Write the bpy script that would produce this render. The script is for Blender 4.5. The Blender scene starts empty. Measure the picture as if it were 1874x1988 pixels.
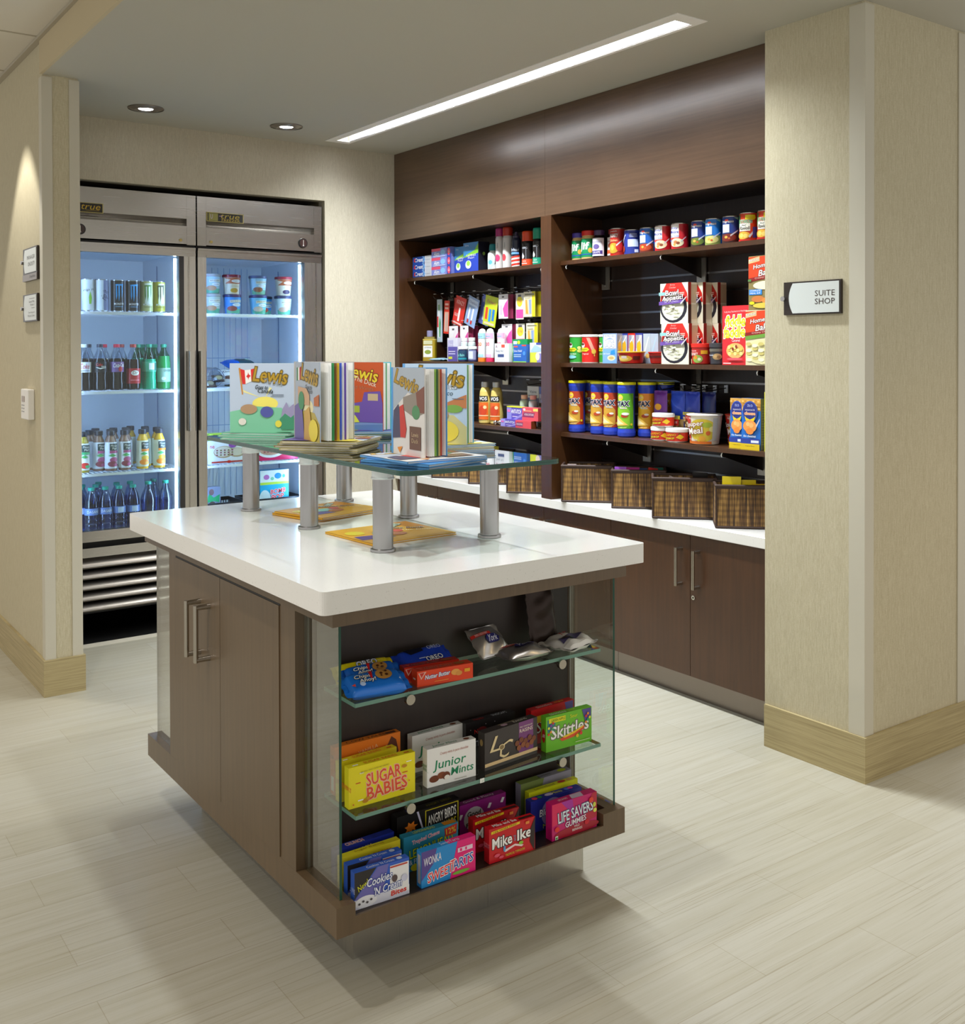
import bpy, bmesh, math, random
from mathutils import Vector, Matrix
random.seed(7)
S = bpy.context.scene
COL = S.collection
PI = math.pi

# ------------------------------------------------------------------ camera
F_PX, CX, CY, YAW, PITCH, ROLL = 2008.74, 930.19, 702.0, .6210, .0110, -.0029
cd = bpy.data.cameras.new('camera'); cam = bpy.data.objects.new('camera', cd); COL.objects.link(cam)
cd.sensor_fit = 'HORIZONTAL'; cd.sensor_width = 36; cd.lens = F_PX/1874*36
cd.shift_x = (937-CX)/1874; cd.shift_y = (CY-994)/1874; cd.clip_start = .05
_s, _c, _sp, _cp = math.sin(YAW), math.cos(YAW), math.sin(PITCH), math.cos(PITCH)
_F = Vector((_s*_cp, _c*_cp, -_sp)); _U = Vector((_s*_sp, _c*_sp, _cp)); _R = Vector((_c, -_s, 0))
_R2 = _R*math.cos(ROLL)+_U*math.sin(ROLL); _U2 = _U*math.cos(ROLL)-_R*math.sin(ROLL)
cam.matrix_world = Matrix(((_R2.x, _U2.x, -_F.x, 0), (_R2.y, _U2.y, -_F.y, 0), (_R2.z, _U2.z, -_F.z, 1.37), (0, 0, 0, 1)))
S.camera = cam

# ------------------------------------------------------------------ world and exposure
w = bpy.data.worlds.new('world'); S.world = w; w.use_nodes = True
w.node_tree.nodes['Background'].inputs[0].default_value = (1.0, .985, .955, 1)
w.node_tree.nodes['Background'].inputs[1].default_value = .82
S.view_settings.view_transform = 'Standard'; S.view_settings.look = 'None'
S.view_settings.gamma = 1; S.view_settings.use_curve_mapping = False
S.view_settings.exposure = 0.14
try:
    S.cycles.max_bounces = 10; S.cycles.diffuse_bounces = 4; S.cycles.glossy_bounces = 4
    S.cycles.transparent_max_bounces = 16; S.cycles.transmission_bounces = 6
    S.cycles.sample_clamp_indirect = 4; S.cycles.caustics_reflective = False; S.cycles.caustics_refractive = False
    S.cycles.use_denoising = True
except Exception: pass

# ------------------------------------------------------------------ lamps (fixtures are built with the ceiling)
def spot(name, x, y, z, tx, ty, power, size=70, blend=.6, col=(1, .86, .66), rad=.04):
    l = bpy.data.lights.new(name, 'SPOT'); l.energy = power; l.color = col; l.spot_size = math.radians(size)
    l.spot_blend = blend; l.shadow_soft_size = rad
    o = bpy.data.objects.new(name, l); COL.objects.link(o); o.location = (x, y, z)
    o.rotation_euler = Vector((tx-x, ty-y, -z)).to_track_quat('-Z', 'Y').to_euler(); return o
def area(name, x, y, z, sx, sy, power, col=(1, 1, 1), rot=(0, 0, 0), spread=180):
    l = bpy.data.lights.new(name, 'AREA'); l.shape = 'RECTANGLE'; l.size = sx; l.size_y = sy; l.energy = power
    l.color = col; l.spread = math.radians(spread)
    o = bpy.data.objects.new(name, l); COL.objects.link(o); o.location = (x, y, z); o.rotation_euler = rot; return o
WARM = (1, .72, .36); NEUT = (1, .97, .93); COOL = (.90, .96, 1)
spot('downlight_lamp', 1.50, 4.67, 2.44, 1.50, 4.60, 9, 90, .7, NEUT)
spot('downlight_lamp', 2.18, 4.655, 2.44, 2.18, 4.59, 9, 90, .7, NEUT)
spot('hall_lamp', .74, 4.62, 2.57, .85, 4.62, 40, 60, .10, (1, .97, .9), .03)
# downlights out of frame; the leftmost is added to brighten the island side
for x, y, z, e, c, sz in ((1.33, 1.95, 2.44, 50, COOL, 140), (.20, 2.33, 2.59, 56, NEUT, 150), (2.3, .9, 2.44, 9, NEUT, 140), (-1.1, 1.9, 2.59, 60, NEUT, 150), (3.5, .3, 2.44, 26, WARM, 120), (-.6, 5.6, 2.59, 30, WARM, 130)):
    spot('unseen_lamp', x, y, z, x, y+.01, e, sz, .5, c, .045)
area('slot_lamp', 2.575, 3.50, 2.505, .060, 2.12, 64, COOL, (0, 0, 0), 140)

# ------------------------------------------------------------------ materials
_MC = {}
def lin(h):
    h = h.lstrip('#')
    if len(h) == 3: h = ''.join(c*2 for c in h)
    r = []
    for i in (0, 2, 4):
        c = int(h[i:i+2], 16)/255
        r.append(c/12.92 if c <= .04045 else ((c+.055)/1.055)**2.4)
    return (*r, 1)
def new(name, rough=.5, metal=0, col=None):
    m = bpy.data.materials.new(name); m.use_nodes = True
    nt = m.node_tree; b = nt.nodes['Principled BSDF']
    b.inputs['Roughness'].default_value = rough; b.inputs['Metallic'].default_value = metal
    if col: b.inputs['Base Color'].default_value = lin(col)
    return m, nt, b
def M(col, rough=.42, metal=0, emit=0):
    k = (col, rough, metal, emit)
    if k not in _MC:
        m, nt, b = new('print_'+col.strip('#'), rough, metal, col)
        if emit: b.inputs['Emission Color'].default_value = lin(col); b.inputs['Emission Strength'].default_value = emit
        _MC[k] = m
    return _MC[k]
def N(nt, t, **kw):
    n = nt.nodes.new(t)
    for k, v in kw.items():
        if k in n.inputs.keys() if isinstance(k, str) and not hasattr(n, k) else False: n.inputs[k].default_value = v
        elif hasattr(n, k): setattr(n, k, v)
        else: n.inputs[k].default_value = v
    return n
def L(nt, a, b): nt.links.new(a, b)
def coords(nt, scale, rot=(0, 0, 0)):
    tc = nt.nodes.new('ShaderNodeTexCoord'); mp = nt.nodes.new('ShaderNodeMapping')
    mp.inputs['Scale'].default_value = scale; mp.inputs['Rotation'].default_value = rot
    L(nt, tc.outputs['Object'], mp.inputs['Vector']); return mp.outputs[0]
def noise(nt, vec, scale=1, detail=4, rough=.6):
    n = nt.nodes.new('ShaderNodeTexNoise'); n.inputs['Scale'].default_value = scale
    n.inputs['Detail'].default_value = detail; n.inputs['Roughness'].default_value = rough
    L(nt, vec, n.inputs['Vector']); return n.outputs['Fac']
def ramp(nt, fac, *stops):
    r = nt.nodes.new('ShaderNodeValToRGB'); L(nt, fac, r.inputs[0])
    e = r.color_ramp.elements
    while len(e) < len(stops): e.new(.5)
    for i, (p, c) in enumerate(stops): e[i].position = p; e[i].color = lin(c) if isinstance(c, str) else (c, c, c, 1)
    return r.outputs[0]
def mix(nt, fac, a, b, mode='MIX'):
    m = nt.nodes.new('ShaderNodeMix'); m.data_type = 'RGBA'; m.blend_type = mode
    for s, v in ((0, fac), (6, a), (7, b)):
        if hasattr(v, 'links') or hasattr(v, 'is_output'): L(nt, v, m.inputs[s])
        else: m.inputs[s].default_value = v
    return m.outputs[2]
def bump(nt, b, h, st=.2, dist=.002):
    n = nt.nodes.new('ShaderNodeBump'); n.inputs['Strength'].default_value = st; n.inputs['Distance'].default_value = dist
    L(nt, h, n.inputs['Height']); L(nt, n.outputs[0], b.inputs['Normal'])

def wallpaper(name, c1, c2):
    m, nt, b = new(name, .8)
    a = noise(nt, coords(nt, (520, 520, 60)), 1, 3); c = noise(nt, coords(nt, (110, 110, 520)), 1, 3)
    d = noise(nt, coords(nt, (230, 230, 22)), 1, 2)
    f = mix(nt, .4, a, c); f2 = mix(nt, .35, f, d)
    L(nt, ramp(nt, f2, (.36, c1), (.64, c2)), b.inputs['Base Color']); bump(nt, b, f2, .35, .0012); return m
WALL = wallpaper('linen_wallpaper', '#b3a88a', '#cbc2a6')
WALLN = wallpaper('linen_wallpaper_pale', '#b3aa95', '#cac2ae')
def wood(name, dark, light, vert, rough=.3, coat=.25):
    m, nt, b = new(name, rough)
    sc = (70, 70, 3.2) if vert else (9, 2.2, 85)
    a = noise(nt, coords(nt, sc), 1, 6, .65); c = noise(nt, coords(nt, (3, 3, 3)), 1, 2)
    f = mix(nt, .35, a, c)
    L(nt, ramp(nt, f, (.3, dark), (.7, light)), b.inputs['Base Color'])
    b.inputs['Coat Weight'].default_value = coat; b.inputs['Coat Roughness'].default_value = .22
    bump(nt, b, a, .05, .0006); return m
WOODH = wood('espresso_wood_fascia', '#4a3627', '#644b37', False, .30, .6)
WOODV = wood('espresso_wood_door', '#3c2310', '#4f3018', True, .36, .2)
WOODI = wood('espresso_wood_dark', '#1d120c', '#2b1a12', True, .45, .1)
ISL = wood('taupe_laminate', '#57452f', '#69543b', True, .38, .2)
def quartz():
    m, nt, b = new('white_quartz', .16)
    a = noise(nt, coords(nt, (1, 1, 1)), 260, 2); c = noise(nt, coords(nt, (1, 1, 1)), 620, 1)
    f = ramp(nt, a, (.27, '#a9a59c'), (.33, '#ebe9e4')); g = ramp(nt, c, (.70, '#ebe9e4'), (.78, '#f7f6f2'))
    L(nt, mix(nt, .5, f, g), b.inputs['Base Color']); b.inputs['Roughness'].default_value = .14; return m
QUARTZ = quartz()
def tile():
    m, nt, b = new('striated_floor_tile', .42)
    tc = nt.nodes.new('ShaderNodeTexCoord'); mp = nt.nodes.new('ShaderNodeMapping')
    mp.inputs['Location'].default_value = (.2808+.607*20, -1.772+.1535*40, 0)
    L(nt, tc.outputs['Object'], mp.inputs['Vector'])
    br = nt.nodes.new('ShaderNodeTexBrick'); L(nt, mp.outputs[0], br.inputs['Vector'])
    br.offset = .5456; br.offset_frequency = 2; br.squash = 1; br.squash_frequency = 1
    br.inputs['Scale'].default_value = 1; br.inputs['Mortar Size'].default_value = .0011
    br.inputs['Mortar Smooth'].default_value = .2; br.inputs['Bias'].default_value = 0
    br.inputs['Brick Width'].default_value = .607; br.inputs['Row Height'].default_value = .1535
    br.inputs['Color1'].default_value = lin('#b5b1a3'); br.inputs['Color2'].default_value = lin('#b0ab9a')
    br.inputs['Mortar'].default_value = lin('#a39b88')
    g = noise(nt, coords(nt, (2.2, 170, 1)), 1, 5, .7); g2 = noise(nt, coords(nt, (1.3, 45, 1)), 1, 3, .6)
    s1 = ramp(nt, g, (.30, '#bcae94'), (.46, '#ffffff')); s2 = ramp(nt, g2, (.35, '#ece8dc'), (.6, '#ffffff'))
    c = mix(nt, .55, br.outputs['Color'], s1, 'MULTIPLY'); c = mix(nt, .5, c, s2, 'MULTIPLY')
    L(nt, c, b.inputs['Base Color']); bump(nt, b, g, .06, .0005); return m
TILE = tile()
def basetile():
    m, nt, b = new('tan_striated_baseboard', .5)
    g = noise(nt, coords(nt, (3, 3, 190)), 1, 5, .7)
    L(nt, ramp(nt, g, (.3, '#94835a'), (.6, '#b5a57a')), b.inputs['Base Color']); return m
BASE = basetile()
def brushed(name, col, rough, sc=(3, 3, 500), aniso=0):
    m, nt, b = new(name, rough, 1, col)
    g = noise(nt, coords(nt, sc), 1, 3); r = nt.nodes.new('ShaderNodeMapRange'); L(nt, g, r.inputs[0])
    r.inputs['To Min'].default_value = rough*.75; r.inputs['To Max'].default_value = rough*1.35
    L(nt, r.outputs[0], b.inputs['Roughness']); bump(nt, b, g, .04, .0004); return m
STEEL = brushed('brushed_steel', '#b4b0aa', .24)
STEELV = brushed('brushed_steel_vertical', '#c2beb6', .28, (500, 500, 3))
STEELD = brushed('dark_steel', '#6b6660', .3)
ALU = brushed('satin_aluminium', '#a3a1a0', .3, (400, 400, 6))
CHROME = M('#d9d6d0', .12, 1)
NICKEL = M('#b9b3a8', .25, 1)
BLACK = M('#0c0b0a', .5); CREAM = M('#c6c0ae', .5); WHITE = M('#e9e6e0', .5)
CEIL = M('#b5b1a3', .9); CEILH = M('#d9d2c4', .9); CEILG = M('#b3aa97', .9)
def thin(name, tint, k=1.0, edge=0):
    m = bpy.data.materials.new(name); m.use_nodes = True; nt = m.node_tree; nt.nodes.clear()
    o = nt.nodes.new('ShaderNodeOutputMaterial'); t = nt.nodes.new('ShaderNodeBsdfTransparent'); g = nt.nodes.new('ShaderNodeBsdfGlossy')
    t.inputs[0].default_value = lin(tint); g.inputs['Roughness'].default_value = .02
    f = nt.nodes.new('ShaderNodeLayerWeight'); f.inputs[0].default_value = .5
    pw = nt.nodes.new('ShaderNodeMath'); pw.operation = 'POWER'; pw.inputs[1].default_value = 4.5; L(nt, f.outputs['Facing'], pw.inputs[0])
    mu = nt.nodes.new('ShaderNodeMath'); mu.operation = 'MULTIPLY_ADD'; mu.inputs[1].default_value = .8*k; mu.inputs[2].default_value = .03*k; mu.use_clamp = True
    L(nt, pw.outputs[0], mu.inputs[0]); x = nt.nodes.new('ShaderNodeMixShader')
    L(nt, mu.outputs[0], x.inputs[0]); L(nt, t.outputs[0], x.inputs[1]); L(nt, g.outputs[0], x.inputs[2]); L(nt, x.outputs[0], o.inputs[0])
    return m
GLASSP = thin('side_pane_glass', '#f3f8f5', 3.6); GLASS = thin('clear_glass', '#eef6f2', 1.1); GLASSR = thin('clear_riser_glass', '#f8fcfa', 1.6); GLASST = thin('green_tinted_glass', '#eef7f2', 1.6)
PET = thin('clear_plastic', '#dfe6ee', 1.8); PETG = thin('green_plastic', '#3cb98c', 1.6); FILM = thin('clear_film', '#e8eaee', 2.5)
PETB = thin('blue_plastic', '#b4cbe8', 2)
GEDGE = M('#1d4a3d', .15); GEDGE2 = M('#6d9485', .2)
def woven():
    m, nt, b = new('woven_grass', .75)
    v = coords(nt, (1, 1, 1)); sp = nt.nodes.new('ShaderNodeSeparateXYZ'); L(nt, v, sp.inputs[0])
    a = noise(nt, coords(nt, (160, 160, 7)), 1, 3); c = noise(nt, coords(nt, (48, 48, 2)), 1, 2)
    wv = nt.nodes.new('ShaderNodeTexWave'); wv.wave_type = 'BANDS'; wv.bands_direction = 'Z'
    wv.inputs['Scale'].default_value = 14; wv.inputs['Distortion'].default_value = 1.5; wv.inputs['Detail'].default_value = 1
    L(nt, v, wv.inputs['Vector'])
    f = mix(nt, .45, a, c)
    col = ramp(nt, f, (.36, '#24170d'), (.46, '#5b3f20'), (.54, '#8a6835'), (.66, '#b98f52'))
    col = mix(nt, .35, col, ramp(nt, wv.outputs[1], (.2, '#5a4a35'), (.7, '#ffffff')), 'MULTIPLY')
    L(nt, col, b.inputs['Base Color']); bump(nt, b, f, .6, .002); return m
WOVEN = woven()
RIM = M('#3a261c', .6)

# ------------------------------------------------------------------ mesh builder
_TC = {}
def textmesh(s, off=0.0):
    k = (s, off)
    if k in _TC: return _TC[k]
    cu = bpy.data.curves.new('t', 'FONT'); cu.body = s; cu.offset = off; cu.resolution_u = 2; cu.align_x = 'CENTER'
    ob = bpy.data.objects.new('t', cu); COL.objects.link(ob)
    dg = bpy.context.evaluated_depsgraph_get(); ev = ob.evaluated_get(dg); me = ev.to_mesh()
    vs = [(v.co.x, v.co.y) for v in me.vertices]; fs = [tuple(p.vertices) for p in me.polygons]
    ev.to_mesh_clear(); bpy.data.objects.remove(ob); bpy.data.curves.remove(cu)
    _TC[k] = (vs, fs); return _TC[k]
def textfit(s, off=0.0):
    vs, fs = textmesh(s, 0.0)
    if not vs: return [], []
    x0 = min(v[0] for v in vs); x1 = max(v[0] for v in vs); y0 = min(v[1] for v in vs); y1 = max(v[1] for v in vs)
    if off: vs, fs = textmesh(s, off)
    return [((v[0]-(x0+x1)/2)/max(x1-x0, 1e-6), (v[1]-(y0+y1)/2)/max(y1-y0, 1e-6)) for v in vs], fs

def R_(u0, v0, u1, v1, c): return ('p', [(u0, v0), (u1, v0), (u1, v1), (u0, v1)], c)
def E_(u, v, ru, rv, c, n=20): return ('e', u, v, ru, rv, c, n)
def P_(pts, c): return ('p', pts, c)
def T_(s, u, v, wu, hv, c, rot=0, sh=0, ol=None, fat=0): return ('t', s, u, v, wu, hv, c, rot, sh, ol, fat)

class MB:
    def __init__(s): s.v = []; s.f = []; s.m = []; s.s = []; s.mats = []
    def mi(s, mat):
        if isinstance(mat, str): mat = M(mat)
        if mat not in s.mats: s.mats.append(mat)
        return s.mats.index(mat)
    def add(s, vs, fs, mat, smooth=False):
        o = len(s.v); s.v += [tuple(v) for v in vs]; i = s.mi(mat)
        for f in fs: s.f.append(tuple(o+k for k in f)); s.m.append(i); s.s.append(smooth)
        return s
    def box(s, x0, y0, z0, x1, y1, z1, mat):
        if x1 < x0: x0, x1 = x1, x0
        if y1 < y0: y0, y1 = y1, y0
        if z1 < z0: z0, z1 = z1, z0
        return s.add([(x0, y0, z0), (x1, y0, z0), (x1, y1, z0), (x0, y1, z0), (x0, y0, z1), (x1, y0, z1), (x1, y1, z1), (x0, y1, z1)],
              [(0, 3, 2, 1), (4, 5, 6, 7), (0, 1, 5, 4), (1, 2, 6, 5), (2, 3, 7, 6), (3, 0, 4, 7)], mat)
    def prism(s, poly, z0, z1, mat, side=None, ax='z', smooth=False):
        n = len(poly)
        def mp(a, b, c): return (a, b, c) if ax == 'z' else ((a, c, b) if ax == 'y' else (c, a, b))
        s.add([mp(p[0], p[1], z0) for p in poly]+[mp(p[0], p[1], z1) for p in poly], [tuple(range(n))[::-1], tuple(range(n, 2*n))], mat)
        return s.add([mp(p[0], p[1], z0) for p in poly]+[mp(p[0], p[1], z1) for p in poly], [(i, (i+1) % n, n+(i+1) % n, n+i) for i in range(n)], side or mat, smooth)
    def cyl(s, p, q, r0, r1, mat, n=20, caps=True, smooth=True):
        p = Vector(p); q = Vector(q); d = (q-p).normalized(); a = d.orthogonal().normalized(); b = d.cross(a)
        ring = lambda c, r: [c+a*(r*math.cos(2*PI*i/n))+b*(r*math.sin(2*PI*i/n)) for i in range(n)]
        vs = ring(p, r0)+ring(q, r1)
        s.add(vs, [(i, (i+1) % n, n+(i+1) % n, n+i) for i in range(n)], mat, smooth)
        if caps: s.add(vs, [tuple(range(n))[::-1], tuple(range(n, 2*n))], mat)
        return s
    def tube(s, pts, r, mat, n=8):
        for a, b in zip(pts[:-1], pts[1:]): s.cyl(a, b, r, r, mat, n)
        return s
    def lathe(s, prof, mat, n=28, cx=0, cy=0, cap=True):
        # prof: (r, z[, mat]) rings from the bottom up; a mat on a ring colours the band that starts there
        R = [[(cx+p[0]*math.cos(2*PI*i/n), cy+p[0]*math.sin(2*PI*i/n), p[1]) for i in range(n)] for p in prof]
        cur = mat
        for k in range(len(prof)-1):
            if len(prof[k]) > 2: cur = prof[k][2]
            s.add(R[k]+R[k+1], [(i, (i+1) % n, n+(i+1) % n, n+i) for i in range(n)], cur, True)
        if cap:
            m0 = prof[0][2] if len(prof[0]) > 2 else mat
            s.add(R[0], [tuple(range(n))[::-1]], m0); s.add(R[-1], [tuple(range(n))], cur)
        return s
    def ball(s, c, r, mat, n=14, sz=1):
        pr = [(max(r*math.cos(a), 1e-4), c[2]+sz*r*math.sin(a)) for a in [(-PI/2+PI*i/8) for i in range(9)]]
        return s.lathe(pr, mat, n, c[0], c[1], False)
    def art(s, els, w, h, place, wrap=0, lay=.0002, base=1, wrapy=0):
        for li, e in enumerate(els):
            jobs = []
            if e[0] == 'p':
                jobs.append(([(u*w-w/2, v*h) for u, v in e[1]], [tuple(range(len(e[1])))], e[2], 0))
            elif e[0] == 'e':
                _, u, v, ru, rv, c, n = e
                jobs.append(([(u*w-w/2+ru*w*math.cos(2*PI*i/n), v*h+rv*h*math.sin(2*PI*i/n)) for i in range(n)], [tuple(range(n))], c, 0))
            else:
                _, t, u, v, wu, hv, c, rot, sh, ol, fat = e
                for off, cc, dl in (((.05+fat, ol, 0),) if ol else ())+((fat, c, .5),):
                    vs, fs = textfit(t, off); r = math.radians(rot); o = []
                    for x, y in vs:
                        X = x*wu*w+y*hv*h*sh; Y = y*hv*h
                        o.append((u*w-w/2+X*math.cos(r)-Y*math.sin(r), v*h+X*math.sin(r)+Y*math.cos(r)))
                    jobs.append((o, fs, cc, dl))
            for vs, fs, c, dl in jobs:
                if not vs: continue
                if wrap:
                    bm = bmesh.new(); bv = [bm.verts.new((x, y, 0)) for x, y in vs]
                    for f in fs:
                        try: bm.faces.new([bv[i] for i in f])
                        except Exception: pass
                    x0 = min(v[0] for v in vs); x1 = max(v[0] for v in vs); k = math.ceil(x0/wrap)
                    while k*wrap < x1:
                        bmesh.ops.bisect_plane(bm, geom=bm.verts[:]+bm.edges[:]+bm.faces[:], plane_co=(k*wrap, 0, 0), plane_no=(1, 0, 0)); k += 1
                    if wrapy:
                        y0 = min(v[1] for v in vs); y1 = max(v[1] for v in vs); k = math.ceil(y0/wrapy)
                        while k*wrapy < y1:
                            bmesh.ops.bisect_plane(bm, geom=bm.verts[:]+bm.edges[:]+bm.faces[:], plane_co=(0, k*wrapy, 0), plane_no=(0, 1, 0)); k += 1
                    bm.verts.index_update()
                    vs = [(v.co.x, v.co.y) for v in bm.verts]; fs = [tuple(v.index for v in f.verts) for f in bm.faces]; bm.free()
                d = lay*(li+base+dl)
                s.add([place(x, y, d) for x, y in vs], fs, c)
        return s
    def xf(s, mtx, i0=0):
        for i in range(i0, len(s.v)): s.v[i] = tuple(mtx @ Vector(s.v[i]))
        return s
    def build(s, name, parent=None, loc=(0, 0, 0), rz=0, bevel=0, rx=0, ry=0):
        me = bpy.data.meshes.new(name); me.from_pydata(s.v, [], s.f)
        for m in s.mats: me.materials.append(m)
        me.polygons.foreach_set('material_index', s.m); me.polygons.foreach_set('use_smooth', s.s); me.update()
        o = bpy.data.objects.new(name, me); COL.objects.link(o); o.location = loc; o.rotation_euler = (math.radians(rx), math.radians(ry), math.radians(rz))
        if parent: o.parent = parent
        if bevel:
            b = o.modifiers.new('bevel', 'BEVEL'); b.width = bevel; b.segments = 3; b.limit_method = 'ANGLE'; b.angle_limit = math.radians(50)
            b.use_clamp_overlap = True
            if len(s.mats) < 2 or True: b.harden_normals = False
        return o
def rrect(x0, y0, x1, y1, r, n=5):
    o = []
    for cx, cy, a0 in ((x1-r, y1-r, 0), (x0+r, y1-r, 90), (x0+r, y0+r, 180), (x1-r, y0+r, 270)):
        for i in range(n+1): a = math.radians(a0+90*i/n); o.append((cx+r*math.cos(a), cy+r*math.sin(a)))
    return o
def tag(o, label=None, cat=None, group=None, kind=None):
    for k, v in (('label', label), ('category', cat), ('group', group), ('kind', kind)):
        if v: o[k] = v
    return o
def empty(name, loc=(0, 0, 0), rz=0, label=None, cat=None, group=None):
    o = bpy.data.objects.new(name, None); COL.objects.link(o); o.location = loc; o.rotation_euler = (0, 0, math.radians(rz))
    o.empty_display_size = .05; return tag(o, label, cat, group)
def kids(o): return [c for c in list(COL.objects) if c.parent == o]
def dup(o, loc, rz=None, label=None, group=None, parent=None):
    ch = kids(o); c = o.copy(); COL.objects.link(c); c.parent = parent
    if loc is not None: c.location = loc
    if rz is not None: c.rotation_euler = (c.rotation_euler[0], c.rotation_euler[1], math.radians(rz))
    if label: c['label'] = label
    if group: c['group'] = group
    for k in ch: dup(k, None, None, parent=c)
    return c

# ================================================================== the setting
ZC = 2.464; ZH = 2.604
def struct(mb, name): o = mb.build(name); o['kind'] = 'structure'; return o
struct(MB().box(-3.5, -2.5, -.05, 4.6, 8.5, 0, TILE), 'floor')
# lower ceiling with the long slot and the two round cut-outs left open behind their fixtures
c = MB(); c.box(.984, -2.5, ZC, 2.535, 4.33, ZC+.14, CEIL); c.box(1.10, 4.33, ZC, 2.535, 4.99, ZC+.14, CEIL); c.box(2.615, -2.5, ZC, 4.6, 4.99, ZC+.14, CEIL)
c.box(2.535, -2.5, ZC, 2.615, 2.40, ZC+.14, CEIL); c.box(2.535, 4.83, ZC, 2.615, 4.99, ZC+.14, CEIL)
struct(c, 'ceiling')
c = MB(); c.box(-3.5, -2.5, ZH, .982, 8.5, ZH+.05, CEILH); struct(c, 'ceiling')
g = MB()
for y in [4.31+.61*k for k in range(-9, 7)]: g.box(-3.5, y-.006, ZH-.002, .962, y+.006, ZH+.001, CEILG)
for x in (.982-.61*k for k in range(1, 6)): g.box(x-.006, -2.5, ZH-.002, x+.006, 8.5, ZH+.001, CEILG)
g.box(.958, -2.5, ZH-.012, .9815, 8.5, ZH-.001, CEILG)
struct(g, 'trim_1')
# wall between hall and niche: long hall face, end face, niche side; header above the opening carries on towards the camera
wl = MB(); wl.box(.982, 4.33, 0, 1.118, 8.5, ZH, WALL); wl.box(1.118, 4.97, 0, 1.16, 5.9, ZH, WALLN); struct(wl, 'wall_left')
hd = MB(); hd.box(.972, -2.5, ZC, .984, 4.33, ZH, M('#c3b493', .85)); struct(hd, 'trim_2')
# back wall with the refrigerator recess
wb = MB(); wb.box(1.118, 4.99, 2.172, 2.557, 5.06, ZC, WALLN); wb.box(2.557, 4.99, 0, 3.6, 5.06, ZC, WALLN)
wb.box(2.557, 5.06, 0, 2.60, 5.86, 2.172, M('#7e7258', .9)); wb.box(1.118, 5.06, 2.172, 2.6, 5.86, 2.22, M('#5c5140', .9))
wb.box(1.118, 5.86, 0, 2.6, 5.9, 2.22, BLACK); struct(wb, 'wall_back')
# right hand pier and the wall that runs on from it
wr = MB(); wr.box(2.881, 1.942, 0, 3.46, 2.33, ZC, WALL); struct(wr, 'wall_right')
wr = MB(); wr.box(3.307, 2.33, 0, 3.50, 4.99, ZC, WALLN); struct(wr, 'wall_side')
bb = MB(); bb.prism([(2.870, 1.930), (3.472, 1.930), (3.472, 1.9415), (2.8805, 1.9415), (2.8805, 2.325), (2.870, 2.325)], 0, .145, BASE); struct(bb, 'baseboard_right')
bb = MB(); bb.prism([(.970, 4.318), (1.130, 4.318), (1.130, 4.96), (1.1185, 4.96), (1.1185, 4.3295), (.9815, 4.3295), (.9815, 8.49), (.970, 8.49)], 0, .145, BASE); struct(bb, 'baseboard_left')
t = MB(); t.prism([(.978, 4.3255), (1.018, 4.3255), (1.018, 4.3296), (.9816, 4.3296), (.9816, 4.372), (.978, 4.372)], .1455, 2.456, CREAM)
t.prism([(1.082, 4.3255), (1.122, 4.3255), (1.122, 4.372), (1.1184, 4.372), (1.1184, 4.3296), (1.082, 4.3296)], .1455, 2.456, CREAM); struct(t, 'trim_3')
t = MB(); t.prism([(2.877, 1.9376), (2.925, 1.9376), (2.925, 1.9416), (2.8806, 1.9416), (2.8806, 1.995), (2.877, 1.995)], .1455, 2.456, CREAM)
t.box(3.418, 1.9376, .1455, 3.464, 1.9416, 2.456, CREAM); struct(t, 'trim_4')
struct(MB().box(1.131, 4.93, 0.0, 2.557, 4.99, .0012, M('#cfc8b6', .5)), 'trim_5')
struct(MB().box(1.17, 4.992, 0.0, 2.556, 5.85, .0012, BLACK), 'shade_sheet')  # black sheet on the floor stands in for the shade under the refrigerators

# recessed linear light
t = empty('linear_light', (2.561, 3.61, ZC), 0, 'long slot light with white trim recessed in the ceiling above the aisle', 'light')
m = MB()
for x0, x1 in ((-.073, -.026), (.054, .071)): m.box(x0, -1.245, -.003, x1, 1.245, -.0003, WHITE)
m.box(-.026, -1.245, -.003, .054, -1.19, -.0003, WHITE); m.box(-.026, 1.20, -.003, .054, 1.245, -.0003, WHITE)
m.build('trim_frame', t)
m = MB(); m.box(-.026, -1.19, .0, -.022, 1.20, .06, M('#a8a4a4', .4)); m.box(.050, -1.19, 0, .054, 1.20, .06, M('#a8a4a4', .4)); m.build('housing', t)
MB().box(-.022, -1.19, .045, .050, 1.20, .055, M('#f4f9ff', .5, 0, 9)).build('diffuser', t)
# round downlights
def downlight(x, y, label):
    t = empty('downlight', (x, y, ZC), 0, label, 'light', 'round recessed downlights')
    m = MB(); m.lathe([(.078, -.004), (.080, -.001), (.05, -.010), (.034, -.003)], M('#8a8178', .3, 1), 36, 0, 0, False)
    m.lathe([(.080, -.001), (.05, -.0105), (.034, -.004)], M('#8a8178', .3, 1), 36, 0, 0, False); m.build('trim_ring', t)
    MB().lathe([(.001, -.006), (.020, -.0065), (.032, -.004)], M('#ffffff', .5, 0, 18), 24, 0, 0, False).build('lamp', t); return t
downlight(1.5, 4.67, 'round chrome downlight above the left refrigerator')
downlight(2.18, 4.655, 'round chrome downlight above the right refrigerator')

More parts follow.
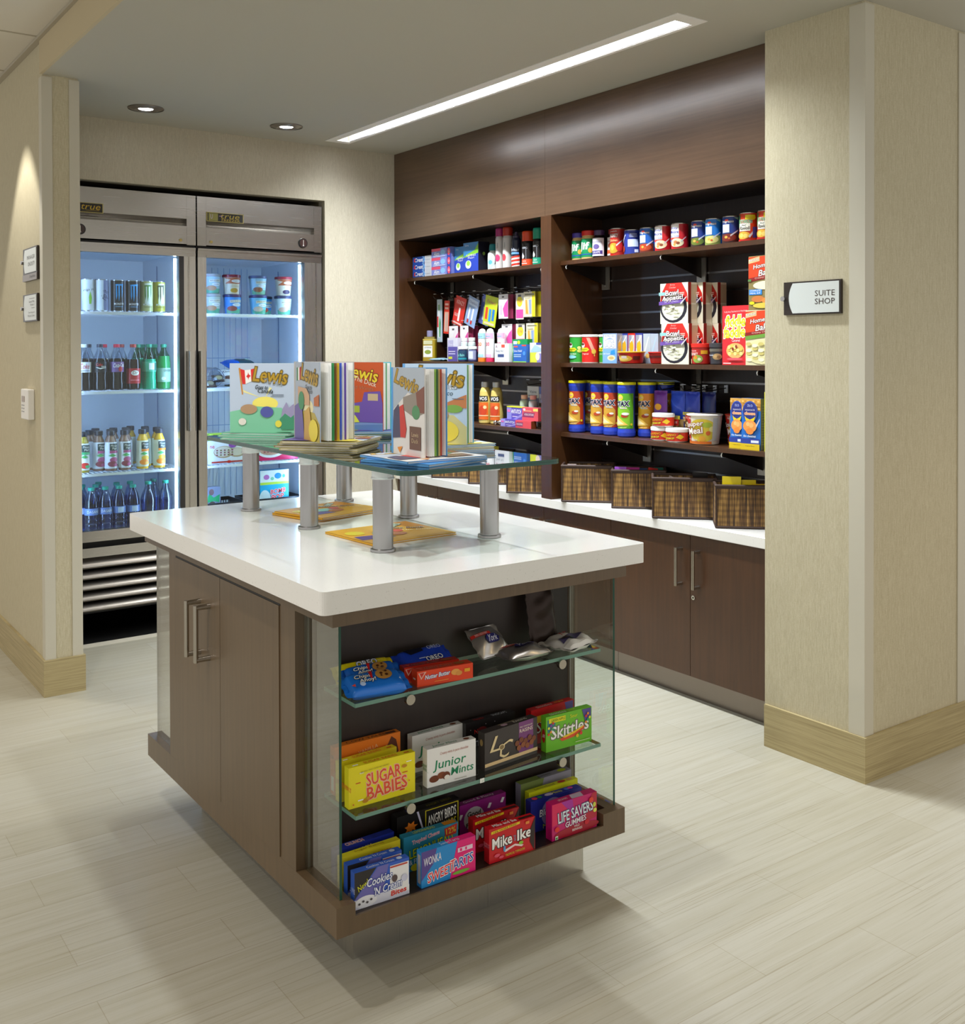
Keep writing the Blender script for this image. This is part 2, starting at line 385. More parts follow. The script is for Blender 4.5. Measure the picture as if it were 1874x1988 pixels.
# ================================================================== wall display unit (X = 2.99 is its face)
u = empty('display_unit', (2.99, 3.6, 0), 0, 'tall built-in dark wood shelving unit with a panelled top along the right side', 'shelving')
def up(mb, name, **k): return mb.build(name, u, (-2.99, -3.6, 0), **k)
up(MB().box(2.99, 2.335, 1.98, 3.01, 3.659, ZC-.001, WOODH), 'fascia_panel')
up(MB().box(2.99, 3.6605, 1.98, 3.01, 4.989, ZC-.001, WOODH), 'fascia_panel')
up(MB().box(2.99, 3.616, .693, 3.300, 3.690, 1.98, WOODV), 'divider')
up(MB().box(2.99, 4.940, .693, 3.300, 4.989, 1.98, WOODV), 'side_panel')
up(MB().box(2.99, 2.335, .693, 3.300, 2.36, 1.98, WOODV), 'side_panel')
up(MB().box(3.300, 2.335, .693, 3.3065, 4.989, 2.0, WOODI), 'back_panel')
up(MB().box(3.01, 2.36, 1.981, 3.300, 4.94, 1.999, WOODI), 'soffit_board')
for k in range(0, 12):
    z = 1.690-.0762*k
    for a, b in ((2.36, 3.616), (3.69, 4.94)):
        m = MB(); m.box(3.2965, a, z-.004, 3.300, b, z+.004, M('#8d8a8a', .28, 1)); up(m, 'slat_rail')
# shelves
def shelf(z, y0, y1, ys, label):
    t = empty('display_shelf', (3.043, (y0+y1)/2, z-.018), 0, label, 'shelf', 'dark wood shelves of the display unit')
    off = (-3.043, -(y0+y1)/2, -(z-.018))
    MB().box(3.043, y0+.002, z-.018, 3.296, y1-.002, z, WOODV).build('board', t, off)
    for y in ys:
        m = MB(); zz = z-.0181
        m.prism([(3.052, zz), (3.285, zz), (3.285, zz-.085), (3.075, zz-.022), (3.052, zz-.018)], y-.0025, y+.0025, M('#2a211c', .4, .6), ax='y')
        b = m.build('bracket', t, off)
        m = MB(); m.box(3.2855, y-.024, zz-.105, 3.293, y+.024, zz-.001, M('#b9b4a8', .35, .8)); m.box(3.2840, y-.001, zz-.09, 3.2855, y+.001, zz-.03, M('#f0ede6', .3)); m.build('back_plate', b)
        m = MB(); m.tube([(3.052, y, zz-.001), (3.047, y, zz-.006), (3.046, y, zz-.012), (3.049, y, zz-.018)], .0018, M('#f0ede6', .3), 6); m.build('clip', b)
    return t
shelf(1.773, 2.36, 3.616, (3.58, 2.99), 'top shelf of the right bay, holding the row of soup cans')
shelf(1.311, 2.36, 3.616, (3.54, 3.02, 2.50), 'middle shelf of the right bay, under the popcorn box and the microwave meals')
shelf(.995, 2.36, 3.616, (3.31, 2.67), 'lowest shelf of the right bay, above the woven baskets')
shelf(1.773, 3.69, 4.94, (4.87, 4.31, 3.76), 'top shelf of the left bay, holding toothpaste and spray cans')
shelf(1.311, 3.69, 4.94, (4.87, 4.355), 'middle shelf of the left bay, holding sunscreen and medicine boxes')
shelf(.995, 3.69, 4.94, (4.87, 4.02), 'lowest shelf of the left bay, under the purple and red ointment boxes')
# base cabinets and worktop
def handle(mb, z0, z1, out, mat=NICKEL, r=.0065):
    # bow handle in local coords: bar at x=-out, legs back to x=0
    mb.cyl((-out, 0, z0), (-out, 0, z1), r, r, mat, 14)
    for z in (z0+r, z1-r): mb.cyl((-out, 0, z), (0, 0, z), r, r*1.15, mat, 14)
    return mb
def cabinet(y0, ys, y1, label, lock=False):
    t = empty('base_cabinet', (3.02, (y0+y1)/2, 0), 0, label, 'cabinet', 'dark wood base cabinets under the long counter')
    off = (-3.02, -(y0+y1)/2, 0)
    MB().box(3.024, y0+.001, .096, 3.30, y1-.001, .651, WOODI).build('body', t, off)
    MB().box(3.046, y0+.001, 0, 3.30, y1-.001, .096, brushed('kick_steel', '#8b8178', .35)).build('toe_kick', t, off)
    for a, b, hy in ((y0, ys, ys-.045), (ys, y1, ys+.045)):
        d = MB().box(3.004, a+.0012, .098, 3.0235, b-.0012, .650, WOODV).build('door', t, off)
        handle(MB(), .447, .597, .034).build('handle', d, (3.004, hy, 0))
    if lock:
        m = MB(); m.cyl((3.004, 0, .408), (3.000, 0, .408), .0085, .0085, CHROME, 20); m.cyl((3.000, 0, .408), (2.9992, 0, .408), .004, .004, M('#555048', .3, 1), 12); m.build('lock', d, (0, ys-.018, 0))
cabinet(2.335, 2.79, 3.24, 'base cabinet nearest the doorway pier, with a round lock under its handles', True)
cabinet(3.24, 3.69, 4.14, 'middle base cabinet, half hidden behind the island')
cabinet(4.14, 4.58, 4.985, 'base cabinet at the far end next to the back wall')
w = MB(); w.box(2.990, 2.335, .652, 3.298, 4.988, .692, QUARTZ)
tag(w.build('countertop', bevel=.002), 'long white stone worktop on the wall cabinets, under the woven baskets', 'countertop')

# ================================================================== island
IZ = .8815
w = MB(); w.prism(rrect(.952, 1.878, 1.862, 3.153, .016), .833, IZ, QUARTZ)
tag(w.build('countertop', bevel=.006), 'thick white stone slab on top of the island', 'countertop')
t = empty('display_island', (1.407, 2.517, 0), 0, 'dark wood island cabinet with open glass-sided candy shelves at its ends', 'cabinet')
OI = (-1.407, -2.517, 0)
def ip(mb, name, par=None, **k): return mb.build(name, par or t, OI if par is None else (0, 0, 0), **k)
ip(MB().box(.992, 1.909, .797, 1.822, 3.124, .8325, WOODI if 0 else ISL), 'top_rail')
m = MB(); m.box(.998, 2.10, .2118, 1.815, 2.925, .7965, ISL)
ip(m, 'cabinet_body')
for a, b, hy in ((2.180, 2.534, 2.608), (2.536, 2.866, 2.676)):
    d = ip(MB().box(.9955, a, .2135, .9979, b, .789, ISL), 'door')
    handle(MB(), .560, .709, .037).build('handle', d, (.9955, hy, 0))
m = MB(); m.box(.997, 2.176, .789, .9979, 2.868, .7935, BLACK); ip(m, 'door_gap')
def tray(m, f):
    y = (lambda v: v) if f else (lambda v: 5.034-v)
    m.box(.998, y(1.909), .147, 1.816, y(2.10), .170, ISL)
    m.box(.998, y(1.909), .170, 1.043, y(2.10), .2115, ISL); m.box(1.772, y(1.909), .170, 1.816, y(2.10), .2115, ISL)
    m.box(1.743, y(1.909), .170, 1.772, y(1.935), .2115, ISL)
    m.box(1.043, y(1.909), .170, 1.743, y(1.915), .183, ISL); m.box(1.043, y(1.915), .170, 1.772, y(2.10), .1815, WOODI)
m = MB(); tray(m, 1); tray(m, 0); m.box(.998, 2.10, .147, 1.816, 2.934, .2115, ISL); ip(m, 'base_tray')
m = MB(); m.box(1.111, 2.048, 0, 1.4868, 2.98, .1465, STEELV); m.box(1.4872, 2.048, 0, 1.798, 2.98, .1465, STEELV); ip(m, 'plinth')
for f in (1, 0):
    y = (lambda v: v) if f else (lambda v: 5.034-v)
    ip(MB().box(1.050, y(2.097), .2116, 1.788, y(2.0999), .7965, WOODI), 'back_panel')
    for x in (1.0265, 1.793): ip(MB().box(x, y(2.0935), .2118, x+.0035, y(2.0995), .7965, M('#a8a496', .3)), 'edge_strip')
    for x in (1.019, 1.800):
        g = MB(); g.box(x, y(1.935), .2117, x+.006, y(2.096), .7965, GLASSP); g.box(x, y(1.9345), .2117, x+.006, y(1.935), .7965, GEDGE); ip(g, 'glass_panel')
    for zt in (.613, .371):
        g = MB(); g.box(1.067, y(1.951), zt-.0085, 1.772, y(2.096), zt, GLASST)
        g.box(1.067, y(1.9503), zt-.0085, 1.772, y(1.951), zt, GEDGE2); g.box(1.0665, y(1.951), zt-.0085, 1.067, y(2.096), zt, GEDGE2); g.box(1.772, y(1.951), zt-.0085, 1.7725, y(2.096), zt, GEDGE2)
        g.box(1.067, y(2.096), zt-.0085, 1.772, y(2.0965), zt, M('#dfeae0', .3))
        gs = ip(g, 'glass_shelf')
        for x in (1.203, 1.642):
            k = MB(); k.cyl((x, y(2.096), zt-.0155), (x, y(1.955), zt-.0155), .0055, .0055, CHROME, 12); k.cyl((x, y(1.955), zt-.0165), (x, y(1.944), zt-.0165), .0115, .0115, NICKEL, 24); k.build('support', gs)

# glass riser on six posts
t = empty('glass_riser', (1.4625, 2.60, IZ), 0, 'raised glass table on six metal posts standing on the white island top', 'table')
OR = (-1.4625, -2.60, -IZ)
g = MB(); g.prism(rrect(1.225, 2.005, 1.70, 3.25, .035), 1.083, 1.0888, GLASSR, GEDGE); g.prism(rrect(1.225, 2.005, 1.70, 3.25, .035), 1.0892, 1.095, GLASSR, GEDGE)
g.build('glass_top', t, OR)
for x in (1.272, 1.593):
    for y in (2.182, 2.583, 2.98):
        m = MB(); m.lathe([(.0305, IZ+.0002), (.0310, IZ+.002), (.0305, IZ+.007), (.0252, IZ+.0085), (.0250, IZ+.010), (.0250, 1.058)], ALU, 36, x, y); p = m.build('post', t, OR)
        MB().lathe([(.0285, 1.0582), (.0290, 1.060), (.0285, 1.062), (.027, 1.0622), (.027, 1.0829)], M('#c9cccb', .15), 32, x, y).build('mount_disc', p)

# ================================================================== refrigerators
def fridge(X0, right, label):
    X1 = X0+.688; YF = 5.010
    t = empty('refrigerator', ((X0+X1)/2, YF+.38, 0), 0, label, 'refrigerator', 'tall steel glass-door refrigerators')
    off = (-(X0+X1)/2, -(YF+.38), 0)
    def P(mb, name, par=None): return mb.build(name, par or t, off if par is None else (0, 0, 0))
    INT = M('#dfe6f2', .45)
    m = MB(); m.box(X0, YF+.05, .45, X0+.045, 5.76, 1.89, INT); m.box(X1-.045, YF+.05, .45, X1, 5.76, 1.89, INT)
    m.box(X0+.045, 5.70, .45, X1-.045, 5.76, 1.89, INT); m.box(X0+.045, YF+.05, .45, X1-.045, 5.70, .50, INT)
    m.box(X0+.045, YF+.05, 1.86, X1-.045, 5.70, 1.89, INT); P(m, 'cavity')
    if right:
        m = MB()
        for k in range(14): x = X0+.07+k*.035; m.box(x-.0012, 5.63, .55, x+.0012, 5.6325, 1.84, M('#8fa8cf', .4))
        for z in (1.33, .95): m.box(X0+.06, 5.628, z-.002, X0+.54, 5.630, z+.002, M('#8fa8cf', .4))
        P(m, 'back_grille')
    # header
    m = MB(); xs = X0 if right else X1-.046; xe = X0+.046 if right else X1
    m.box(xs, YF, 1.895, xe, YF+.4, 2.141, STEEL)
    o0, o1 = (X0+.0465, X1-.046) if right else (X0+.046, X1-.0465)
    m.box((X1-.0455) if right else X0, YF, 1.895, X1 if right else X0+.0455, YF+.4, 2.141, STEEL)
    # concave grip groove
    pr = [(YF, 2.141), (YF, 2.024), (YF+.010, 2.018), (YF+.026, 2.004), (YF+.030, 1.992), (YF+.012, 1.9885), (YF, 1.988), (YF, 1.899), (YF+.4, 1.899), (YF+.4, 2.141)]
    m.prism(pr, o0, o1, STEEL, ax='x'); P(m, 'header_panel')
    P(MB().box(X0, YF+.02, 1.884, X1, YF+.4, 1.8945, BLACK), 'top_gap')
    b = MB()
    if right:
        b.box(X0+.048, YF-.004, 2.020, X0+.243, YF-.0002, 2.066, '#b7a75a')
        b.art([R_(.02, .06, .98, .94, '#17140e'), R_(.05, .1, .3, .9, '#8f8b45'), T_('U', .13, .55, .06, .5, '#c9b7d0'), T_('true', .63, .62, .52, .46, '#b9a23c', 0, .3), T_('FREEZER', .65, .22, .5, .24, '#b9a23c'), R_(.33, .6, .42, .66, '#c9a0c9')], .195, .046, lambda x, y, d: (X0+.1455+x, YF-.004-d, 2.020+y))
    else:
        b.box(X0+.06, YF-.004, 2.020, X0+.238, YF-.0002, 2.066, '#b7a75a')
        b.art([R_(.02, .06, .98, .94, '#1c1710'), T_('true', .68, .56, .5, .5, '#c8a51e', 0, .3), R_(.55, .22, .9, .27, '#8d7420'), R_(.45, .14, .9, .17, '#5d4e18')], .178, .046, lambda x, y, d: (X0+.149+x, YF-.004-d, 2.020+y))
    P(b, 'brand_badge')
    gx = X1-.112 if right else X0+.132
    m = MB(); m.cyl((gx, YF-.001, 1.940), (gx, YF-.007, 1.940), .026, .025, M('#161413', .3), 28); m.cyl((gx, YF-.007, 1.940), (gx, YF-.008, 1.940), .020, .020, M('#3b2522', .3), 24)
    m.box(gx-.001, YF-.0095, 1.930, gx+.001, YF-.0082, 1.956, M('#e8e2d6', .4)); m.cyl((gx, YF-.008, 1.927), (gx, YF-.0092, 1.927), .004, .004, M('#bbbbbb', .4), 10); P(m, 'thermometer')
    lx = X0+.071 if right else X1-.078
    m = MB(); m.cyl((lx, YF-.001, 1.917), (lx, YF-.005, 1.917), .0075, .0075, M('#b5a268', .3, 1), 18); P(m, 'lock')
    # door
    gx0, gx1 = (X0+.046, X1-.102) if right else (X0+.102, X1-.086)
    FR = STEEL
    d = MB(); z0, z1, g0, g1 = .473, 1.882, .524, 1.838
    d.box(X0+.002, YF, g1, X1-.002, YF+.045, z1, STEEL); d.box(X0+.002, YF, z0, X1-.002, YF+.045, g0, STEEL)
    d.box(X0+.002, YF, g0, gx0, YF+.045, g1, STEELV); d.box(gx1, YF, g0, X1-.002, YF+.045, g1, STEELV)
    q = .012
    for (a, bb_, c_, e_) in ((gx0, g1, gx1, g1+q), (gx0, g0-q, gx1, g0)): d.box(a, YF-.004, bb_, c_, YF, e_, STEEL)
    d.box(X0+.002, YF-.005, z1-.010, X1-.002, YF, z1, STEEL)
    if right: d.box(X1-.040, YF-.003, g0, X1-.034, YF, g1, STEEL)
    else: d.box(X1-.086, YF-.002, g0, X1-.062, YF-.0002, g1, M('#24211f', .5)); d.box(X1-.040, YF-.003, g0, X1-.034, YF, g1, STEEL)
    do = P(d, 'door')
    P(MB().box(gx0, YF+.012, g0, gx1, YF+.018, g1, GLASS), 'glass_pane', do)
    hx = X0+.016 if right else X1-.034
    h = MB(); h.prism(rrect(hx-.016, YF-.040, hx+.017, YF-.006, .006), .975, 1.370, STEELV); h.box(hx-.010, YF-.006, 1.0, hx+.010, YF, 1.345, STEELD)
    for z in (1.09, 1.26): h.cyl((hx-.004, YF-.041, z), (hx-.004, YF-.0405, z), .003, .003, CHROME, 10)
    P(h, 'handle', do)
    # grille
    P(MB().box(X0, YF+.03, .13, X1, YF+.4, .472, M('#080707', .6)), 'machine_housing')
    m = MB(); m.box(X0+.004, YF+.002, .400, X1-.004, YF+.012, .444, STEEL)
    for k in range(5):
        z = .361-.051*k
        m.prism([(YF+.03, z+.031), (YF+.006, z+.009), (YF-.001, z+.002), (YF-.004, z-.005), (YF, z-.011), (YF+.006, z-.013), (YF+.010, z-.010), (YF+.012, z), (YF+.032, z+.026)], X0+.006, X1-.006, M('#857e75', .34, 1), ax='x')
    P(m, 'grille')
    for x in (X0+.07, X1-.07):
        m = MB(); m.cyl((x-.02, YF+.10, .05), (x+.02, YF+.10, .05), .05, .05, BLACK, 20); m.box(x-.03, YF+.06, .08, x+.03, YF+.14, .13, BLACK); P(m, 'caster')
    # wire shelves, lamp strip
    for z in ((1.563, 1.180, .787) if not right else (1.563, 1.180, .787)):
        m = MB(); W_ = M('#eef3ff', .4)
        m.box(X0+.05, 5.095, z-.016, X1-.05, 5.099, z-.003, W_)
        for yy in (5.097, 5.30, 5.48, 5.66): m.box(X0+.05, yy-.003, z-.008, X1-.05, yy+.003, z-.003, W_)
        n = 27
        for k in range(n): x = X0+.055+(X1-X0-.11)*k/(n-1); m.box(x-.0016, 5.094, z-.003, x+.0016, 5.66, z, W_)
        P(m, 'wire_shelf')
    m = MB()
    for x in (X1-.047,):
        for yy in (5.13, 5.46): m.box(x-.0015, yy-.004, .52, x, yy+.004, 1.82, M('#6f7fa3', .5))
    P(m, 'shelf_pilaster')
    lx = gx1
    P(MB().box(lx-.003, YF+.050, .53, lx+.014, YF+.070, 1.83, M('#b4d0ff', .5, 0, 26)), 'light_tube')
    P(MB().box(gx0-.016, YF+.050, .53, gx0-.001, YF+.070, 1.83, M('#b4d0ff', .5, 0, 22)), 'light_tube')  # second tube, hidden behind the frame, added to brighten the cavity
    return t
fridge(1.166, False, 'left steel refrigerator full of canned and bottled drinks')
fridge(1.861, True, 'right steel freezer holding tubs of ice cream behind glass')

# ================================================================== signs and thermostat
def sign(name, X, y0, y1, z0, z1, els, label, cat, n=-1, foot=None):
    # a plaque on a wall that faces -X; y0 is its left edge as seen
    w_ = y0-y1; h_ = z1-z0; t = empty(name, (X, (y0+y1)/2, z0), -90, label, cat)
    MB().box(-w_/2, -.010, 0, w_/2, -.001, h_, M('#2b211c', .35)).build('backing', t)
    f = MB(); k = 10; arc = [(.075+.085*(1-math.cos(PI/2*(2*i/k-1)))*1.0, .045+.91*i/k) for i in range(k+1)]
    fz = 0 if not foot else foot
    pts = [(.975, .955), (.975, .045+fz)]+[(.10+.06*((2*i/k-1)**2), .045+fz+(.91-fz)*i/k) for i in range(k+1)]
    pts = [(.972, .955), (.10+.07, .955)]+[(.10+.07*((1-2*i/k)**2), .955-(.91-fz)*i/k) for i in range(1, k)]+[(.17, .045+fz), (.972, .045+fz)]
    f.prism([(p[0]*w_-w_/2, p[1]*h_) for p in pts], .0101, .0125, M('#d3d8d4', .3), ax='y')
    f.xf(Matrix.Diagonal((1, -1, 1, 1)))
    if foot: f.box(-w_/2, -.0125, 0, w_/2, -.0101, foot*h_, M('#8d8582', .4))
    f.art(els, w_, h_, lambda x, y, d: (x, -.0125-d, y)); f.build('face', t)
    m = MB(); m.cyl((-w_/2+.001, -.0101, h_*(.5+fz/2)), (-w_/2+.001, -.019, h_*(.5+fz/2)), .0085, .0085, M('#b4b1b0', .25, .9), 20); m.build('stud', t); return t
sign('room_sign', 2.8808, 2.243, 2.02, 1.485, 1.595, [T_('SUITE', .735, .62, .34, .17, '#3b2d26'), T_('SHOP', .735, .38, .34, .17, '#3b2d26')], 'dark framed SUITE SHOP plaque on the pale pier to the right', 'sign')
sign('wall_sign', .9818, 4.640, 4.392, 1.660, 1.795, [T_('MANAGER', .62, .70, .55, .12, '#6d6a68'), T_('ON DUTY', .65, .50, .48, .12, '#6d6a68'), T_('Doug Ross', .72, .11, .38, .10, '#4a4542')], 'upper plaque with a grey name strip on the hall wall', 'sign', foot=.2)
sign('wall_sign', .9818, 4.645, 4.396, 1.493, 1.605, [R_(.5, .82, .88, .84, '#77736f'), T_('General Office', .68, .72, .4, .08, '#77736f'), T_('Number 2', .72, .61, .3, .08, '#77736f'), R_(.66, .48, .88, .50, '#77736f'), T_('Doors Required', .66, .32, .44, .08, '#77736f'), T_('Welcome Center', .64, .21, .5, .08, '#77736f')], 'lower plaque with lines of small print on the hall wall', 'sign')
t = empty('thermostat', (.9818, 4.56, 1.09), -90, 'white wall thermostat with a small screen below the two hall plaques', 'thermostat')
m = MB(); m.box(-.065, -.026, 0, .065, 0, .125, WHITE); m.build('housing', t, bevel=.004)
m = MB(); m.box(-.045, -.0272, .072, .005, -.0262, .096, M('#8a6f52', .3)); m.build('display', t)
m = MB()
for i, z in enumerate((.058, .045, .032)):
    for x in (-.04, -.01): m.box(x-.008, -.0272, z-.002, x+.008, -.0262, z+.002, M('#8b8b8b', .5))
m.build('buttons', t)

# ================================================================== builders for goods
def carton(name, label, cat, P, rz, w, h, d, col, front=(), top=(), right=(), left=(), group=None, rough=.38):
    """P is the front left bottom corner; the box reaches back from it"""
    m = MB(); m.box(-w/2, -d/2, 0, w/2, d/2, h, M(col, rough))
    m.art(front, w, h, lambda x, y, e: (x, -d/2-e, y))
    if top: m.art(top, w, d, lambda x, y, e: (x, -d/2+y, h+e))
    if right: m.art(right, d, h, lambda x, y, e: (w/2+e, x, y))
    if left: m.art(left, d, h, lambda x, y, e: (-w/2-e, -x, y))
    r = math.radians(rz); cx = P[0]+math.cos(r)*w/2-math.sin(r)*d/2; cy = P[1]+math.sin(r)*w/2+math.cos(r)*d/2
    return tag(m.build(name, None, (cx, cy, P[2]+.0003), rz), label, cat, group)
def wrapart(m, els, r, h, z0=0, arc=2.2, lay=.00025, rf=None, n=48):
    """label art around a round body facing -Y; rf(y) gives a radius by height"""
    w = arc*r
    return m.art(els, w, h, lambda x, y, e: ((rf(y) if rf else r)*0+((rf(z0+y) if rf else r)+e)*math.sin(x/r), -((rf(z0+y) if rf else r)+e)*math.cos(x/r), z0+y), wrap=r*2*PI/n, lay=lay, base=4)
def can(name, label, P, r, h, col, els, rz=-70, group=None, lid='#c9c6c0', arc=2.3, cat='can'):
    m = MB(); s_ = M(lid, .25, .9)
    m.lathe([(r*.93, .0), (r, .003, s_), (r, .005, M(col, .3)), (r, h-.005, s_), (r, h-.002), (r*.95, h), (r*.92, h-.002), (.001, h-.002)], s_, 40)
    m.lathe([(.001, 0), (r*.93, 0)], s_, 24, cap=False)
    wrapart(m, els, r, h-.012, .006, arc)
    return tag(m.build(name, None, (P[0], P[1], P[2]+.0003), rz), label, cat, group)
def pil(w, l, t, p=2.6, q=.55, cr=0, seed=0):
    rnd = random.Random(seed); ph = [(rnd.uniform(20, 110), rnd.uniform(20, 110), rnd.uniform(0, 6), rnd.uniform(.4, 1)) for _ in range(7)]
    def z(x, y):
        a = max(0, 1-abs(2*x/w)**p); b = max(0, 1-abs(2*y/l)**p)
        v = t/2*(a*b)**q
        if cr: v += cr*sum(k[3]*math.sin(x*k[0]+y*k[1]*(1 if i % 2 else -1)+k[2]) for i, k in enumerate(ph))/3.2*(.35+.65*(a*b)**.3)
        return v
    return z
def pouch(m, w, l, t, mat, p=2.6, q=.55, cr=0, seed=0, crimp=.012, nx=26, ny=18, flat=True, crmat=None):
    """a filled bag lying in XY, crimped at its two x ends; base on z=0"""
    z = pil(w, l, t, p, q, cr, seed); zb = t*.5
    W_ = w/2+crimp; vs = []; fs = []
    xs = [-W_]+[-w/2+w*i/nx for i in range(nx+1)]+[W_]
    for sgn in (1, -1):
        o = len(vs)
        for x in xs:
            for j in range(ny+1):
                y = -l/2+l*j/ny; xx = max(-w/2, min(w/2, x))
                wob = .0018*math.sin(y*240+seed) if abs(x) > w/2+1e-6 else 0
                zz = zb+(sgn*z(xx, y) if sgn > 0 else -min(z(xx, y), zb-.0002) if not flat else -min(z(xx, y)*1.0, zb-.0002))
                if abs(x) > w/2+1e-6: zz = zb+wob+sgn*.0004
                vs.append((x, y, zz))
        N_ = ny+1
        for i in range(len(xs)-1):
            for j in range(ny):
                q4 = (o+i*N_+j, o+(i+1)*N_+j, o+(i+1)*N_+j+1, o+i*N_+j+1)
                fs.append(q4 if sgn > 0 else q4[::-1])
    m.add(vs, fs, mat, True)
    return lambda x, y, e: (x, y, zb+max(z(max(-w/2, min(w/2, x)), y), 0)+e)
def pack(name, label, cat, P, rz, w, l, t, col, els, p=6, q=.35, cr=.0012, seed=1, rough=.28, group=None, crimp=.012, metal=0, stand=False, rx=0, wrap=.006):
    m = MB(); pl = pouch(m, w, l, t, M(col, rough, metal) if isinstance(col, str) else col, p, q, cr, seed, crimp)
    m.art(els, w, l, lambda x, y, e: pl(x, y-l/2, e), lay=.0006, base=3, wrap=wrap, wrapy=wrap)
    if stand: m.xf(Matrix.Translation((0, t/2, l/2)) @ Matrix.Rotation(PI/2, 4, 'X'))
    return tag(m.build(name, None, (P[0], P[1], P[2]+.0004), rz, rx=rx), label, cat, group)
W, K = '#f4f2ee', '#17130f'

# ------------------------------------------------------------------ island, middle glass shelf (z = .371)
z = .371
SB = [T_('SUGAR', .52, .63, .52, .30, '#e8532a', 4, 0, '#f7b9a0', .012), T_('BABIES', .57, .30, .60, .30, '#e8532a', 4, 0, '#f7b9a0', .012), R_(.16, .80, .22, .83, '#e9e2c0'), R_(.10, .58, .17, .60, '#c22'), R_(.80, .55, .88, .57, '#c22'), R_(.86, .80, .94, .82, '#fff'), R_(.13, .15, .21, .18, '#fff'), R_(.76, .13, .83, .16, '#c22'), E_(.24, .12, .045, .05, '#c98a1c'), E_(.83, .72, .04, .04, '#c98a1c'), E_(.28, .17, .03, .04, '#d79a2a'), E_(.9, .33, .01, .02, '#d63'), E_(.06, .1, .01, .02, '#d63'), T_('DELICIOUS CANDY COATED MILK CARAMELS', .38, .86, .42, .035, '#7a6a10', 2)]
SBT = [T_('SUGAR BABIES', .5, .5, .5, .5, '#e8532a'), R_(.08, .3, .16, .5, '#fff'), R_(.85, .3, .93, .5, '#c22')]
carton('candy_box', 'bright yellow candy box with red lettering, front left of the middle glass shelf', 'candy', (1.070, 1.987, z), -1, .168, .090, .020, '#f2e21c', SB, SBT, left=[T_('SUGAR BABIES', .5, .5, .5, .5, '#e8532a', 90)])
carton('candy_box', 'yellow candy box standing directly behind the bright yellow one with red letters', 'candy', (1.072, 2.030, z), 3, .150, .088, .020, '#e8d51c', [T_('SUGAR BABIES', .5, .7, .7, .2, '#e8532a')], SBT, left=[T_('Sugar Babies', .5, .5, .5, .3, '#c43', 90)])
carton('candy_box', 'orange candy box with brown lettering at the back left of the middle glass shelf', 'candy', (1.078, 2.068, z), 0, .172, .108, .021, '#ef7d1e',
    [T_('COW', .17, .55, .3, .25, '#7a2f12', 8, .2, '#f8e9c8'), T_('TALES', .57, .55, .48, .30, '#7a2f12', 10, .2, '#f8e9c8'), T_('mini', .16, .34, .26, .16, '#3a1709', 5, .2), T_('VANILLA', .5, .80, .3, .08, '#f7c48a', 8), P_([(.80, .78), (.86, .95), (.93, .86), (.97, .6), (.9, .5), (.88, .7), (.82, .62)], '#5d2a12')],
    [T_('COW TALES', .5, .5, .6, .5, '#5d2a12'), R_(.8, .2, .95, .7, '#5d2a12')], left=[R_(.2, .08, .8, .38, '#e7e0d0'), T_('Caramel', .5, .8, .6, .1, '#5d2a12', 0)])
JM = [T_('Junior', .46, .52, .66, .30, '#0f8a5c', 1, .15, None, .01), T_('Mints', .72, .29, .46, .20, '#0f8a5c', 1, .15, None, .008), T_('Creamy mints in pure chocolate', .55, .82, .58, .09, '#b5695a', 1, .2), E_(.14, .20, .10, .09, '#6f3313'), E_(.29, .25, .09, .09, '#83401b'), E_(.38, .22, .08, .10, '#6f3313'), E_(.395, .17, .055, .06, '#f7f2e8'), R_(.55, .05, .8, .07, '#b9b5ad')]
JMT = [T_('Junior Mints', .4, .5, .5, .6, '#0f8a5c', 0, .15), E_(.85, .5, .06, .25, '#7b3a17')]
carton('candy_box', 'white mint box with green script, front middle of the glass shelf', 'candy', (1.268, 1.980, z), -3, .131, .088, .021, '#f4f3f0', JM, JMT, left=[T_('Junior Mints', .5, .5, .7, .4, '#0f8a5c', 90)])
carton('candy_box', 'white mint box with green script, hidden behind the other white one', 'candy', (1.284, 2.070, z), 1, .146, .088, .021, '#eceae6', JM, JMT)
carton('candy_box', 'dark grey box of chocolate raisins with a gold monogram and purple band', 'candy', (1.430, 1.980, z), 5, .172, .090, .024, '#3a3331',
    [R_(.64, .09, .92, 1, '#7b3f7a'), T_('MILK CHOCOLATE', .78, .86, .24, .04, '#f3e9d2'), T_('RAISINS', .78, .76, .25, .10, '#f7ead2'), R_(0, .09, 1, .18, '#e2c391'), T_('L', .24, .64, .2, .40, '#e8d2a0', 0, .5), T_('C', .38, .42, .2, .44, '#e8d2a0', 0, .5), E_(.31, .50, .055, .08, '#e8d2a0'), E_(.31, .50, .04, .06, '#8a744a')]+[E_(.60+.08*i, .46+.06*(i % 2), .042, .075, '#7d4426') for i in range(5)]+[E_(.63+.08*i, .33+.05*(i % 2), .042, .075, '#93532f') for i in range(4)],
    [T_('RAISINS', .72, .5, .25, .4, '#e9e2d2'), T_('MILK CHOCOLATE', .5, .8, .3, .2, '#c9b58a'), E_(.42, .5, .06, .25, '#b9a', 16)], left=[E_(.5, .72, .22, .09, '#a88c55')])
carton('candy_box', 'black speckled chocolate box standing behind the purple-banded raisin box', 'candy', (1.430, 2.058, z), 0, .150, .090, .022, '#1c1717',
    [T_('Nestle', .3, .72, .26, .12, '#e33'), E_(.32, .72, .1, .1, '#6d1f22'), T_('SnoCaps', .4, .4, .6, .3, '#cfd3e2')]+[E_(.06*i+.03, .5+.4*math.sin(i*2.3), .006, .01, '#e8e8ee', 8) for i in range(16)], [T_('SNOCAPS', .72, .5, .3, .5, '#dadde8'), T_('Nestle', .3, .5, .2, .5, '#c33')])
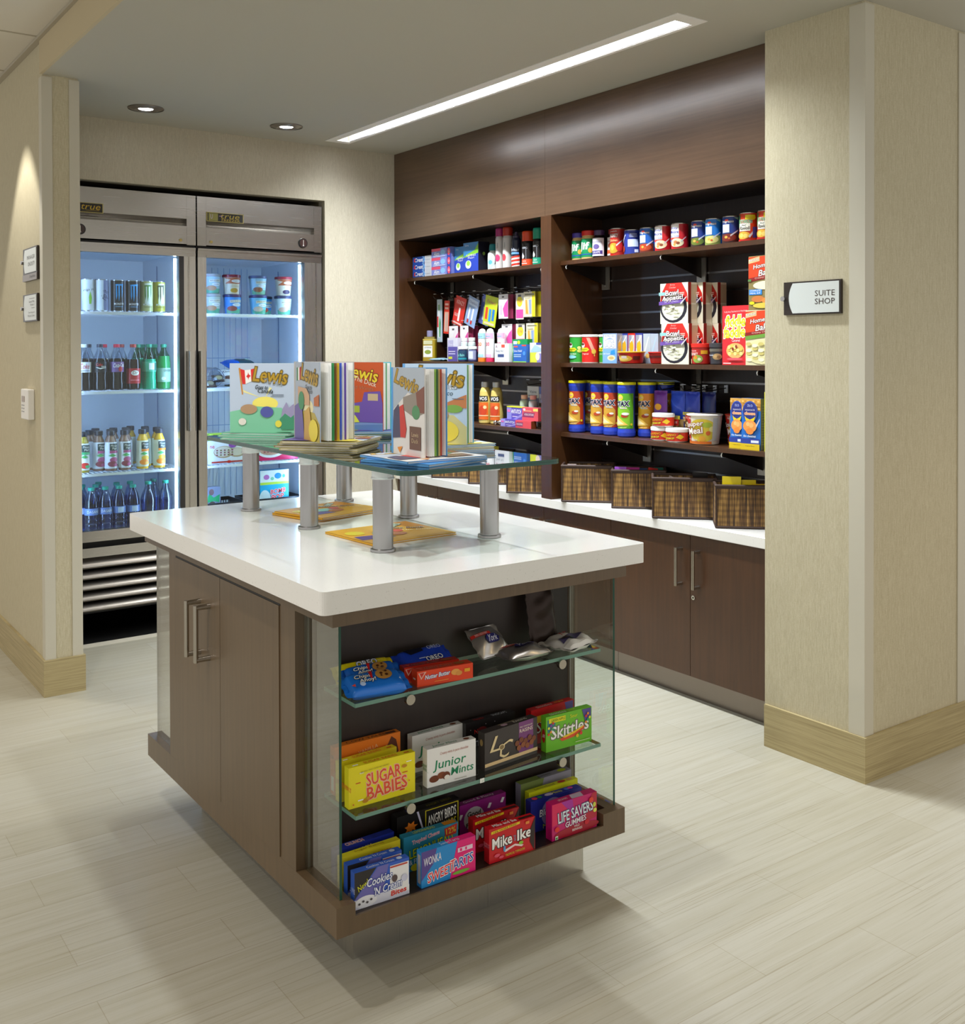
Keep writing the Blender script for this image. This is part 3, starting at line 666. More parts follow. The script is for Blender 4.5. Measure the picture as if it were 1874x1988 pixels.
def skit(bg): return [R_(.03, .55, .2, .9, '#3b7f86'), T_('Skittles', .52, .53, .82, .34, '#fbfaf5', 3, .08, '#6b6f58', .014), R_(.06, .80, .42, .93, '#e8e020'), T_('GREEN APPLE', .26, .865, .3, .07, '#4a7a10'), T_('Sour', .6, .87, .16, .1, '#f2ec30'), P_([(.78, .98), (.98, .98), (.98, .7), (.85, .62)], '#5b4f9a'), P_([(.28, .30), (.6, .38), (.84, .52), (.82, .42), (.6, .26), (.34, .22)], '#e0552a'), P_([(.34, .34), (.6, .42), (.8, .52), (.8, .48), (.6, .36), (.4, .3)], '#f2cf2a')]+[E_(.05+.045*(i % 3), .5+.06*i, .022, .035, c) for i, c in enumerate(('#d33', '#e93', '#2a6', '#ee4', '#83a', '#d33'))]+[E_(.86+.04*(i % 3), .60+.06*i, .024, .038, c) for i, c in enumerate(('#e93', '#2a6', '#ee4', '#d33', '#e93'))]+[R_(.62, .10, .94, .12, '#cfe8a8'), E_(.66, .28, .03, .05, '#e8c42a'), E_(.74, .33, .03, .05, '#d33')]
carton('candy_box', 'lime green fruit candy box with bold white letters at the right end of the shelf', 'candy', (1.619, 1.982, z), -2, .146, .088, .020, '#6fbf2a', skit(1), [T_('Skittles', .3, .5, .35, .5, '#f4f4ee'), T_('Sour', .6, .5, .15, .4, '#ee4')], left=[E_(.5, .45, .35, .2, '#b41e1e'), T_('Skittles', .5, .45, .4, .12, '#fff', 90)])
carton('candy_box', 'red fruit candy box half hidden behind the lime green one', 'candy', (1.618, 2.040, z), 2, .146, .088, .020, '#c4161c', [T_('Skittles', .52, .5, .8, .34, '#fbfaf5', 3, .1, '#701015'), P_([(.78, .98), (.98, .98), (.98, .6), (.85, .55)], '#5b4f9a'), R_(.12, .6, .3, .8, '#e8c42a')], [T_('Skittles', .35, .5, .35, .5, '#f4e4e0'), T_('Original', .7, .5, .2, .4, '#ee4')])

tg = MB(); tg.box(-.006, -.0008, 0, .006, 0, .010, M('#f2f2ee', .4)); tg.art([T_('.19', .5, .35, .5, .3, '#2a8a4a')], .012, .010, lambda x, y, e: (x, -.0008-e, y))
tag(tg.build('price_sticker', None, (1.400, 1.9495, .3625), 0), 'small white price sticker on the front edge of the middle glass shelf', 'sticker')
# ------------------------------------------------------------------ island, bottom tray (z = .1815)
z = .1815
CC = [P_([(0, 1), (.4, 1), (0, .28)], '#2a2626'), P_([(.0, .26), (.42, 1), (.62, 1), (.5, .2), (0, .2)], '#6f6bb5'), R_(0, 0, 1, .26, '#d8d9e8'), R_(.64, .10, .99, .92, '#efeeef'), E_(.2, .16, .2, .16, '#e9e9ef'), T_('New!', .15, .62, .2, .16, '#e6e62a', 28, .2), T_('Cookies', .45, .66, .46, .22, '#f2f2fb', 4, .2, '#2f4f9f', .012), T_("'N Cream", .60, .38, .52, .22, '#f2f2fb', 4, .2, '#2f4f9f', .012), T_('Bites', .80, .17, .28, .13, '#d8281c', 3, .1, None, .02), R_(.64, .86, .96, .9, '#c9483a')]+[E_(.08+.07*i, .14+.05*(i % 2), .022, .03, '#4a4448') for i in range(4)]+[E_(.72, .56, .05, .1, '#5b4a4a'), E_(.9, .5, .06, .1, '#cfd0e6')]
CCT = [T_("Cookies 'N Cream", .5, .5, .5, .5, '#eef'), E_(.85, .5, .05, .3, '#cdd6f2')]
carton('candy_box', 'blue and white cookie candy box, front left corner of the bottom tray', 'candy', (1.052, 1.930, z), -3, .132, .079, .019, '#3a63c8', CC, CCT, left=[T_('Cookies', .5, .5, .6, .3, '#cdd6f2', 90)])
carton('candy_box', 'blue and white cookie candy box, second from the front on the left of the tray', 'candy', (1.056, 1.968, z), -3, .132, .079, .019, '#3560c6', CC, CCT)
carton('candy_box', 'plain yellow candy box behind the two blue cookie boxes in the tray', 'candy', (1.060, 2.004, z), 0, .150, .080, .018, '#e5d32a', [T_('SUGAR BABIES', .5, .8, .7, .12, '#c8531a')], [T_('Sugar Babies', .5, .5, .5, .5, '#a8731a')])
carton('candy_box', 'dark blue crunchy chocolate box at the back left of the tray', 'candy', (1.066, 2.042, z), 1, .152, .080, .020, '#1e2f9a', [T_('CRUNCH', .4, .75, .4, .2, '#e8442a', 3, 0, W), E_(.75, .6, .1, .15, '#5d2c16'), E_(.55, .45, .12, .15, '#6b3519')], [T_('CRUNCH', .35, .5, .3, .6, '#e8442a', 0, 0, W)])
carton('candy_box', 'sky blue and pink tart candy box in the front row of the tray', 'candy', (1.215, 1.922, z), -1, .144, .080, .020, '#2a8fd6',
    [P_([(0, .2), (0, 1), (.28, 1), (.22, .6)], '#5c4a93'), P_([(.52, 0), (.66, 1), (1, 1), (1, 0)], '#e81e7a'), T_('WONKA', .20, .72, .32, .22, '#e8e6f2', 5, .1, None, .014), T_('SWEET', .34, .28, .46, .26, '#e8263c', 8, .15, '#f7f4f2', .012), T_('ARTS', .76, .40, .38, .26, '#2f57b5', 8, .15, '#f7f4f2', .012), T_('T', .57, .37, .09, .3, '#e8263c', 8, .1, '#f7f4f2'), E_(.72, .12, .16, .05, '#7ab23c'), R_(.66, .68, .94, .80, '#f1d5e6'), R_(.70, .70, .74, .78, '#e81e7a'), R_(.80, .70, .83, .78, '#e81e7a')],
    [R_(.5, 0, 1, 1, '#e81e7a'), T_('SweeTarts', .55, .5, .35, .6, '#cfe2ff')], left=[R_(.2, .1, .8, .9, '#b9b4b2')])
carton('candy_box', 'teal lemon candy box behind the blue and pink one in the tray', 'candy', (1.217, 2.000, z), -2, .146, .082, .020, '#2a86a6',
    [T_('Tropical Chews', .4, .82, .5, .14, '#d63a6a', 6, .1, '#f7e9ee'), T_('LEMONHEAD', .5, .55, .8, .24, '#dbe22a', 6, .05, '#2a6a2a'), T_('& FRIENDS', .3, .28, .4, .14, '#e6f2ff', 4), P_([(.74, .92), (.98, .98), (.96, .7), (.76, .68)], '#c4261c'), T_('12%', .86, .83, .18, .16, '#e8d22a', 5), E_(.2, .1, .08, .1, '#d9d52a'), E_(.36, .08, .07, .08, '#d63a3a')], [T_('LEMONHEAD', .4, .5, .4, .5, '#dbe22a'), R_(.75, .1, .98, .9, '#d98a1c')])
MI = [T_('Mike', .28, .56, .42, .30, '#faf7f4', 3, .05, '#26201e', .022), T_('and', .545, .54, .10, .09, '#4aa0c0', 90), T_('Ike', .76, .60, .30, .30, '#faf7f4', 3, .05, '#26201e', .022), P_([(.04, .84), (.66, .92), (.66, .99), (.04, .92)], '#e8c51c'), T_('15% MORE FREE!', .34, .915, .5, .05, '#7a1a12', 5), P_([(.98, 0), (.88, .3), (.9, .7), (1, 1)], '#2b1a17'), P_([(.30, .28), (.55, .38), (.74, .28), (.7, .24), (.55, .32), (.34, .22)], '#f2d6d6'), T_('TROPICAL TYPHOON', .55, .14, .42, .07, '#c8d22a', 3), E_(.32, .33, .025, .09, '#5aa0d2'), E_(.68, .36, .05, .05, '#8fc83a'), E_(.16, .2, .06, .05, '#e0506a'), E_(.25, .12, .05, .04, '#e0506a'), R_(.78, .86, .86, .94, '#e88a3a')]
MIT = [T_('Mike and Ike', .38, .5, .5, .55, '#f7eeee', 0, 0, None, .015), R_(.68, .2, .98, .6, '#2b1a17')]
carton('candy_box', 'red chewy candy box with bold white letters, nearest the tray front', 'candy', (1.400, 1.922, z), -3, .130, .080, .021, '#c9141f', MI, MIT, left=[T_('MIKE IKE', .5, .5, .5, .3, '#e89', 90)], right=[R_(0, 0, 1, 1, '#241512'), E_(.5, .2, .2, .06, '#e85'), E_(.5, .45, .2, .06, '#dd4'), E_(.5, .7, .2, .06, '#5b8')])
carton('candy_box', 'red chewy candy box half hidden behind the same red box in the tray', 'candy', (1.398, 1.984, z), -3, .132, .080, .021, '#b5121c', MI, MIT, right=[R_(0, 0, 1, 1, '#241512'), E_(.5, .3, .2, .06, '#e85'), E_(.5, .6, .2, .06, '#dd4')])
carton('candy_box', 'purple licorice candy box with white capsules at the back of the tray', 'candy', (1.400, 2.060, z), 0, .152, .082, .020, '#8a1a74', [E_(.36, .52, .2, .34, '#b9b2b6'), T_('Good', .36, .66, .26, .16, K, 0, 0, None, .02), T_('&', .36, .5, .08, .1, K), T_('Plenty', .36, .34, .3, .16, K, 0, 0, None, .02)]+[P_([(a, b), (a+.04, b+.14), (a+.09, b+.12), (a+.05, b-.02)], '#e6dfe4') for a, b in ((.05, .6), (.62, .7), (.75, .4), (.88, .75), (.60, .3))], [T_('Good & Plenty', .5, .5, .6, .6, '#eee3ea')])
carton('candy_box', 'magenta berry gummies box at the right front of the tray', 'candy', (1.588, 1.922, z), -1, .142, .088, .024, '#c4146a',
    [P_([(0, .4), (0, 1), (.2, 1), (.5, .5)], '#d9205a'), P_([(.2, 1), (.45, 1), (.5, .5)], '#a82a9a'), P_([(.9, 1), (1, 1), (1, .3), (.6, .2)], '#b5203a'), E_(.55, .12, .5, .14, '#a3122a'), T_('LIFE SAVERS', .52, .62, .78, .28, '#e6ecf2', 4, 0, '#2a3a6a', .016), T_('GUMMIES', .52, .36, .46, .15, '#f2eef2', 4, 0, '#7a1a5a', .01), T_('WILD', .54, .23, .12, .06, W), T_('BERRIES', .55, .14, .22, .06, W), E_(.94, .66, .035, .07, '#c8d24a'), E_(.95, .5, .04, .06, '#dbe25a'), R_(.06, .02, .12, .12, '#e6f0e0'), R_(.07, .03, .11, .09, '#4a9a2a'), E_(.1, .3, .05, .07, '#e0302a'), E_(.86, .82, .05, .08, '#e0402a'), E_(.76, .25, .05, .07, '#c8142a')],
    [P_([(.45, .1), (.7, 0), (.75, .9), (.5, .9)], '#c9b9d2'), T_('LIFE SAVERS', .3, .5, .2, .3, W)])
carton('candy_box', 'navy blue gum pop box just behind the magenta gummies box', 'candy', (1.572, 1.984, z), -2, .160, .078, .022, '#232b8f', [E_(.42, .5, .22, .45, '#8d7fb5'), T_('Blow', .3, .55, .26, .22, '#e8eaf6', 0, .1, '#232b5f', .014), T_('POP', .48, .35, .22, .2, '#e8eaf6'), T_('Minis', .35, .12, .24, .14, '#c8d22a')], [E_(.12, .5, .05, .3, '#e03a5a'), E_(.22, .5, .04, .25, '#2a9a4a'), E_(.4, .5, .08, .3, '#c9b9d9'), T_('Minis', .55, .5, .2, .5, '#d8d22a'), E_(.75, .5, .05, .3, '#4a6ac8'), E_(.82, .5, .05, .25, '#d03a9a')])
carton('candy_box', 'lemon yellow candy box, third back on the right side of the tray', 'candy', (1.598, 2.024, z), -1, .158, .080, .017, '#dfe01e', [T_('Lemonhead', .4, .6, .5, .3, '#e07a1a', 4), E_(.12, .4, .06, .1, '#d02a2a'), E_(.17, .5, .05, .08, '#d02a2a')], [T_('Lemonhead', .35, .5, .4, .5, '#8a7a10'), E_(.7, .5, .08, .35, '#c8302a'), E_(.86, .5, .06, .3, '#d8a86a')])
carton('candy_box', 'pale lilac and olive sour candy box at the back right of the tray', 'candy', (1.600, 2.060, z), 0, .168, .088, .022, '#9c96a8', [P_([(0, 0), (0, 1), (.45, 1), (.3, 0)], '#7c8a4a'), T_('Brain', .45, .62, .36, .16, '#2a2450', 4, .1, '#cfc9d9'), T_('Squish', .5, .40, .4, .2, '#2a2450', 4, .1, '#cfc9d9'), E_(.85, .45, .1, .2, '#2a2440')], [R_(0, 0, .4, 1, '#8a9a4a'), T_('gummi', .5, .5, .25, .5, '#3a3a2a'), E_(.85, .5, .08, .35, '#c8d82a')])
AB = [R_(.44, .28, .98, .96, '#c8b81e'), R_(.455, .30, .965, .94, '#0e0c0b'), T_('ANGRY BIRDS', .71, .74, .46, .22, '#f2efe6', 5, .05, None, .012), T_('STAR WARS', .71, .50, .46, .17, '#d8c61e', 5, .05, None, .012), T_('FRUIT GUMMIES', .78, .37, .26, .06, '#b5c82a', 4), P_([(.20, .55+.0), (.235, .64), (.28, .60), (.27, .68), (.32, .72), (.26, .74), (.26, .82), (.21, .77), (.17, .82), (.16, .74), (.11, .73), (.15, .67), (.12, .6), (.18, .62)], '#e07a1c'), P_([(.30, 1), (.33, 1), (.46, .30), (.44, .28)], '#c9c4d9'), P_([(.1, 0), (.2, .3), (.36, .34), (.44, .2), (.44, 0)], '#a81a1a')]
carton('candy_box', 'black fruit gummies box with a yellow framed title at the back of the tray', 'candy', (1.232, 2.054, z), 1, .178, .104, .026, '#120e0c', AB, [T_('ANGRY BIRDS', .7, .5, .4, .4, '#8a7a2a')])

# ------------------------------------------------------------------ island, top glass shelf (z = .613)
z = .613
CA = [T_('Chips', .28, .66, .3, .24, '#f2f0ee', 3, .2, '#2a1712', .016), T_('Ahoy!', .34, .44, .30, .22, '#f2f0ee', 3, .2, '#2a1712', .016), P_([(.42, .9), (.49, .92), (.44, .5), (.41, .52)], '#c41f1f'), E_(.66, .62, .15, .26, '#b5823f'), E_(.62, .66, .03, .06, '#4a2613', 8), E_(.70, .55, .03, .06, '#4a2613', 8), E_(.71, .72, .025, .05, '#4a2613', 8), E_(.60, .52, .02, .04, '#4a2613', 8), P_([(.02, .30), (.08, .30), (.07, .16)], '#e8442a'), T_('4', .88, .22, .03, .12, '#e6f0fb'), E_(.2, .2, .05, .09, '#b9cdf0'), T_('ORIGINAL', .68, .93, .2, .07, '#cfe2ff')]
carton_ = None
pack('cookie_pack', 'blue chocolate chip cookie pack at the front edge of the top glass shelf', 'cookies', (1.134, 1.986, z+.008), -8, .128, .066, .030, '#1f74d8', CA, seed=3, rx=20)
pack('cookie_pack', 'blue chocolate chip cookie pack behind the identical front one', 'cookies', (1.150, 2.032, z+.018), -6, .118, .050, .026, '#1c62c0', CA, seed=4, rx=30)
pack('cookie_pack', 'yellow vanilla sandwich cookie pack at the back left of the top glass shelf', 'cookies', (1.150, 2.068, z+.020), -3, .128, .045, .024, '#e5d018', [T_('OREO', .55, .72, .4, .34, '#f2f2f6', 2, 0, '#1f3f9a', .02), T_('Golden', .45, .25, .2, .16, '#a0681a')], seed=5, rx=40)
pack('cookie_pack', 'dark blue chocolate sandwich cookie pack lying behind the red packs', 'cookies', (1.305, 2.058, z+.016), 3, .130, .060, .030, '#2244b8', [T_('OREO', .62, .25, .36, .24, '#f2f4fa', 2, 0, '#16265f', .02), P_([(.1, .9), (.5, .95), (.5, .7), (.2, .6)], '#10142a'), R_(.30, .30, .44, .34, '#cfd9f2'), T_('OREO', .75, .8, .3, .2, '#c9d2ee')], seed=6, rx=28)
NBF = [P_([(.02, .88), (.16, .92), (.07, .45)], '#e8b9a8'), P_([(.04, .86), (.13, .88), (.075, .56)], '#c9281a'), T_('Nutter Butter', .36, .60, .44, .26, '#f7f2ea', 3, .2, '#2a3fa8', .018), E_(.68, .60, .08, .2, '#e8a24a'), E_(.74, .50, .06, .16, '#dd9440'), R_(.84, .5, .94, .72, '#e8a51a'), R_(.30, .2, .55, .24, '#f0953a')]
NBT = [T_('Nutter Butter', .42, .5, .5, .35, '#a8765a', 0, .2), P_([(.04, .8), (.16, .8), (.1, .2)], '#e0503a'), E_(.8, .5, .1, .25, '#a85f2a')]
b = carton('cookie_pack', 'red peanut butter cookie pack at the front of the top glass shelf', 'cookies', (1.232, 1.964, z), -7, .142, .035, .030, '#e2421a', NBF, NBT, left=[R_(.3, .4, .7, .5, '#f2dfd5')], rough=.25)
b = carton('cookie_pack', 'red peanut butter cookie pack tucked behind the front red one', 'cookies', (1.222, 2.003, z), -7, .140, .036, .026, '#c22a14', NBF, NBT, left=[R_(.3, .4, .7, .5, '#e9c9b9')], rough=.25)
FOIL = M('#cfccca', .26, .85); FOILD = M('#2a1c14', .3, .6); FOILW = M('#dfdcd8', .4, .25)
YK = [R_(0, .66, .62, .76, '#c9281c'), T_('70% LESS FAT', .3, .71, .4, .07, '#f2e6e0'), P_([(.34, .52), (.42, .66), (.74, .66), (.82, .52), (.74, .38), (.42, .38)], '#26256f'), T_('York', .58, .52, .34, .2, '#e9e9f4', 0, .35, None, .01)]
pack('candy_bag', 'silver foil mint bag with a red stripe, lying in front on the top glass shelf', 'candy bag', (1.560, 2.005, z), -4, .125, .085, .030, FOIL, YK, p=3, q=.5, cr=.006, seed=11, crimp=.01)
pack('candy_bag', 'silver foil mint bag with a red stripe, propped up behind the middle one', 'candy bag', (1.490, 2.055, z+.034), 6, .092, .085, .018, FOIL, YK, p=3, q=.5, cr=.006, seed=12, crimp=.004, rx=42)
pack('candy_bag', 'white-bottomed silver foil bag with dark blue print, at the right end of the shelf', 'candy bag', (1.705, 2.000, z+.002), 14, .112, .100, .026, FOILW, [R_(0, 0, 1, .22, '#e6e4df'), P_([(.1, .3), (.9, .35), (.85, .6), (.2, .55)], '#4a4468'), T_('York', .6, .72, .34, .14, '#b5261c', 6, .3), R_(.45, .36, .56, .46, '#1f9a52'), E_(.4, .45, .14, .1, '#3a2a22')], p=3, q=.5, cr=.007, seed=13, crimp=.008)
pack('candy_bag', 'dark brown crinkled candy bag standing against the back panel of the island shelf', 'candy bag', (1.665, 2.066, z+.078), 0, .085, .150, .018, FOILD, [], p=4, q=.5, cr=.005, seed=14, crimp=.002, rx=80)

# far end of the island seen through the side glass: pale boxes on the same shelves
for i, (y, zz, hh, c, lb) in enumerate(((3.045, .371, .05, '#dcdad2', 'pale carton on the middle glass shelf at the far end of the island'), (3.02, .1815, .05, '#d8d3c6', 'pale carton in the bottom tray at the far end of the island'), (3.03, .613, .012, '#d5d8da', 'flat pale packet on the top glass shelf at the far end of the island'))):
    carton('candy_box', lb, 'candy', (1.075, y-.05, zz), 0, .15, hh, .055, c, [R_(.1, .3, .9, .7, '#b9b6ae')], [R_(.1, .2, .9, .8, '#eceae6')])

# ================================================================== picture books
PAPER = M('#f1efea', .6)
def sky_hill(sky, hill, sun): return [R_(0, 0, 1, 1, sky), E_(.55, .42, .2, .10, sun), P_([(0, 0), (1, 0), (1, .22), (.8, .36), (.4, .38), (.0, .30)], hill)]
CAN = sky_hill('#b9c7d9', '#7fc6a0', '#f2e36a')+[P_([(.5, .5), (.2, .62), (.22, .58)], '#e9e2a0'), P_([(.55, .5), (.62, .66), (.66, .64)], '#e9e2a0'), P_([(.14, .93), (.165, .935), (.21, .55), (.19, .55)], '#c98a3a'), P_([(.165, .92), (.235, .90), (.25, .70), (.20, .70)], '#d8281c'), P_([(.235, .90), (.33, .91), (.34, .74), (.25, .70)], '#f2efe9'), P_([(.33, .91), (.40, .93), (.42, .76), (.34, .74)], '#d8281c'), P_([(.26, .81), (.285, .84), (.29, .87), (.30, .84), (.33, .82), (.30, .79), (.295, .76), (.285, .79)], '#d8281c'),
    T_('Lewis', .64, .82, .52, .20, '#b58f1e', -6, .1, '#6d5a1a', .012), T_('The Duck', .68, .72, .3, .07, '#9aa3ad', -10), T_('Goes to', .50, .655, .2, .06, '#1f2420', -3, .2, None, .012), T_('Canada', .56, .60, .24, .06, '#1f2420', -3, .2, None, .012), R_(.66, .54, .84, .55, '#6a7480'), R_(.64, .52, .84, .53, '#6a7480'),
    P_([(1, .2), (1, .42), (.92, .36), (.88, .44), (.82, .34), (.8, .22)], '#9a92b5'), P_([(.8, .05), (.78, .2), (.86, .28), (.95, .22), (1, .26), (1, .05)], '#3f8f6a'), E_(.3, .34, .13, .07, '#b08d6a'), E_(.58, .30, .1, .08, '#4f55a0'), E_(.2, .16, .06, .05, '#e2dccf'), E_(.76, .13, .05, .05, '#e5d84a')]
MEX = sky_hill('#a9b4c2', '#b5a24a', '#e5dcae')+[P_([(.08, .92), (.14, .93), (.14, .76), (.08, .75)], '#2f7a4a'), P_([(.14, .93), (.20, .92), (.20, .76), (.14, .76)], '#f2efe9'), P_([(.20, .92), (.27, .94), (.27, .77), (.20, .76)], '#b5281c'), T_('Lewis', .62, .84, .66, .20, '#b58f1e', -8, .1, '#6d5a1a', .012), T_('The Duck', .68, .74, .42, .06, '#c9a84a', -8), T_('Goes to', .58, .68, .26, .06, '#3a3f42', 0, .2, None, .012), T_('Mexico', .60, .63, .26, .06, '#3a3f42', 0, .2, None, .012), P_([(.15, .45), (.15, .68), (.5, .66), (.62, .58), (.62, .45)], '#c9a07a'), P_([(.8, .45), (.8, .55), (1, .6), (1, .45)], '#b5622a'), P_([(0, 0), (0, .42), (.3, .5), (.38, .2), (.4, 0)], '#6d5fa0'), P_([(.4, 0), (.42, .36), (.62, .44), (.7, .2), (.75, 0)], '#c9a04a'), E_(.78, .14, .18, .14, '#e5cf3a'), E_(.30, .5, .12, .12, '#3f8a5a')]
WIN = [R_(0, 0, 1, 1, '#c8521e'), R_(0, 0, 1, .12, '#5f82b5'), P_([(0, .12), (.3, .3), (1, .2), (1, .1), (0, .05)], '#7a95c8'), T_('Lewis', .55, .84, .7, .18, '#e8cf2a', -10, .1, '#8a3a12', .014), T_('The Duck', .62, .72, .5, .07, '#efe3cf', -14), T_('Wild Wings', .5, .62, .6, .07, '#b57a5a', -4, .2), P_([(0, .35), (.3, .42), (.6, .36), (.6, .28), (0, .28)], '#3f8a3a'), P_([(.1, .12), (.1, .36), (.55, .42), (.6, .56), (.95, .58), (1, .4), (1, .12)], '#6d4fa5'), R_(.68, .44, .9, .54, '#c9b08a'), R_(.25, .26, .5, .36, '#a8b53a'), P_([(.1, .14), (.4, .22), (.5, .12), (.2, .1)], '#dbe04a')]
TOWN = [R_(0, 0, 1, 1, '#dcd8d2'), P_([(0, .5), (0, 1), (1, 1), (1, .6), (.5, .72)], '#aab4bf'), T_('Lewis', .46, .84, .72, .16, '#b58f1e', -14, .2, '#7d6a3a', .012), P_([(.35, .52), (.35, .66), (.6, .70), (1, .78), (1, .5), (.7, .44)], '#8f8478'), P_([(.75, .72), (1, .8), (1, .5), (.8, .5)], '#7d4a3a'), E_(.75, .5, .12, .08, '#4f8a5a'), P_([(.02, .18), (.05, .5), (.2, .58), (.3, .4), (.3, .2)], '#4a4660'), P_([(.27, .2), (.24, .55), (.36, .58), (.46, .3), (.42, .2)], '#c9362a'), R_(.56, .08, .90, .34, '#6d4a38'), T_('Lewis', .73, .25, .2, .05, '#c9b08a'), T_('Duck', .73, .18, .2, .05, '#c9b08a'), P_([(.18, .08), (.34, .1), (.26, .02)], '#e08a2a')]
PATO = sky_hill('#b9d0e6', '#c9c48a', '#e2dcae')+[E_(.75, .78, .22, .1, '#dfe6ee'), T_('Lewis', .60, .84, .72, .20, '#b58f1e', -6, .1, '#6d5a1a', .012), T_('El Pato', .68, .73, .36, .07, '#8a98a8', -6), T_('en Mexico', .58, .64, .42, .06, '#2f4a52', -2, .2), P_([(.5, .48), (.55, .58), (.7, .52), (1, .62), (1, .45)], '#c07a4a'), E_(.8, .44, .14, .05, '#7aa84a'), E_(.62, .16, .26, .14, '#e2ce4a'), E_(.6, .36, .12, .08, '#b08a6a'), R_(.78, .56, .96, .57, '#6a7480')]
def open_book(label, P, a1, a2, w, h, cov, art, edge, leaves, z):
    """standing half open, spine at P; a1, a2 = headings in degrees of the front and back boards"""
    t = empty('picture_book', (P[0], P[1], z+.0006), 0, label, 'book', 'picture books standing on the glass riser')
    def board(a, mat, els, th=.0028, out=1, ww=w):
        m = MB(); m.box(0, -th/2, 0, ww, th/2, h, mat)
        if els: m.art(els, ww, h, lambda x, y, e: (x+ww/2, -th/2-e, y))
        m.box(.004, th/2, .003, ww-.003, th/2+.0003, h-.003, PAPER)
        return m.xf(Matrix.Rotation(math.radians(a), 4, 'Z'))
    board(a1, cov, art).build('front_cover', t)
    m = MB(); m.box(0, -.0014, 0, w, .0014, h, edge); m.box(.004, -.0018, .003, w-.003, -.0014, h-.003, PAPER)
    m.xf(Matrix.Rotation(math.radians(a2), 4, 'Z')).build('back_cover', t)
    n = len(leaves); m = MB(); ww = w-.006
    for i, c in enumerate(leaves):
        f = (i+1)/(n+1); f = f if n < 4 else (.15+.75*f)
        a = math.radians(a1+(a2-a1)*f); bow = .008*math.sin(i*2.1+1)
        k = 6; pts = [(ww*j/k, bow*math.sin(PI*j/k)) for j in range(k+1)]
        pts = [(x*math.cos(a)-y*math.sin(a), x*math.sin(a)+y*math.cos(a)) for x, y in pts]
        nx, ny = -math.sin(a)*.0006, math.cos(a)*.0006
        col = M(c, .6)
        poly = [(x-nx, y-ny) for x, y in pts]+[(x+nx, y+ny) for x, y in pts[::-1]]
        m.prism(poly, .003, h-.003, PAPER, side=col, smooth=True)
    m.build('pages', t)
    MB().cyl((0, 0, 0), (0, 0, h), .0045, .0045, edge if edge else cov, 12).build('spine', t)
    return t
def flat_book(label, c, rz, z, w, d, th, col, edge='#efece6', els=(), group='picture books lying in piles on the glass riser', name='picture_book'):
    m = MB(); cv = M(col, .35); m.box(-w/2, -d/2, 0, w/2, d/2, .0016, cv); m.box(-w/2+.002, -d/2+.002, .0016, w/2-.002, d/2-.002, th-.0016, M(edge, .7))
    m.box(-w/2, -d/2, th-.0016, w/2, d/2, th, cv); m.box(-w/2, -d/2, 0, -w/2+.003, d/2, th, cv)
    m.art(els, w, d, lambda x, y, e: (x, y-d/2, th+e))
    return tag(m.build(name, None, (c[0], c[1], z+.0003), rz), label, 'book', group)
G0 = 1.095
def pile(c, rz, n, cols, th, els, where, w=.225, d=.215):
    zz = G0; rnd = random.Random(int(c[0]*1000)+n)
    for i in range(n):
        nm = ('bottom', 'second', 'third', 'fourth', 'fifth')[i] if i < n-1 else 'top'
        flat_book(f'{nm} closed book of the pile {where}', (c[0]+rnd.uniform(-.008, .008), c[1]+rnd.uniform(-.008, .008)), rz+rnd.uniform(-9, 9), zz, w, d, th, cols[i % len(cols)], els=els if i == n-1 else ())
        zz += th+.0004
    return zz
zt = pile((1.375, 3.085), -40, 3, ('#7fc6a8', '#6fb89a', '#8fd0b5'), .0062, CAN, 'under the book with the red and white flag')
# closed book facing the camera
t = empty('picture_book', (1.3245, 3.010, zt+.0008), -41, 'closed picture book standing upright with a red and white flag on its cover', 'book', 'picture books standing on the glass riser')
m = MB(); m.box(-.1025, -.006, 0, .1025, -.0035, .216, M('#b9c7d9', .35)); m.box(-.1025, .0035, 0, .1025, .006, .216, M('#9fc0b5', .35)); m.box(-.1025, -.0035, 0, -.0995, .0035, .216, M('#c3ccd9', .35))
m.art(CAN, .205, .216, lambda x, y, e: (x, -.006-e, y)); m.build('cover', t)
MB().box(-.0992, -.0034, .003, .099, .0034, .213, PAPER).build('pages', t)
zt = pile((1.365, 2.640), -42, 4, ('#b5a878', '#8f845a', '#a89a6a'), .0060, MEX, 'under the green, white and red flag book')
open_book('half open picture book with a green, white and red flag on its narrow cover', (1.292, 2.706), -95.5, -58, .19, .218, M('#a9b4c2', .35), MEX, M('#b9b5b0', .4), ['#f1efea', '#f1efea', '#2f8a4a', '#8a5a2a', '#d9b52a', '#3a5ac8', '#e9e6e0', '#6a4fa5', '#f1efea'], zt)
zt = pile((1.640, 2.955), -30, 3, ('#5a6a8a', '#3f6a5a', '#8fb0cf'), .0060, WIN, 'under the orange book at the back')
open_book('half open orange picture book with a purple truck at the back right of the riser', (1.585, 3.005), -68, -52, .185, .218, M('#c8521e', .35), WIN, M('#4ab5c8', .4), ['#f1efea', '#e9e6e0', '#4f9a5a', '#f1efea'], zt)
zt = pile((1.385, 2.175), 10, 2, ('#4f93cf', '#5a9bd5'), .0065, TOWN, 'under the front open book with the red scarf', .235, .215)
open_book('half open white picture book with a red scarf, nearest the riser front corner', (1.352, 2.266), -94, -70, .170, .218, M('#dcd8d2', .35), TOWN, M('#5a9bd5', .4), ['#f1efea', '#f1efea', '#f1efea', '#8ab54a', '#3f6a3f', '#c9a86a', '#b5402a'], zt)
zt = pile((1.585, 2.395), -12, 3, ('#9fb9d5', '#b5a878', '#8fb5d9'), .0062, PATO, 'under the pale blue book at the right')
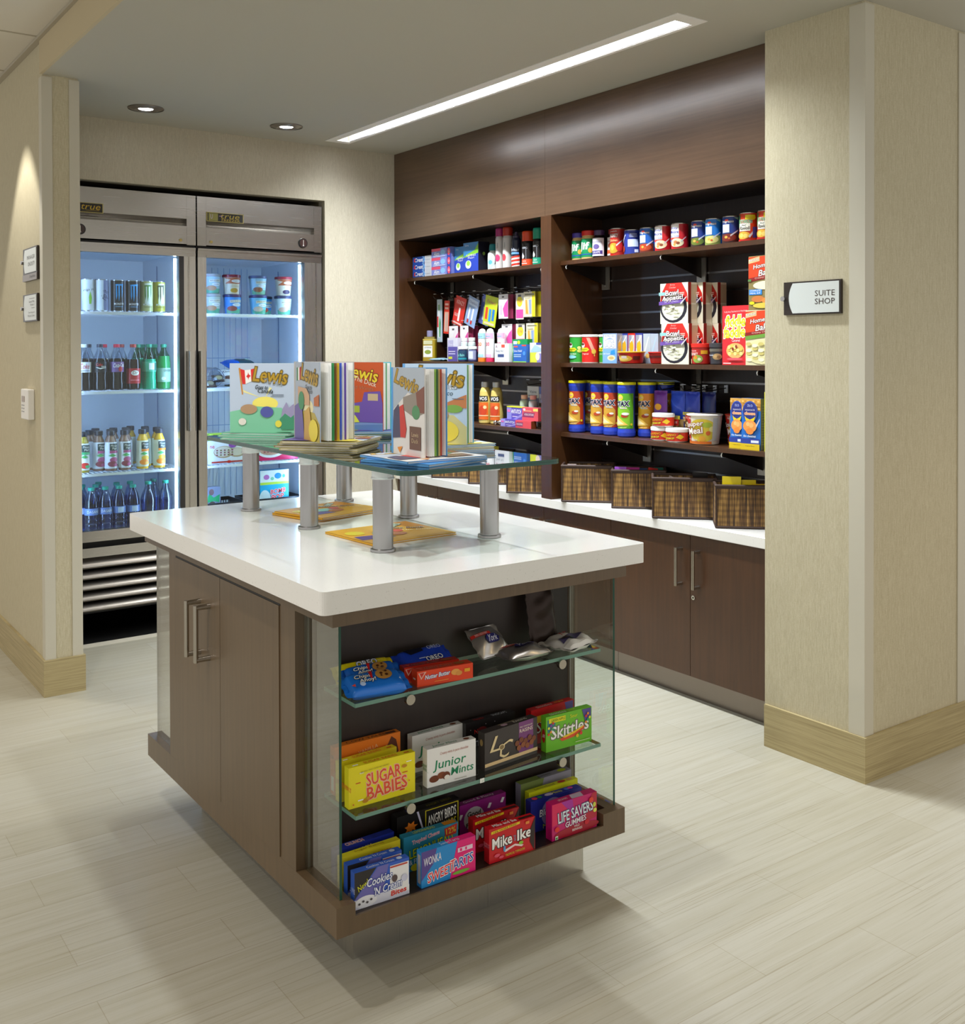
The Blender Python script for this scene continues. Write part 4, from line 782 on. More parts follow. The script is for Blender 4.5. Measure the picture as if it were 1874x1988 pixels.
open_book('half open pale blue picture book with a Spanish title at the right of the riser', (1.505, 2.462), -64, -50, .200, .218, M('#b9d0e6', .35), PATO, M('#6aa5d9', .4), ['#7ab56a', '#5f9a4f', '#f1efea', '#e9e6e0'], zt)
ACT = [R_(0, 0, 1, 1, '#e8ab22'), P_([(.62, 1), (1, 1), (1, .5), (.8, .7)], '#d98a12'), P_([(.02, .25), (.05, .48), (.36, .42), (.40, .22)], '#5a3f9a'), E_(.42, .50, .13, .12, '#8fd0c0'), E_(.16, .66, .1, .12, '#e8d22a'), E_(.5, .36, .1, .1, '#c9702a'), E_(.58, .52, .07, .08, '#d8452a'), T_('Lewis', .70, .82, .28, .14, '#cfe0d0', 35, .1, '#6a5a20', .014), T_('Activity Book', .70, .62, .48, .12, '#7a1f2a', -28, .1, '#e9d9b0', .012), T_('The Duck', .78, .42, .34, .06, '#f2ead0', -28)]
GA = 'activity books lying on the island top'
flat_book('lower yellow activity book on the white island top, far pile', (1.430, 2.782), 12, IZ, .25, .205, .007, '#dfa41e', '#dedad2', ACT, GA, 'activity_book')
flat_book('upper yellow activity book on the white island top, far pile', (1.434, 2.776), 16, IZ+.0074, .25, .205, .006, '#dfa41e', '#e6e2da', ACT, GA, 'activity_book')
flat_book('single yellow activity book lying on the island top behind the front post', (1.405, 2.370), 4, IZ, .262, .232, .006, '#e2a81e', '#e6e2da', ACT, GA, 'activity_book')

# ================================================================== right bay, top shelf (z = 1.773): jars and cans
z = 1.773; GC = 'soup and food cans on the top shelf of the right bay'
def jar(name, label, P, r, h, col, lid, lr, body, els, rz=-72, group=None, cat='jar', lh=.022):
    t = empty(name, (P[0], P[1], P[2]+.0003), rz, label, cat, group)
    m = MB(); m.lathe([(r*.9, 0), (r, .006), (r, h*.70), (r*.97, h-lh-.010), (lr*.94, h-lh-.002), (lr*.94, h-lh)], body, 32)
    wrapart(m, [R_(0, 0, 1, 1, col)]+list(els), r, h*.62, h*.10, 2.4); m.build('jar_body', t)
    MB().lathe([(lr, h-lh), (lr*1.02, h-lh+.002), (lr*1.02, h-.002), (lr*.97, h), (.001, h)], M(lid, .35), 32).build('lid', t); return t
JIF = [T_('Jif', .42, .55, .6, .5, W, 0, .1, None, .03), E_(.80, .36, .13, .14, '#e0a83a'), R_(.1, .12, .9, .17, '#2a4fb0')]
jar('peanut_butter_jar', 'peanut butter jar with a purple-blue lid at the left end of the can row', (3.120, 3.578, z), .030, .128, '#0f8a52', '#4a3aa0', .028, M('#d9b978', .4), JIF)
jar('peanut_butter_jar', 'peanut butter jar with a red lid near the left end of the can row', (3.120, 3.507, z), .034, .132, '#0f8a52', '#d8281c', .032, M('#d9b978', .4), JIF)
jar('jam_jar', 'dark grape jam jar with a purple lid between the red-lidded jar and the cans', (3.120, 3.437, z), .030, .128, '#e6e4ea', '#4a3560', .024, M('#1c1018', .15), [T_('Smuckers', .5, .8, .7, .14, '#4a3a8a'), R_(.1, .1, .9, .3, '#4a3a8a'), T_('GRAPE', .5, .2, .5, .12, W), E_(.5, .52, .2, .14, '#6a5a9a')])
jar('jam_jar', 'strawberry jam jar with a red lid beside the red soup can', (3.150, 3.375, z), .028, .128, '#ece6e2', '#8a2a22', .024, M('#2a0f0c', .15), [T_('Smuckers', .5, .8, .7, .14, '#c43a2a'), R_(.1, .1, .9, .3, '#e0562a'), E_(.5, .55, .2, .14, '#e0662a')])
def prog(bg, soup, bowl): return [R_(0, 0, 1, .36, bowl), T_('Progresso', .45, .82, .62, .13, '#f2f0ea', 0, .15, '#1a2a6a', .012), E_(.42, .88, .1, .04, '#d8402a'), R_(.18, .40, .56, .72, '#dbe6ee'), E_(.5, .2, .38, .15, soup), P_([(.6, .3), (.98, .5), (.98, .46), (.62, .24)], '#c9ccd2'), E_(.4, .22, .08, .05, '#e0b04a'), E_(.55, .17, .06, .04, '#c05a2a'), P_([(.76, .98), (.98, .98), (.98, .88)], '#8ac0a0')]
DM = [R_(0, .42, .62, 1, '#f2efec'), T_('Dinty', .32, .83, .48, .12, '#2a3a9a', 0, 0, None, .015), T_('Moore', .34, .69, .52, .12, '#2a3a9a', 0, 0, None, .015), T_('Beef Stew', .34, .52, .56, .10, '#2a5ac0', 0, .1, W), R_(0, .34, .62, .45, '#c9302a'), E_(.50, .24, .36, .18, '#e6d9b0'), E_(.45, .26, .1, .07, '#c07a4a'), E_(.58, .22, .09, .06, '#8a4a2a'), E_(.40, .16, .07, .05, '#e09a4a'), P_([(.7, .3), (.98, .5), (.98, .46), (.7, .24)], '#c9ccd2'), R_(.10, .28, .2, .38, '#2a5ac0')]
CB = [P_([(0, .5), (0, .96), (.2, .96), (.1, .5)], '#2f7a3a'), T_('BOYARDEE', .46, .72, .66, .13, '#2f8a3a', 0, .1, '#f2f2e8', .02), P_([(.48, .95), (.92, .95), (.96, .84), (.88, .76), (.48, .78)], '#e8d81c'), R_(.14, .36, .70, .64, '#f2efe0'), T_('Beef', .42, .58, .2, .07, '#2a2a26', 0, .2), T_('Ravioli', .44, .47, .46, .13, '#2a2a26', 0, .2, None, .012), R_(0, 0, 1, .06, '#c9281c'), E_(.38, .2, .32, .14, '#e8b03a'), E_(.3, .2, .1, .08, '#f2cf6a'), E_(.5, .18, .1, .08, '#f2cf6a'), P_([(.62, .16), (.98, .52), (.98, .46), (.68, .10)], '#c9ccd2'), R_(.80, .1, 1, .5, '#2a3a8a')]
HC = .110
can('soup_can', 'red chunky soup can right of the dark jam jars', (3.120, 3.318, z), .034, .125, '#b5261c', [T_('Campbells', .4, .92, .5, .06, W), T_('CHUNKY', .4, .76, .6, .14, '#f2efe8', 0, 0, '#7a1a12', .014), T_('Chicken', .42, .58, .5, .09, '#e8d8a0', 0, .1), E_(.42, .28, .34, .2, '#c9982a'), E_(.38, .3, .1, .1, '#e6cf4a'), E_(.78, .35, .2, .2, '#c41f1c'), P_([(.6, .4), (.95, .6), (.95, .56), (.62, .34)], '#c9ccd2')], group=GC)
can('soup_can', 'dark blue soup can turned to show its back label and white barcode panel', (3.120, 3.226, z), .037, HC, '#2a3a90', [R_(.44, .3, .98, .62, '#cfd9e8'), R_(.5, .68, .95, .9, '#1c2a70'), R_(.55, .84, .9, .86, '#c9cfe6'), R_(.52, .78, .92, .80, '#c9cfe6'), R_(.52, .72, .92, .74, '#c9cfe6'), R_(.78, .05, .98, .18, '#e6e6f0'), E_(.12, .22, .14, .14, '#a8321c'), P_([(.02, .5), (.3, .85), (.33, .82), (.06, .45)], '#c9ccd2')], group=GC)
can('soup_can', 'mid blue soup can with a red tomato bowl, left of the beef stew cans', (3.120, 3.135, z), .034, HC, '#1f5fb8', prog(0, '#b5401c', '#6a2a1c'), group=GC)
can('soup_can', 'first beef stew can with a white and red label', (3.120, 3.045, z), .035, HC, '#c41f2a', DM, group=GC)
can('soup_can', 'second beef stew can with a white and red label, right of the first', (3.120, 2.952, z), .035, HC, '#c41f2a', DM, group=GC)
can('soup_can', 'navy soup can with a green vegetable bowl, right of the beef stew pair', (3.125, 2.850, z), .034, HC, '#2a3f8a', prog(0, '#6a7a2a', '#3a2a22'), group=GC)
can('soup_can', 'light blue soup can with a pale chicken noodle bowl', (3.120, 2.771, z), .034, HC, '#1f7ad0', prog(0, '#d8cf7a', '#8a9a4a'), group=GC)
can('soup_can', 'deep blue soup can with a dark red bean bowl, left of the ravioli cans', (3.120, 2.684, z), .034, HC, '#23408f', prog(0, '#7a2418', '#3a1c1a'), group=GC)
can('food_can', 'red and green ravioli can with a yellow flash, left one', (3.120, 2.598, z), .036, .114, '#d8401c', CB, group=GC)
can('food_can', 'red and green ravioli can with a yellow flash, partly behind the pier edge', (3.120, 2.512, z), .036, .114, '#d8401c', CB, group=GC)

# ------------------------------------------------------------------ right bay, middle shelf (z = 1.311)
z = 1.311
def crisp(label, Y, bg, els, X=3.112):
    t = empty('crisp_tube', (X, Y, z+.0003), -62, label, 'crisps', 'short crisp tubes on the middle shelf'); r = .0375
    m = MB(); m.lathe([(r, 0, M('#d9d6cf', .3, .6)), (r, .004, M(bg, .35)), (r, .116), (r*.9, .1162)], M(bg, .35), 36); wrapart(m, els, r, .11, .005, 2.3); m.build('tube', t)
    MB().lathe([(r*1.03, .1163), (r*1.05, .118), (r*1.05, .126), (r*.98, .1275), (.001, .1275)], M('#e9e7e0', .4), 32).build('lid', t)
PR = lambda flav: [E_(.20, .68, .15, .11, W), E_(.20, .72, .13, .05, '#5a2a1a'), P_([(.02, .44), (.04, .56), (.5, .58), (.6, .50), (.46, .42)], '#e8e01c'), T_('Pringles', .28, .50, .46, .09, '#2a2a12', 4, .2), T_(flav, .36, .32, .4, .07, W)]
crisp('green crisp tube at the left end of the middle shelf', 3.574, '#2fa33a', PR('SOUR CREAM')+[E_(.75, .45, .14, .07, '#c8dc6a'), E_(.72, .58, .10, .06, '#e6e48a'), E_(.3, .2, .28, .07, '#8ad0e0')])
crisp('red crisp tube between the two green ones', 3.490, '#d8241c', PR('Original')+[P_([(.45, .98), (.62, .98), (.92, .42), (.78, .34)], '#e8a08a'), E_(.83, .42, .12, .10, '#e8c04a'), E_(.86, .27, .03, .05, '#e8c04a')])
crisp('green crisp tube beside the tuna kit box', 3.424, '#2fa33a', PR('SOUR CREAM')+[E_(.75, .45, .14, .07, '#c8dc6a'), E_(.72, .58, .10, .06, '#e6e48a')], 3.156)
GT = 'tuna lunch kit boxes on the middle shelf'
TB = [P_([(.08, .78), (.08, .96), (.92, .96), (.92, .78), (.5, .86)], '#e9eef4'), T_('BUMBLE BEE', .5, .91, .7, .06, '#2a4a8a'), R_(.06, .5, .94, .80, '#eef0f2'), T_('TUNA', .5, .72, .72, .12, '#8a94a8'), T_('SALAD', .5, .58, .76, .12, '#8a94a8'), R_(0, 0, 1, .48, '#7aa8dc'), E_(.62, .18, .28, .09, '#e9dfb0'), E_(.62, .18, .18, .05, '#c9a86a'), P_([(.55, .3), (.9, .3), (.86, .46), (.6, .42)], '#2a8ad0'), T_('with Crackers', .3, .32, .5, .05, W)]
SD = lambda c: [R_(.08, .06, .92, .94, '#b9bcc4'), R_(.08, .5, .5, .94, '#8f95a8'), E_(.5, .55, .28, .20, '#e0a81c'), P_([(.3, .72), (.8, .92), (.84, .88), (.36, .68)], '#e6e6ea'), R_(.15, .08, .85, .24, c)]
carton('lunch_kit', 'pale blue tuna salad lunch kit box facing front, beside the crisp tubes', 'food box', (3.080, 3.372, z), -78, .074, .130, .042, '#8fa4d0', TB, right=SD('#3a3a8a'), group=GT)
carton('lunch_kit', 'navy lunch kit box turned sideways behind the noodle bowl, left one', 'food box', (3.178, 3.362, z), -90, .044, .131, .09, '#2f3a92', SD('#4a4a7a'), group=GT)
carton('lunch_kit', 'red lunch kit box turned sideways between two navy ones', 'food box', (3.178, 3.317, z), -90, .045, .131, .09, '#d0281c', SD('#d0281c'), group=GT)
carton('lunch_kit', 'navy lunch kit box turned sideways right of the red one', 'food box', (3.178, 3.271, z), -90, .045, .131, .09, '#2f3a92', SD('#4a4a7a'), group=GT)
carton('lunch_kit', 'silver blue lunch kit box turned sideways, next to the navy one', 'food box', (3.178, 3.222, z), -90, .044, .128, .09, '#a3b2c4', [P_([(0, .3), (.7, .9), (.8, .9), (.1, .2)], '#c9d6e0'), E_(.6, .25, .3, .08, '#c9a45a')], group=GT)
carton('lunch_kit', 'silver blue lunch kit box turned sideways at the right end of the kits', 'food box', (3.178, 3.177, z), -90, .044, .127, .09, '#a3b2c4', [P_([(0, .3), (.7, .9), (.8, .9), (.1, .2)], '#9fc0d6'), E_(.6, .25, .3, .08, '#c9a45a')], group=GT)
def cup(name, label, P, r0, r1, h, col, rim, els, rz=-72, group=None, cat='cup meal', arc=2.5, lidc=None, lh=.006):
    t = empty(name, (P[0], P[1], P[2]+.0003), rz, label, cat, group); rf = lambda y: r0+(r1-r0)*max(0, min(1, y/h))
    m = MB(); m.lathe([(r0*.9, 0), (r0, .003), (rf(h-lh), h-lh)], M(col, .35), 36)
    wrapart(m, els, (r0+r1)/2, h-lh-.006, .004, arc, rf=rf); m.build('cup', t)
    MB().lathe([(r1, h-lh), (r1*1.04, h-lh+.0015), (r1*1.04, h-.001), (r1*.96, h), (.001, h)], M(lidc or rim, .35), 36).build('lid', t); return t
cup('noodle_bowl', 'wide red noodle bowl in front of the lunch kits', (3.108, 3.222, z), .048, .058, .052, '#c9241c', '#e8b01c', [E_(.42, .45, .30, .34, '#d8a83a'), E_(.40, .42, .2, .2, '#e8cf6a'), R_(.34, .45, .54, .72, '#d9c9c4'), T_('Chow Mein', .42, .82, .3, .16, K), R_(.74, .3, .98, .7, '#5a1a14')])
cup('noodle_bowl', 'second red noodle bowl, mostly hidden behind the pasta bowl boxes', (3.150, 3.093, z), .040, .049, .050, '#b51f18', '#c9281c', [R_(.1, .55, .9, .8, '#5a1a14'), T_('Chow Mein', .5, .3, .5, .2, '#8a3a2a')])
BA = [P_([(.22, 1), (.78, 1), (.97, .74), (1, .52), (0, .52), (.03, .74)], '#c9281f'), E_(.48, .40, .49, .38, '#26222c'), E_(.46, .40, .40, .32, '#d9d8c4')]+[E_(.46+.36*math.cos(i*1.7)*((i % 5)/5), .40+.27*math.sin(i*1.7)*((i % 5)/5), .05, .022, ('#f1efdf', '#bdbca0')[i % 2], 8) for i in range(34)]+[P_([(0, .46), (0, .55), (.9, .60), (.9, .51)], '#6a4a9a'), T_('PASTA ALFREDO', .46, .54, .5, .035, '#cfc4e6', 3), R_(0, .70, .26, .78, '#8ac0c4'), T_('Betty', .5, .95, .18, .045, '#e8b0a8', 0, .2), T_('Crocker', .5, .89, .24, .045, '#e8b0a8', 0, .2), T_('Bowl', .48, .76, .46, .13, '#faf8f4', 2, 0, '#4a1a1a', .014), T_('Appetit!', .50, .62, .74, .14, '#faf8f4', 2, 0, '#4a1a1a', .014), P_([(.78, .5), (1.0, .66), (1.0, .63), (.80, .46)], '#c9c2c6'), R_(.75, .74, .92, .76, '#e8c0b0'), R_(.75, .70, .92, .72, '#e8c0b0')]
BR = [R_(0, .46, .34, 1, '#a3221a'), R_(.34, .5, 1, .95, '#cbb896'), R_(.34, .1, 1, .46, '#d6cbae'), R_(0, 0, .34, .46, '#4a2a22')]
GB = 'pasta bowl boxes stacked two high and three deep'
for j, zz in enumerate((z, z+.1640)):
    for i in range(3):
        carton('meal_box', ('front', 'middle', 'back')[i]+' cream and red pasta bowl box in the '+('lower', 'upper')[j]+' layer of the block', 'food box', (3.072+.055*i, (3.016, 2.988, 2.960)[i]-.006*(1-j), zz), -90, (.150, .152)[j], .1635, .052, '#e9e4cc', BA, right=BR, group=GB)
cup('soup_bowl', 'red chunky soup bowl with a bright red lid, right of the pasta bowl boxes', (3.106, 2.824, z), .037, .0395, .083, '#b8241c', '#e0281c', [T_('Campbells', .3, .82, .3, .1, W), T_('CHUNKY', .3, .62, .44, .2, '#f2efe8', 0, 0, None, .01), R_(.64, .62, .92, .86, '#e8a81c'), E_(.5, .3, .22, .26, '#8fae4a'), E_(.42, .4, .08, .12, '#e08a2a'), E_(.58, .28, .07, .1, '#e6e0c0'), R_(0, .0, .2, .3, '#d9b08a')], lh=.017)
cup('snack_tub', 'dark grey lidded tub of nuts next to the red chunky soup bowl', (3.118, 2.745, z), .033, .036, .084, '#3a3a3f', '#3b3c40', [R_(0, .78, 1, .96, '#6a665a'), E_(.58, .45, .22, .2, '#b09060'), E_(.5, .48, .08, .1, '#c9a870'), E_(.66, .42, .08, .1, '#8a6a40'), T_('Emerald', .25, .55, .3, .12, '#dfe2ee'), R_(.0, .1, .12, .5, '#8a2a4a')], lh=.018)
FF = [T_('The Big, Sweet, Tasty Snack for the Whole Family!', .5, .90, .86, .035, '#f7d9d4', 2), T_('fiddle', .50, .74, .74, .19, '#f0f02a', 2, .12, '#f7f2ee', .03), T_('faddle', .46, .56, .80, .19, '#f0f02a', 2, .12, '#f7f2ee', .03), T_('Caramel', .52, .415, .3, .05, W), E_(.5, .24, .34, .13, '#e8b26a')]+[E_(.28+.11*(i % 5), .19+.055*(i//5)+.02*(i % 2), .062, .034, ('#f0dc8a', '#e2c25a')[i % 2], 9) for i in range(13)]+[E_(.42, .27, .04, .03, '#8a2a1a', 8), E_(.55, .31, .04, .03, '#8a2a1a', 8), R_(.06, .02, .36, .035, '#f2dcd8'), E_(.5, .1, .3, .02, '#e0606a')]
carton('popcorn_box', 'tall red caramel popcorn box with yellow puffy letters', 'food box', (3.075, 2.690, z), -90, .128, .225, .05, '#d32c33', FF)
HB = [P_([(0, .58), (0, .98), (1, 1), (1, .66)], '#e0431a'), P_([(0, .94), (.34, .985), (.34, .90), (0, .86)], '#e8c08a'), T_('Banquet', .17, .925, .3, .05, '#f4f2e8', 6, .2, '#7a3a1a', .014), T_('Homestyle', .54, .82, .78, .10, '#f7f5f0', 8, .3, '#5a1a12', .012), T_('Bakes', .60, .70, .56, .11, '#f7f5f0', 8, .3, '#5a1a12', .012), P_([(0, .52), (0, .59), (1, .68), (1, .61)], '#8a1a1a'), T_('Creamy Chicken', .5, .60, .6, .04, '#f2c9b8', 5, .2)]
HBU = HB+[R_(.02, .28, .42, .38, '#2a86d8'), T_('COMPLETE', .22, .355, .32, .03, W), T_('MEAL KIT', .22, .31, .32, .03, W), E_(.55, .45, .4, .08, '#e9dfc4'), E_(.3, .2, .2, .06, '#c9783a'), E_(.6, .17, .18, .06, '#e08a3a'), E_(.12, .13, .08, .03, '#e8d81c'), E_(.45, .08, .3, .05, '#d8c04a'), E_(.82, .28, .16, .05, '#b5622a'), R_(0, .53, .1, .57, '#5a8a4a')]
HBL = HB+[P_([(0, .46), (0, .53), (1, .60), (1, .54)], '#6a9a3a'), E_(.5, .24, .48, .22, '#dfd9a4')]+[E_(.12+.19*(i % 5), .10+.085*(i//5)+.03*(i % 2), .09, .034, ('#f2eecb', '#cdbf72')[i % 2], 9) for i in range(18)]+[R_(.80, .22, 1, .36, '#2a86d8'), T_('COMPLETE', .90, .32, .16, .025, W), T_('MEAL', .90, .26, .12, .025, W)]
carton('meal_box', 'red and cream casserole kit box at the shelf end, with pale potatoes on it', 'food box', (3.062, 2.566, z), -90, .150, .204, .05, '#ddd8b0', HBL)
carton('meal_box', 'orange-red casserole kit box standing on top of the shelf-end box', 'food box', (3.062, 2.552, z+.2045), -90, .150, .200, .05, '#8a7a4a', HBU)

# ------------------------------------------------------------------ right bay, lowest shelf (z = .995)
z = .995
def stax(label, X, Y, bg, els, rz=-66):
    t = empty('crisp_canister', (X, Y, z+.0003), rz, label, 'crisps', 'tall crisp canisters on the lowest shelf'); B = M('#2740b0', .28)
    f = lambda a, y: a*(.0375+(.0035*math.sin((y-.03)*30) if y < .03 else 0))
    m = MB(); m.lathe([(.034, 0), (.039, .006), (.0395, .020), (.0365, .036), (.036, .04), (.036, .186), (.0375, .196), (.0395, .212), (.0385, .224)], B, 36)
    wrapart(m, [R_(0, 0, 1, 1, bg)]+els, .036, .150, .038, 2.6); m.build('canister', t)
    MB().lathe([(.039, .2243), (.0405, .226), (.0405, .234), (.039, .236), (.001, .236)], M('#e9e41c', .35), 36).build('lid', t)
SX = lambda fl, c2: [P_([(.0, 0), (.0, .5), (.5, .72), (.8, .5), (.8, .1), (.6, 0)], c2), E_(.34, .88, .15, .09, '#f2cf3a'), T_("Lay's", .34, .88, .2, .06, '#d8281c', 0, 0, W, .01), T_('STAX', .42, .70, .66, .14, '#14183a', 4, .1, '#f2f2f4', .05), R_(.34, .56, .66, .60, '#f0ecd8'), T_(fl, .5, .58, .28, .025, '#5a3a1a'), E_(.55, .36, .16, .05, '#b5401c'), E_(.62, .40, .1, .03, '#e9e4da'), P_([(.0, .06), (.0, .34), (.2, .36), (.72, .10)], '#f0c85a'), P_([(.05, .1), (.12, .3), (.55, .13)], '#f7e6b0'), E_(.86, .12, .05, .035, '#e8d02a'), T_('NET WT', .5, .035, .3, .02, W)]
stax('brown and yellow crisp canister at the left end of the lowest shelf', 3.105, 3.572, '#b03a14', SX('BARBECUE', '#cf9c34'))
stax('shaded brown crisp canister standing behind the left end one', 3.188, 3.570, '#8a2a10', SX('BARBECUE', '#a8842a'))
stax('brown and yellow crisp canister, left of the matching pair beside the green one', 3.112, 3.432, '#b03a14', SX('BARBECUE', '#cf9c34'))
stax('brown and yellow crisp canister touching the green one', 3.112, 3.347, '#b03a14', SX('BARBECUE', '#cf9c34'))
stax('green crisp canister in the middle of the canister row', 3.105, 3.250, '#5aa824', [e for e in SX('SOUR CREAM', '#8ac82a') if e[0] != 't' or e[1] != 'BARBECUE']+[E_(.6, .42, .16, .04, '#eef0e6')])
stax('orange crisp canister behind the green one', 3.168, 3.190, '#e0861a', SX('CHEDDAR', '#e8b01c'))
stax('orange crisp canister above the stacked cheese dip tins', 3.246, 3.158, '#c98a1a', SX('CHEDDAR', '#d8a01c'))
def tin(label, X, Y, zz, r=.0445):
    t = empty('dip_tin', (X, Y, zz+.0003), -70, label, 'tin', 'small red cheese dip tins'); h = .056; s_ = M('#c9c6c0', .25, .9)
    m = MB(); m.lathe([(r*.96, 0, s_), (r, .003), (r, .006, M('#d0301c', .3)), (r, h-.016), (r*.97, h-.0155)], s_, 36)
    wrapart(m, [T_('JALAPENO', .34, .66, .58, .34, '#f09a1c', 4, 0, '#2a1410', .03), T_('CHEDDAR DIP', .32, .3, .5, .22, '#f0d82a', 4, 0, '#2a1410', .02), P_([(.62, .45), (.78, .85), (.94, .5), (.8, .2)], '#e0b81c'), P_([(.68, .8), (.76, .98), (.84, .8)], '#6a3a12'), P_([(0, 0), (.25, .14), (.1, 0)], '#e9e4da')], r, .034, .006, 2.4)
    m.build('tin_body', t); MB().lathe([(r*1.01, h-.0153), (r*1.04, h-.013), (r*1.04, h-.002), (r, h), (.001, h)], M('#eceae6', .4), 36).build('lid', t)
tin('small cheese dip tin at the lower left of the three', 3.105, 3.040, z)
tin('small cheese dip tin at the lower right, beside the big soup cup', 3.098, 2.948, z)
tin('small cheese dip tin stacked on top of the other two', 3.104, 3.030, z+.057)
SM = [P_([(0, 0), (0, 1), (.30, 1), (.2, 0)], '#c9281c'), E_(.60, .5, .38, .42, '#dcc23a'), E_(.72, .7, .12, .1, '#a8b83a'), E_(.75, .4, .06, .08, '#d8642a'), E_(.6, .2, .1, .1, '#e8a83a'), E_(.85, .55, .08, .1, '#e9dc8a'), R_(.86, .12, 1, .95, '#c4bfb4'), R_(0, 0, .85, .10, '#e0762a'), T_('Nissin', .34, .93, .2, .07, W), T_('Souper', .36, .70, .54, .22, '#faf6ee', 8, .1, '#8a2a14', .02), T_('Meal', .40, .48, .42, .22, '#faf6ee', 8, .1, '#8a2a14', .02), T_('CHICKEN FLAVOR', .3, .16, .34, .05, '#f2ede0')]
cup('noodle_cup', 'large cream and red noodle soup cup with bold white letters', (3.115, 2.815, z), .055, .069, .120, '#e9dfc8', '#f0e6da', SM)
cup('noodle_cup', 'large noodle soup cup half hidden behind the macaroni boxes', (3.222, 2.712, z), .055, .069, .120, '#d9cdb0', '#d8402a', SM)
MC = [R_(0, .76, 1, 1, '#d8a44a')]+[E_(.08+.14*(i % 7), .80+.07*(i//7), .07, .022, ('#e8bd6a', '#c98a34')[i % 2], 8) for i in range(21)]+[E_(.48, .74, .40, .21, '#3a5ab8'), E_(.48, .74, .37, .19, '#26307f'), T_('Kraft', .48, .86, .24, .035, '#2a4ab0', 0, 0, W, .06), T_('macaroni &', .48, .78, .5, .035, '#e9e4f0'), T_('cheese', .48, .71, .56, .06, '#f0842a', 0, 0, '#f2dfc0', .012), P_([(.2, .66), (.3, .62), (.48, .59), (.66, .62), (.78, .66), (.7, .57), (.48, .53), (.26, .57)], '#e8d01c'), E_(.48, .46, .36, .12, '#eb9a4a'), E_(.38, .50, .1, .04, '#f2bd7a'), E_(.56, .48, .12, .05, '#f0b36a'), E_(.48, .36, .2, .06, '#e88a3a'), P_([(.8, .48), (1, .62), (1, .58), (.82, .43)], '#c9c2c6'), R_(0, .12, 1, .22, '#2a3f9a'), T_('the cheesiest', .48, .27, .66, .045, '#e6f0fb', 0, 0, None, .01), R_(.55, .14, .96, .19, '#dfe6f5'), R_(0, 0, 1, .12, '#e0c01c'), T_('original flavor', .5, .075, .5, .025, '#7a5a10')]
MS = [R_(0, 0, 1, 1, '#8f8f8c')]+[R_(.1, .1+.05*i, .9, .125+.05*i, '#a8a8a4') for i in range(16)]
GM = 'blue macaroni boxes side by side'
carton('macaroni_box', 'left blue macaroni and cheese box', 'food box', (3.078, 2.653, z), -88, .072, .190, .04, '#1f6fc9', MC, group=GM)
carton('macaroni_box', 'right blue macaroni and cheese box with its grey side showing', 'food box', (3.066, 2.588, z), -86, .084, .192, .045, '#1f6fc9', MC, right=MS, group=GM)
SP = [E_(.75, .5, .6, .3, '#e0661a'), E_(.9, .22, .6, .24, '#e6dcc0'), E_(1.0, .2, .5, .18, '#c9b45a'), T_('Soup', .65, .78, .5, .14, '#2a2a1a')]
for zz, wd in ((z, 'lower'), (z+.1095, 'upper')): carton('soup_pack', wd+' yellow and orange soup pack at the right end of the lowest shelf', 'food box', (3.072, 2.487, zz), -90, .088, .108, .04, '#dfe02a', SP)

# ------------------------------------------------------------------ hooks and hanging packs
HK = M('#4a4542', .35, .8); HW = M('#d9dde2', .4, .3)
def hook(Y, Z, ln=.17):
    m = MB(); m.box(3.2905, -.009, -.020, 3.2955, .009, .012, HW); m.tube([(3.291, 0, 0), (3.291-ln, 0, -.012), (3.291-ln-.012, 0, .002)], .0022, HK, 7); m.tube([(3.291, 0, .013), (3.291-ln-.002, 0, .015)], .0016, HK, 6); m.box(3.291-ln-.004, -.012, .013, 3.291-ln-.001, .012, .015, HW)
    return m.build('peg_hook', None, (0, Y, Z))
def sethook(i, Y, Z, where, ln=.17): tag(hook(Y, Z, ln), 'dark wire peg hook '+where, 'hook', 'wire peg hooks on the slat wall')
ORD = ('first', 'second', 'third', 'fourth', 'fifth', 'sixth', 'seventh', 'eighth', 'ninth', 'tenth')
YS = (4.775, 4.70, 4.61, 4.50, 4.40, 4.265, 4.16, 4.05, 3.95, 3.86)
for i, Y in enumerate(YS): sethook(i, Y, 1.665, ORD[i]+' from the left in the upper row of the left bay')
for i, Y in enumerate((4.625, 4.535, 4.16, 4.05, 3.95)): sethook(i, Y, 1.515, ORD[i]+' from the left in the second row of the left bay', .15)
for i, Y in enumerate((4.0, 3.90, 3.82)): sethook(i, Y, 1.210, ORD[i]+' from the left in the low row of the left bay', .13)
for i, Y in enumerate((3.105, 2.98, 2.92, 2.86)): sethook(i, Y, 1.212, ORD[i]+' from the left in the right bay, over the snack bags', .12)
def card(name, label, X, Y, Z, w, h, col, els, tilt=0, th=.004, cat='pack', group=None, bl=None, rz=-90):
    """flat pack hanging by its top middle; faces -X"""
    m = MB(); m.box(-w/2, -.0006, -h, w/2, .0006, 0, M(col, .4)); m.art(els, w, h, lambda x, y, e: (x, -.0006-e, y-h))
    if bl:
        (u0, v0, u1, v1, c) = bl; p = rrect(u0*w-w/2, v0*h-h, u1*w-w/2, v1*h-h, .006, 3)
        m.prism([(a, b) for a, b in p], -.014, -.0013, FILM, ax='y'); m.prism([(a*.96+(u0+u1-1)*w*.02, b*.97-h*.015) for a, b in p], -.011, -.0015, M(c, .35), ax='y') if c else None
    if tilt: m.xf(Matrix.Rotation(math.radians(tilt), 4, 'Y'))
    return tag(m.build(name, None, (X, Y, Z-.014), rz), label, cat, group)
TBR = [R_(.42, .1, .58, .9, '#2a9a3a'), R_(.44, .5, .56, .9, '#e8402a'), R_(.3, .75, .7, .9, '#3a7ad0')]
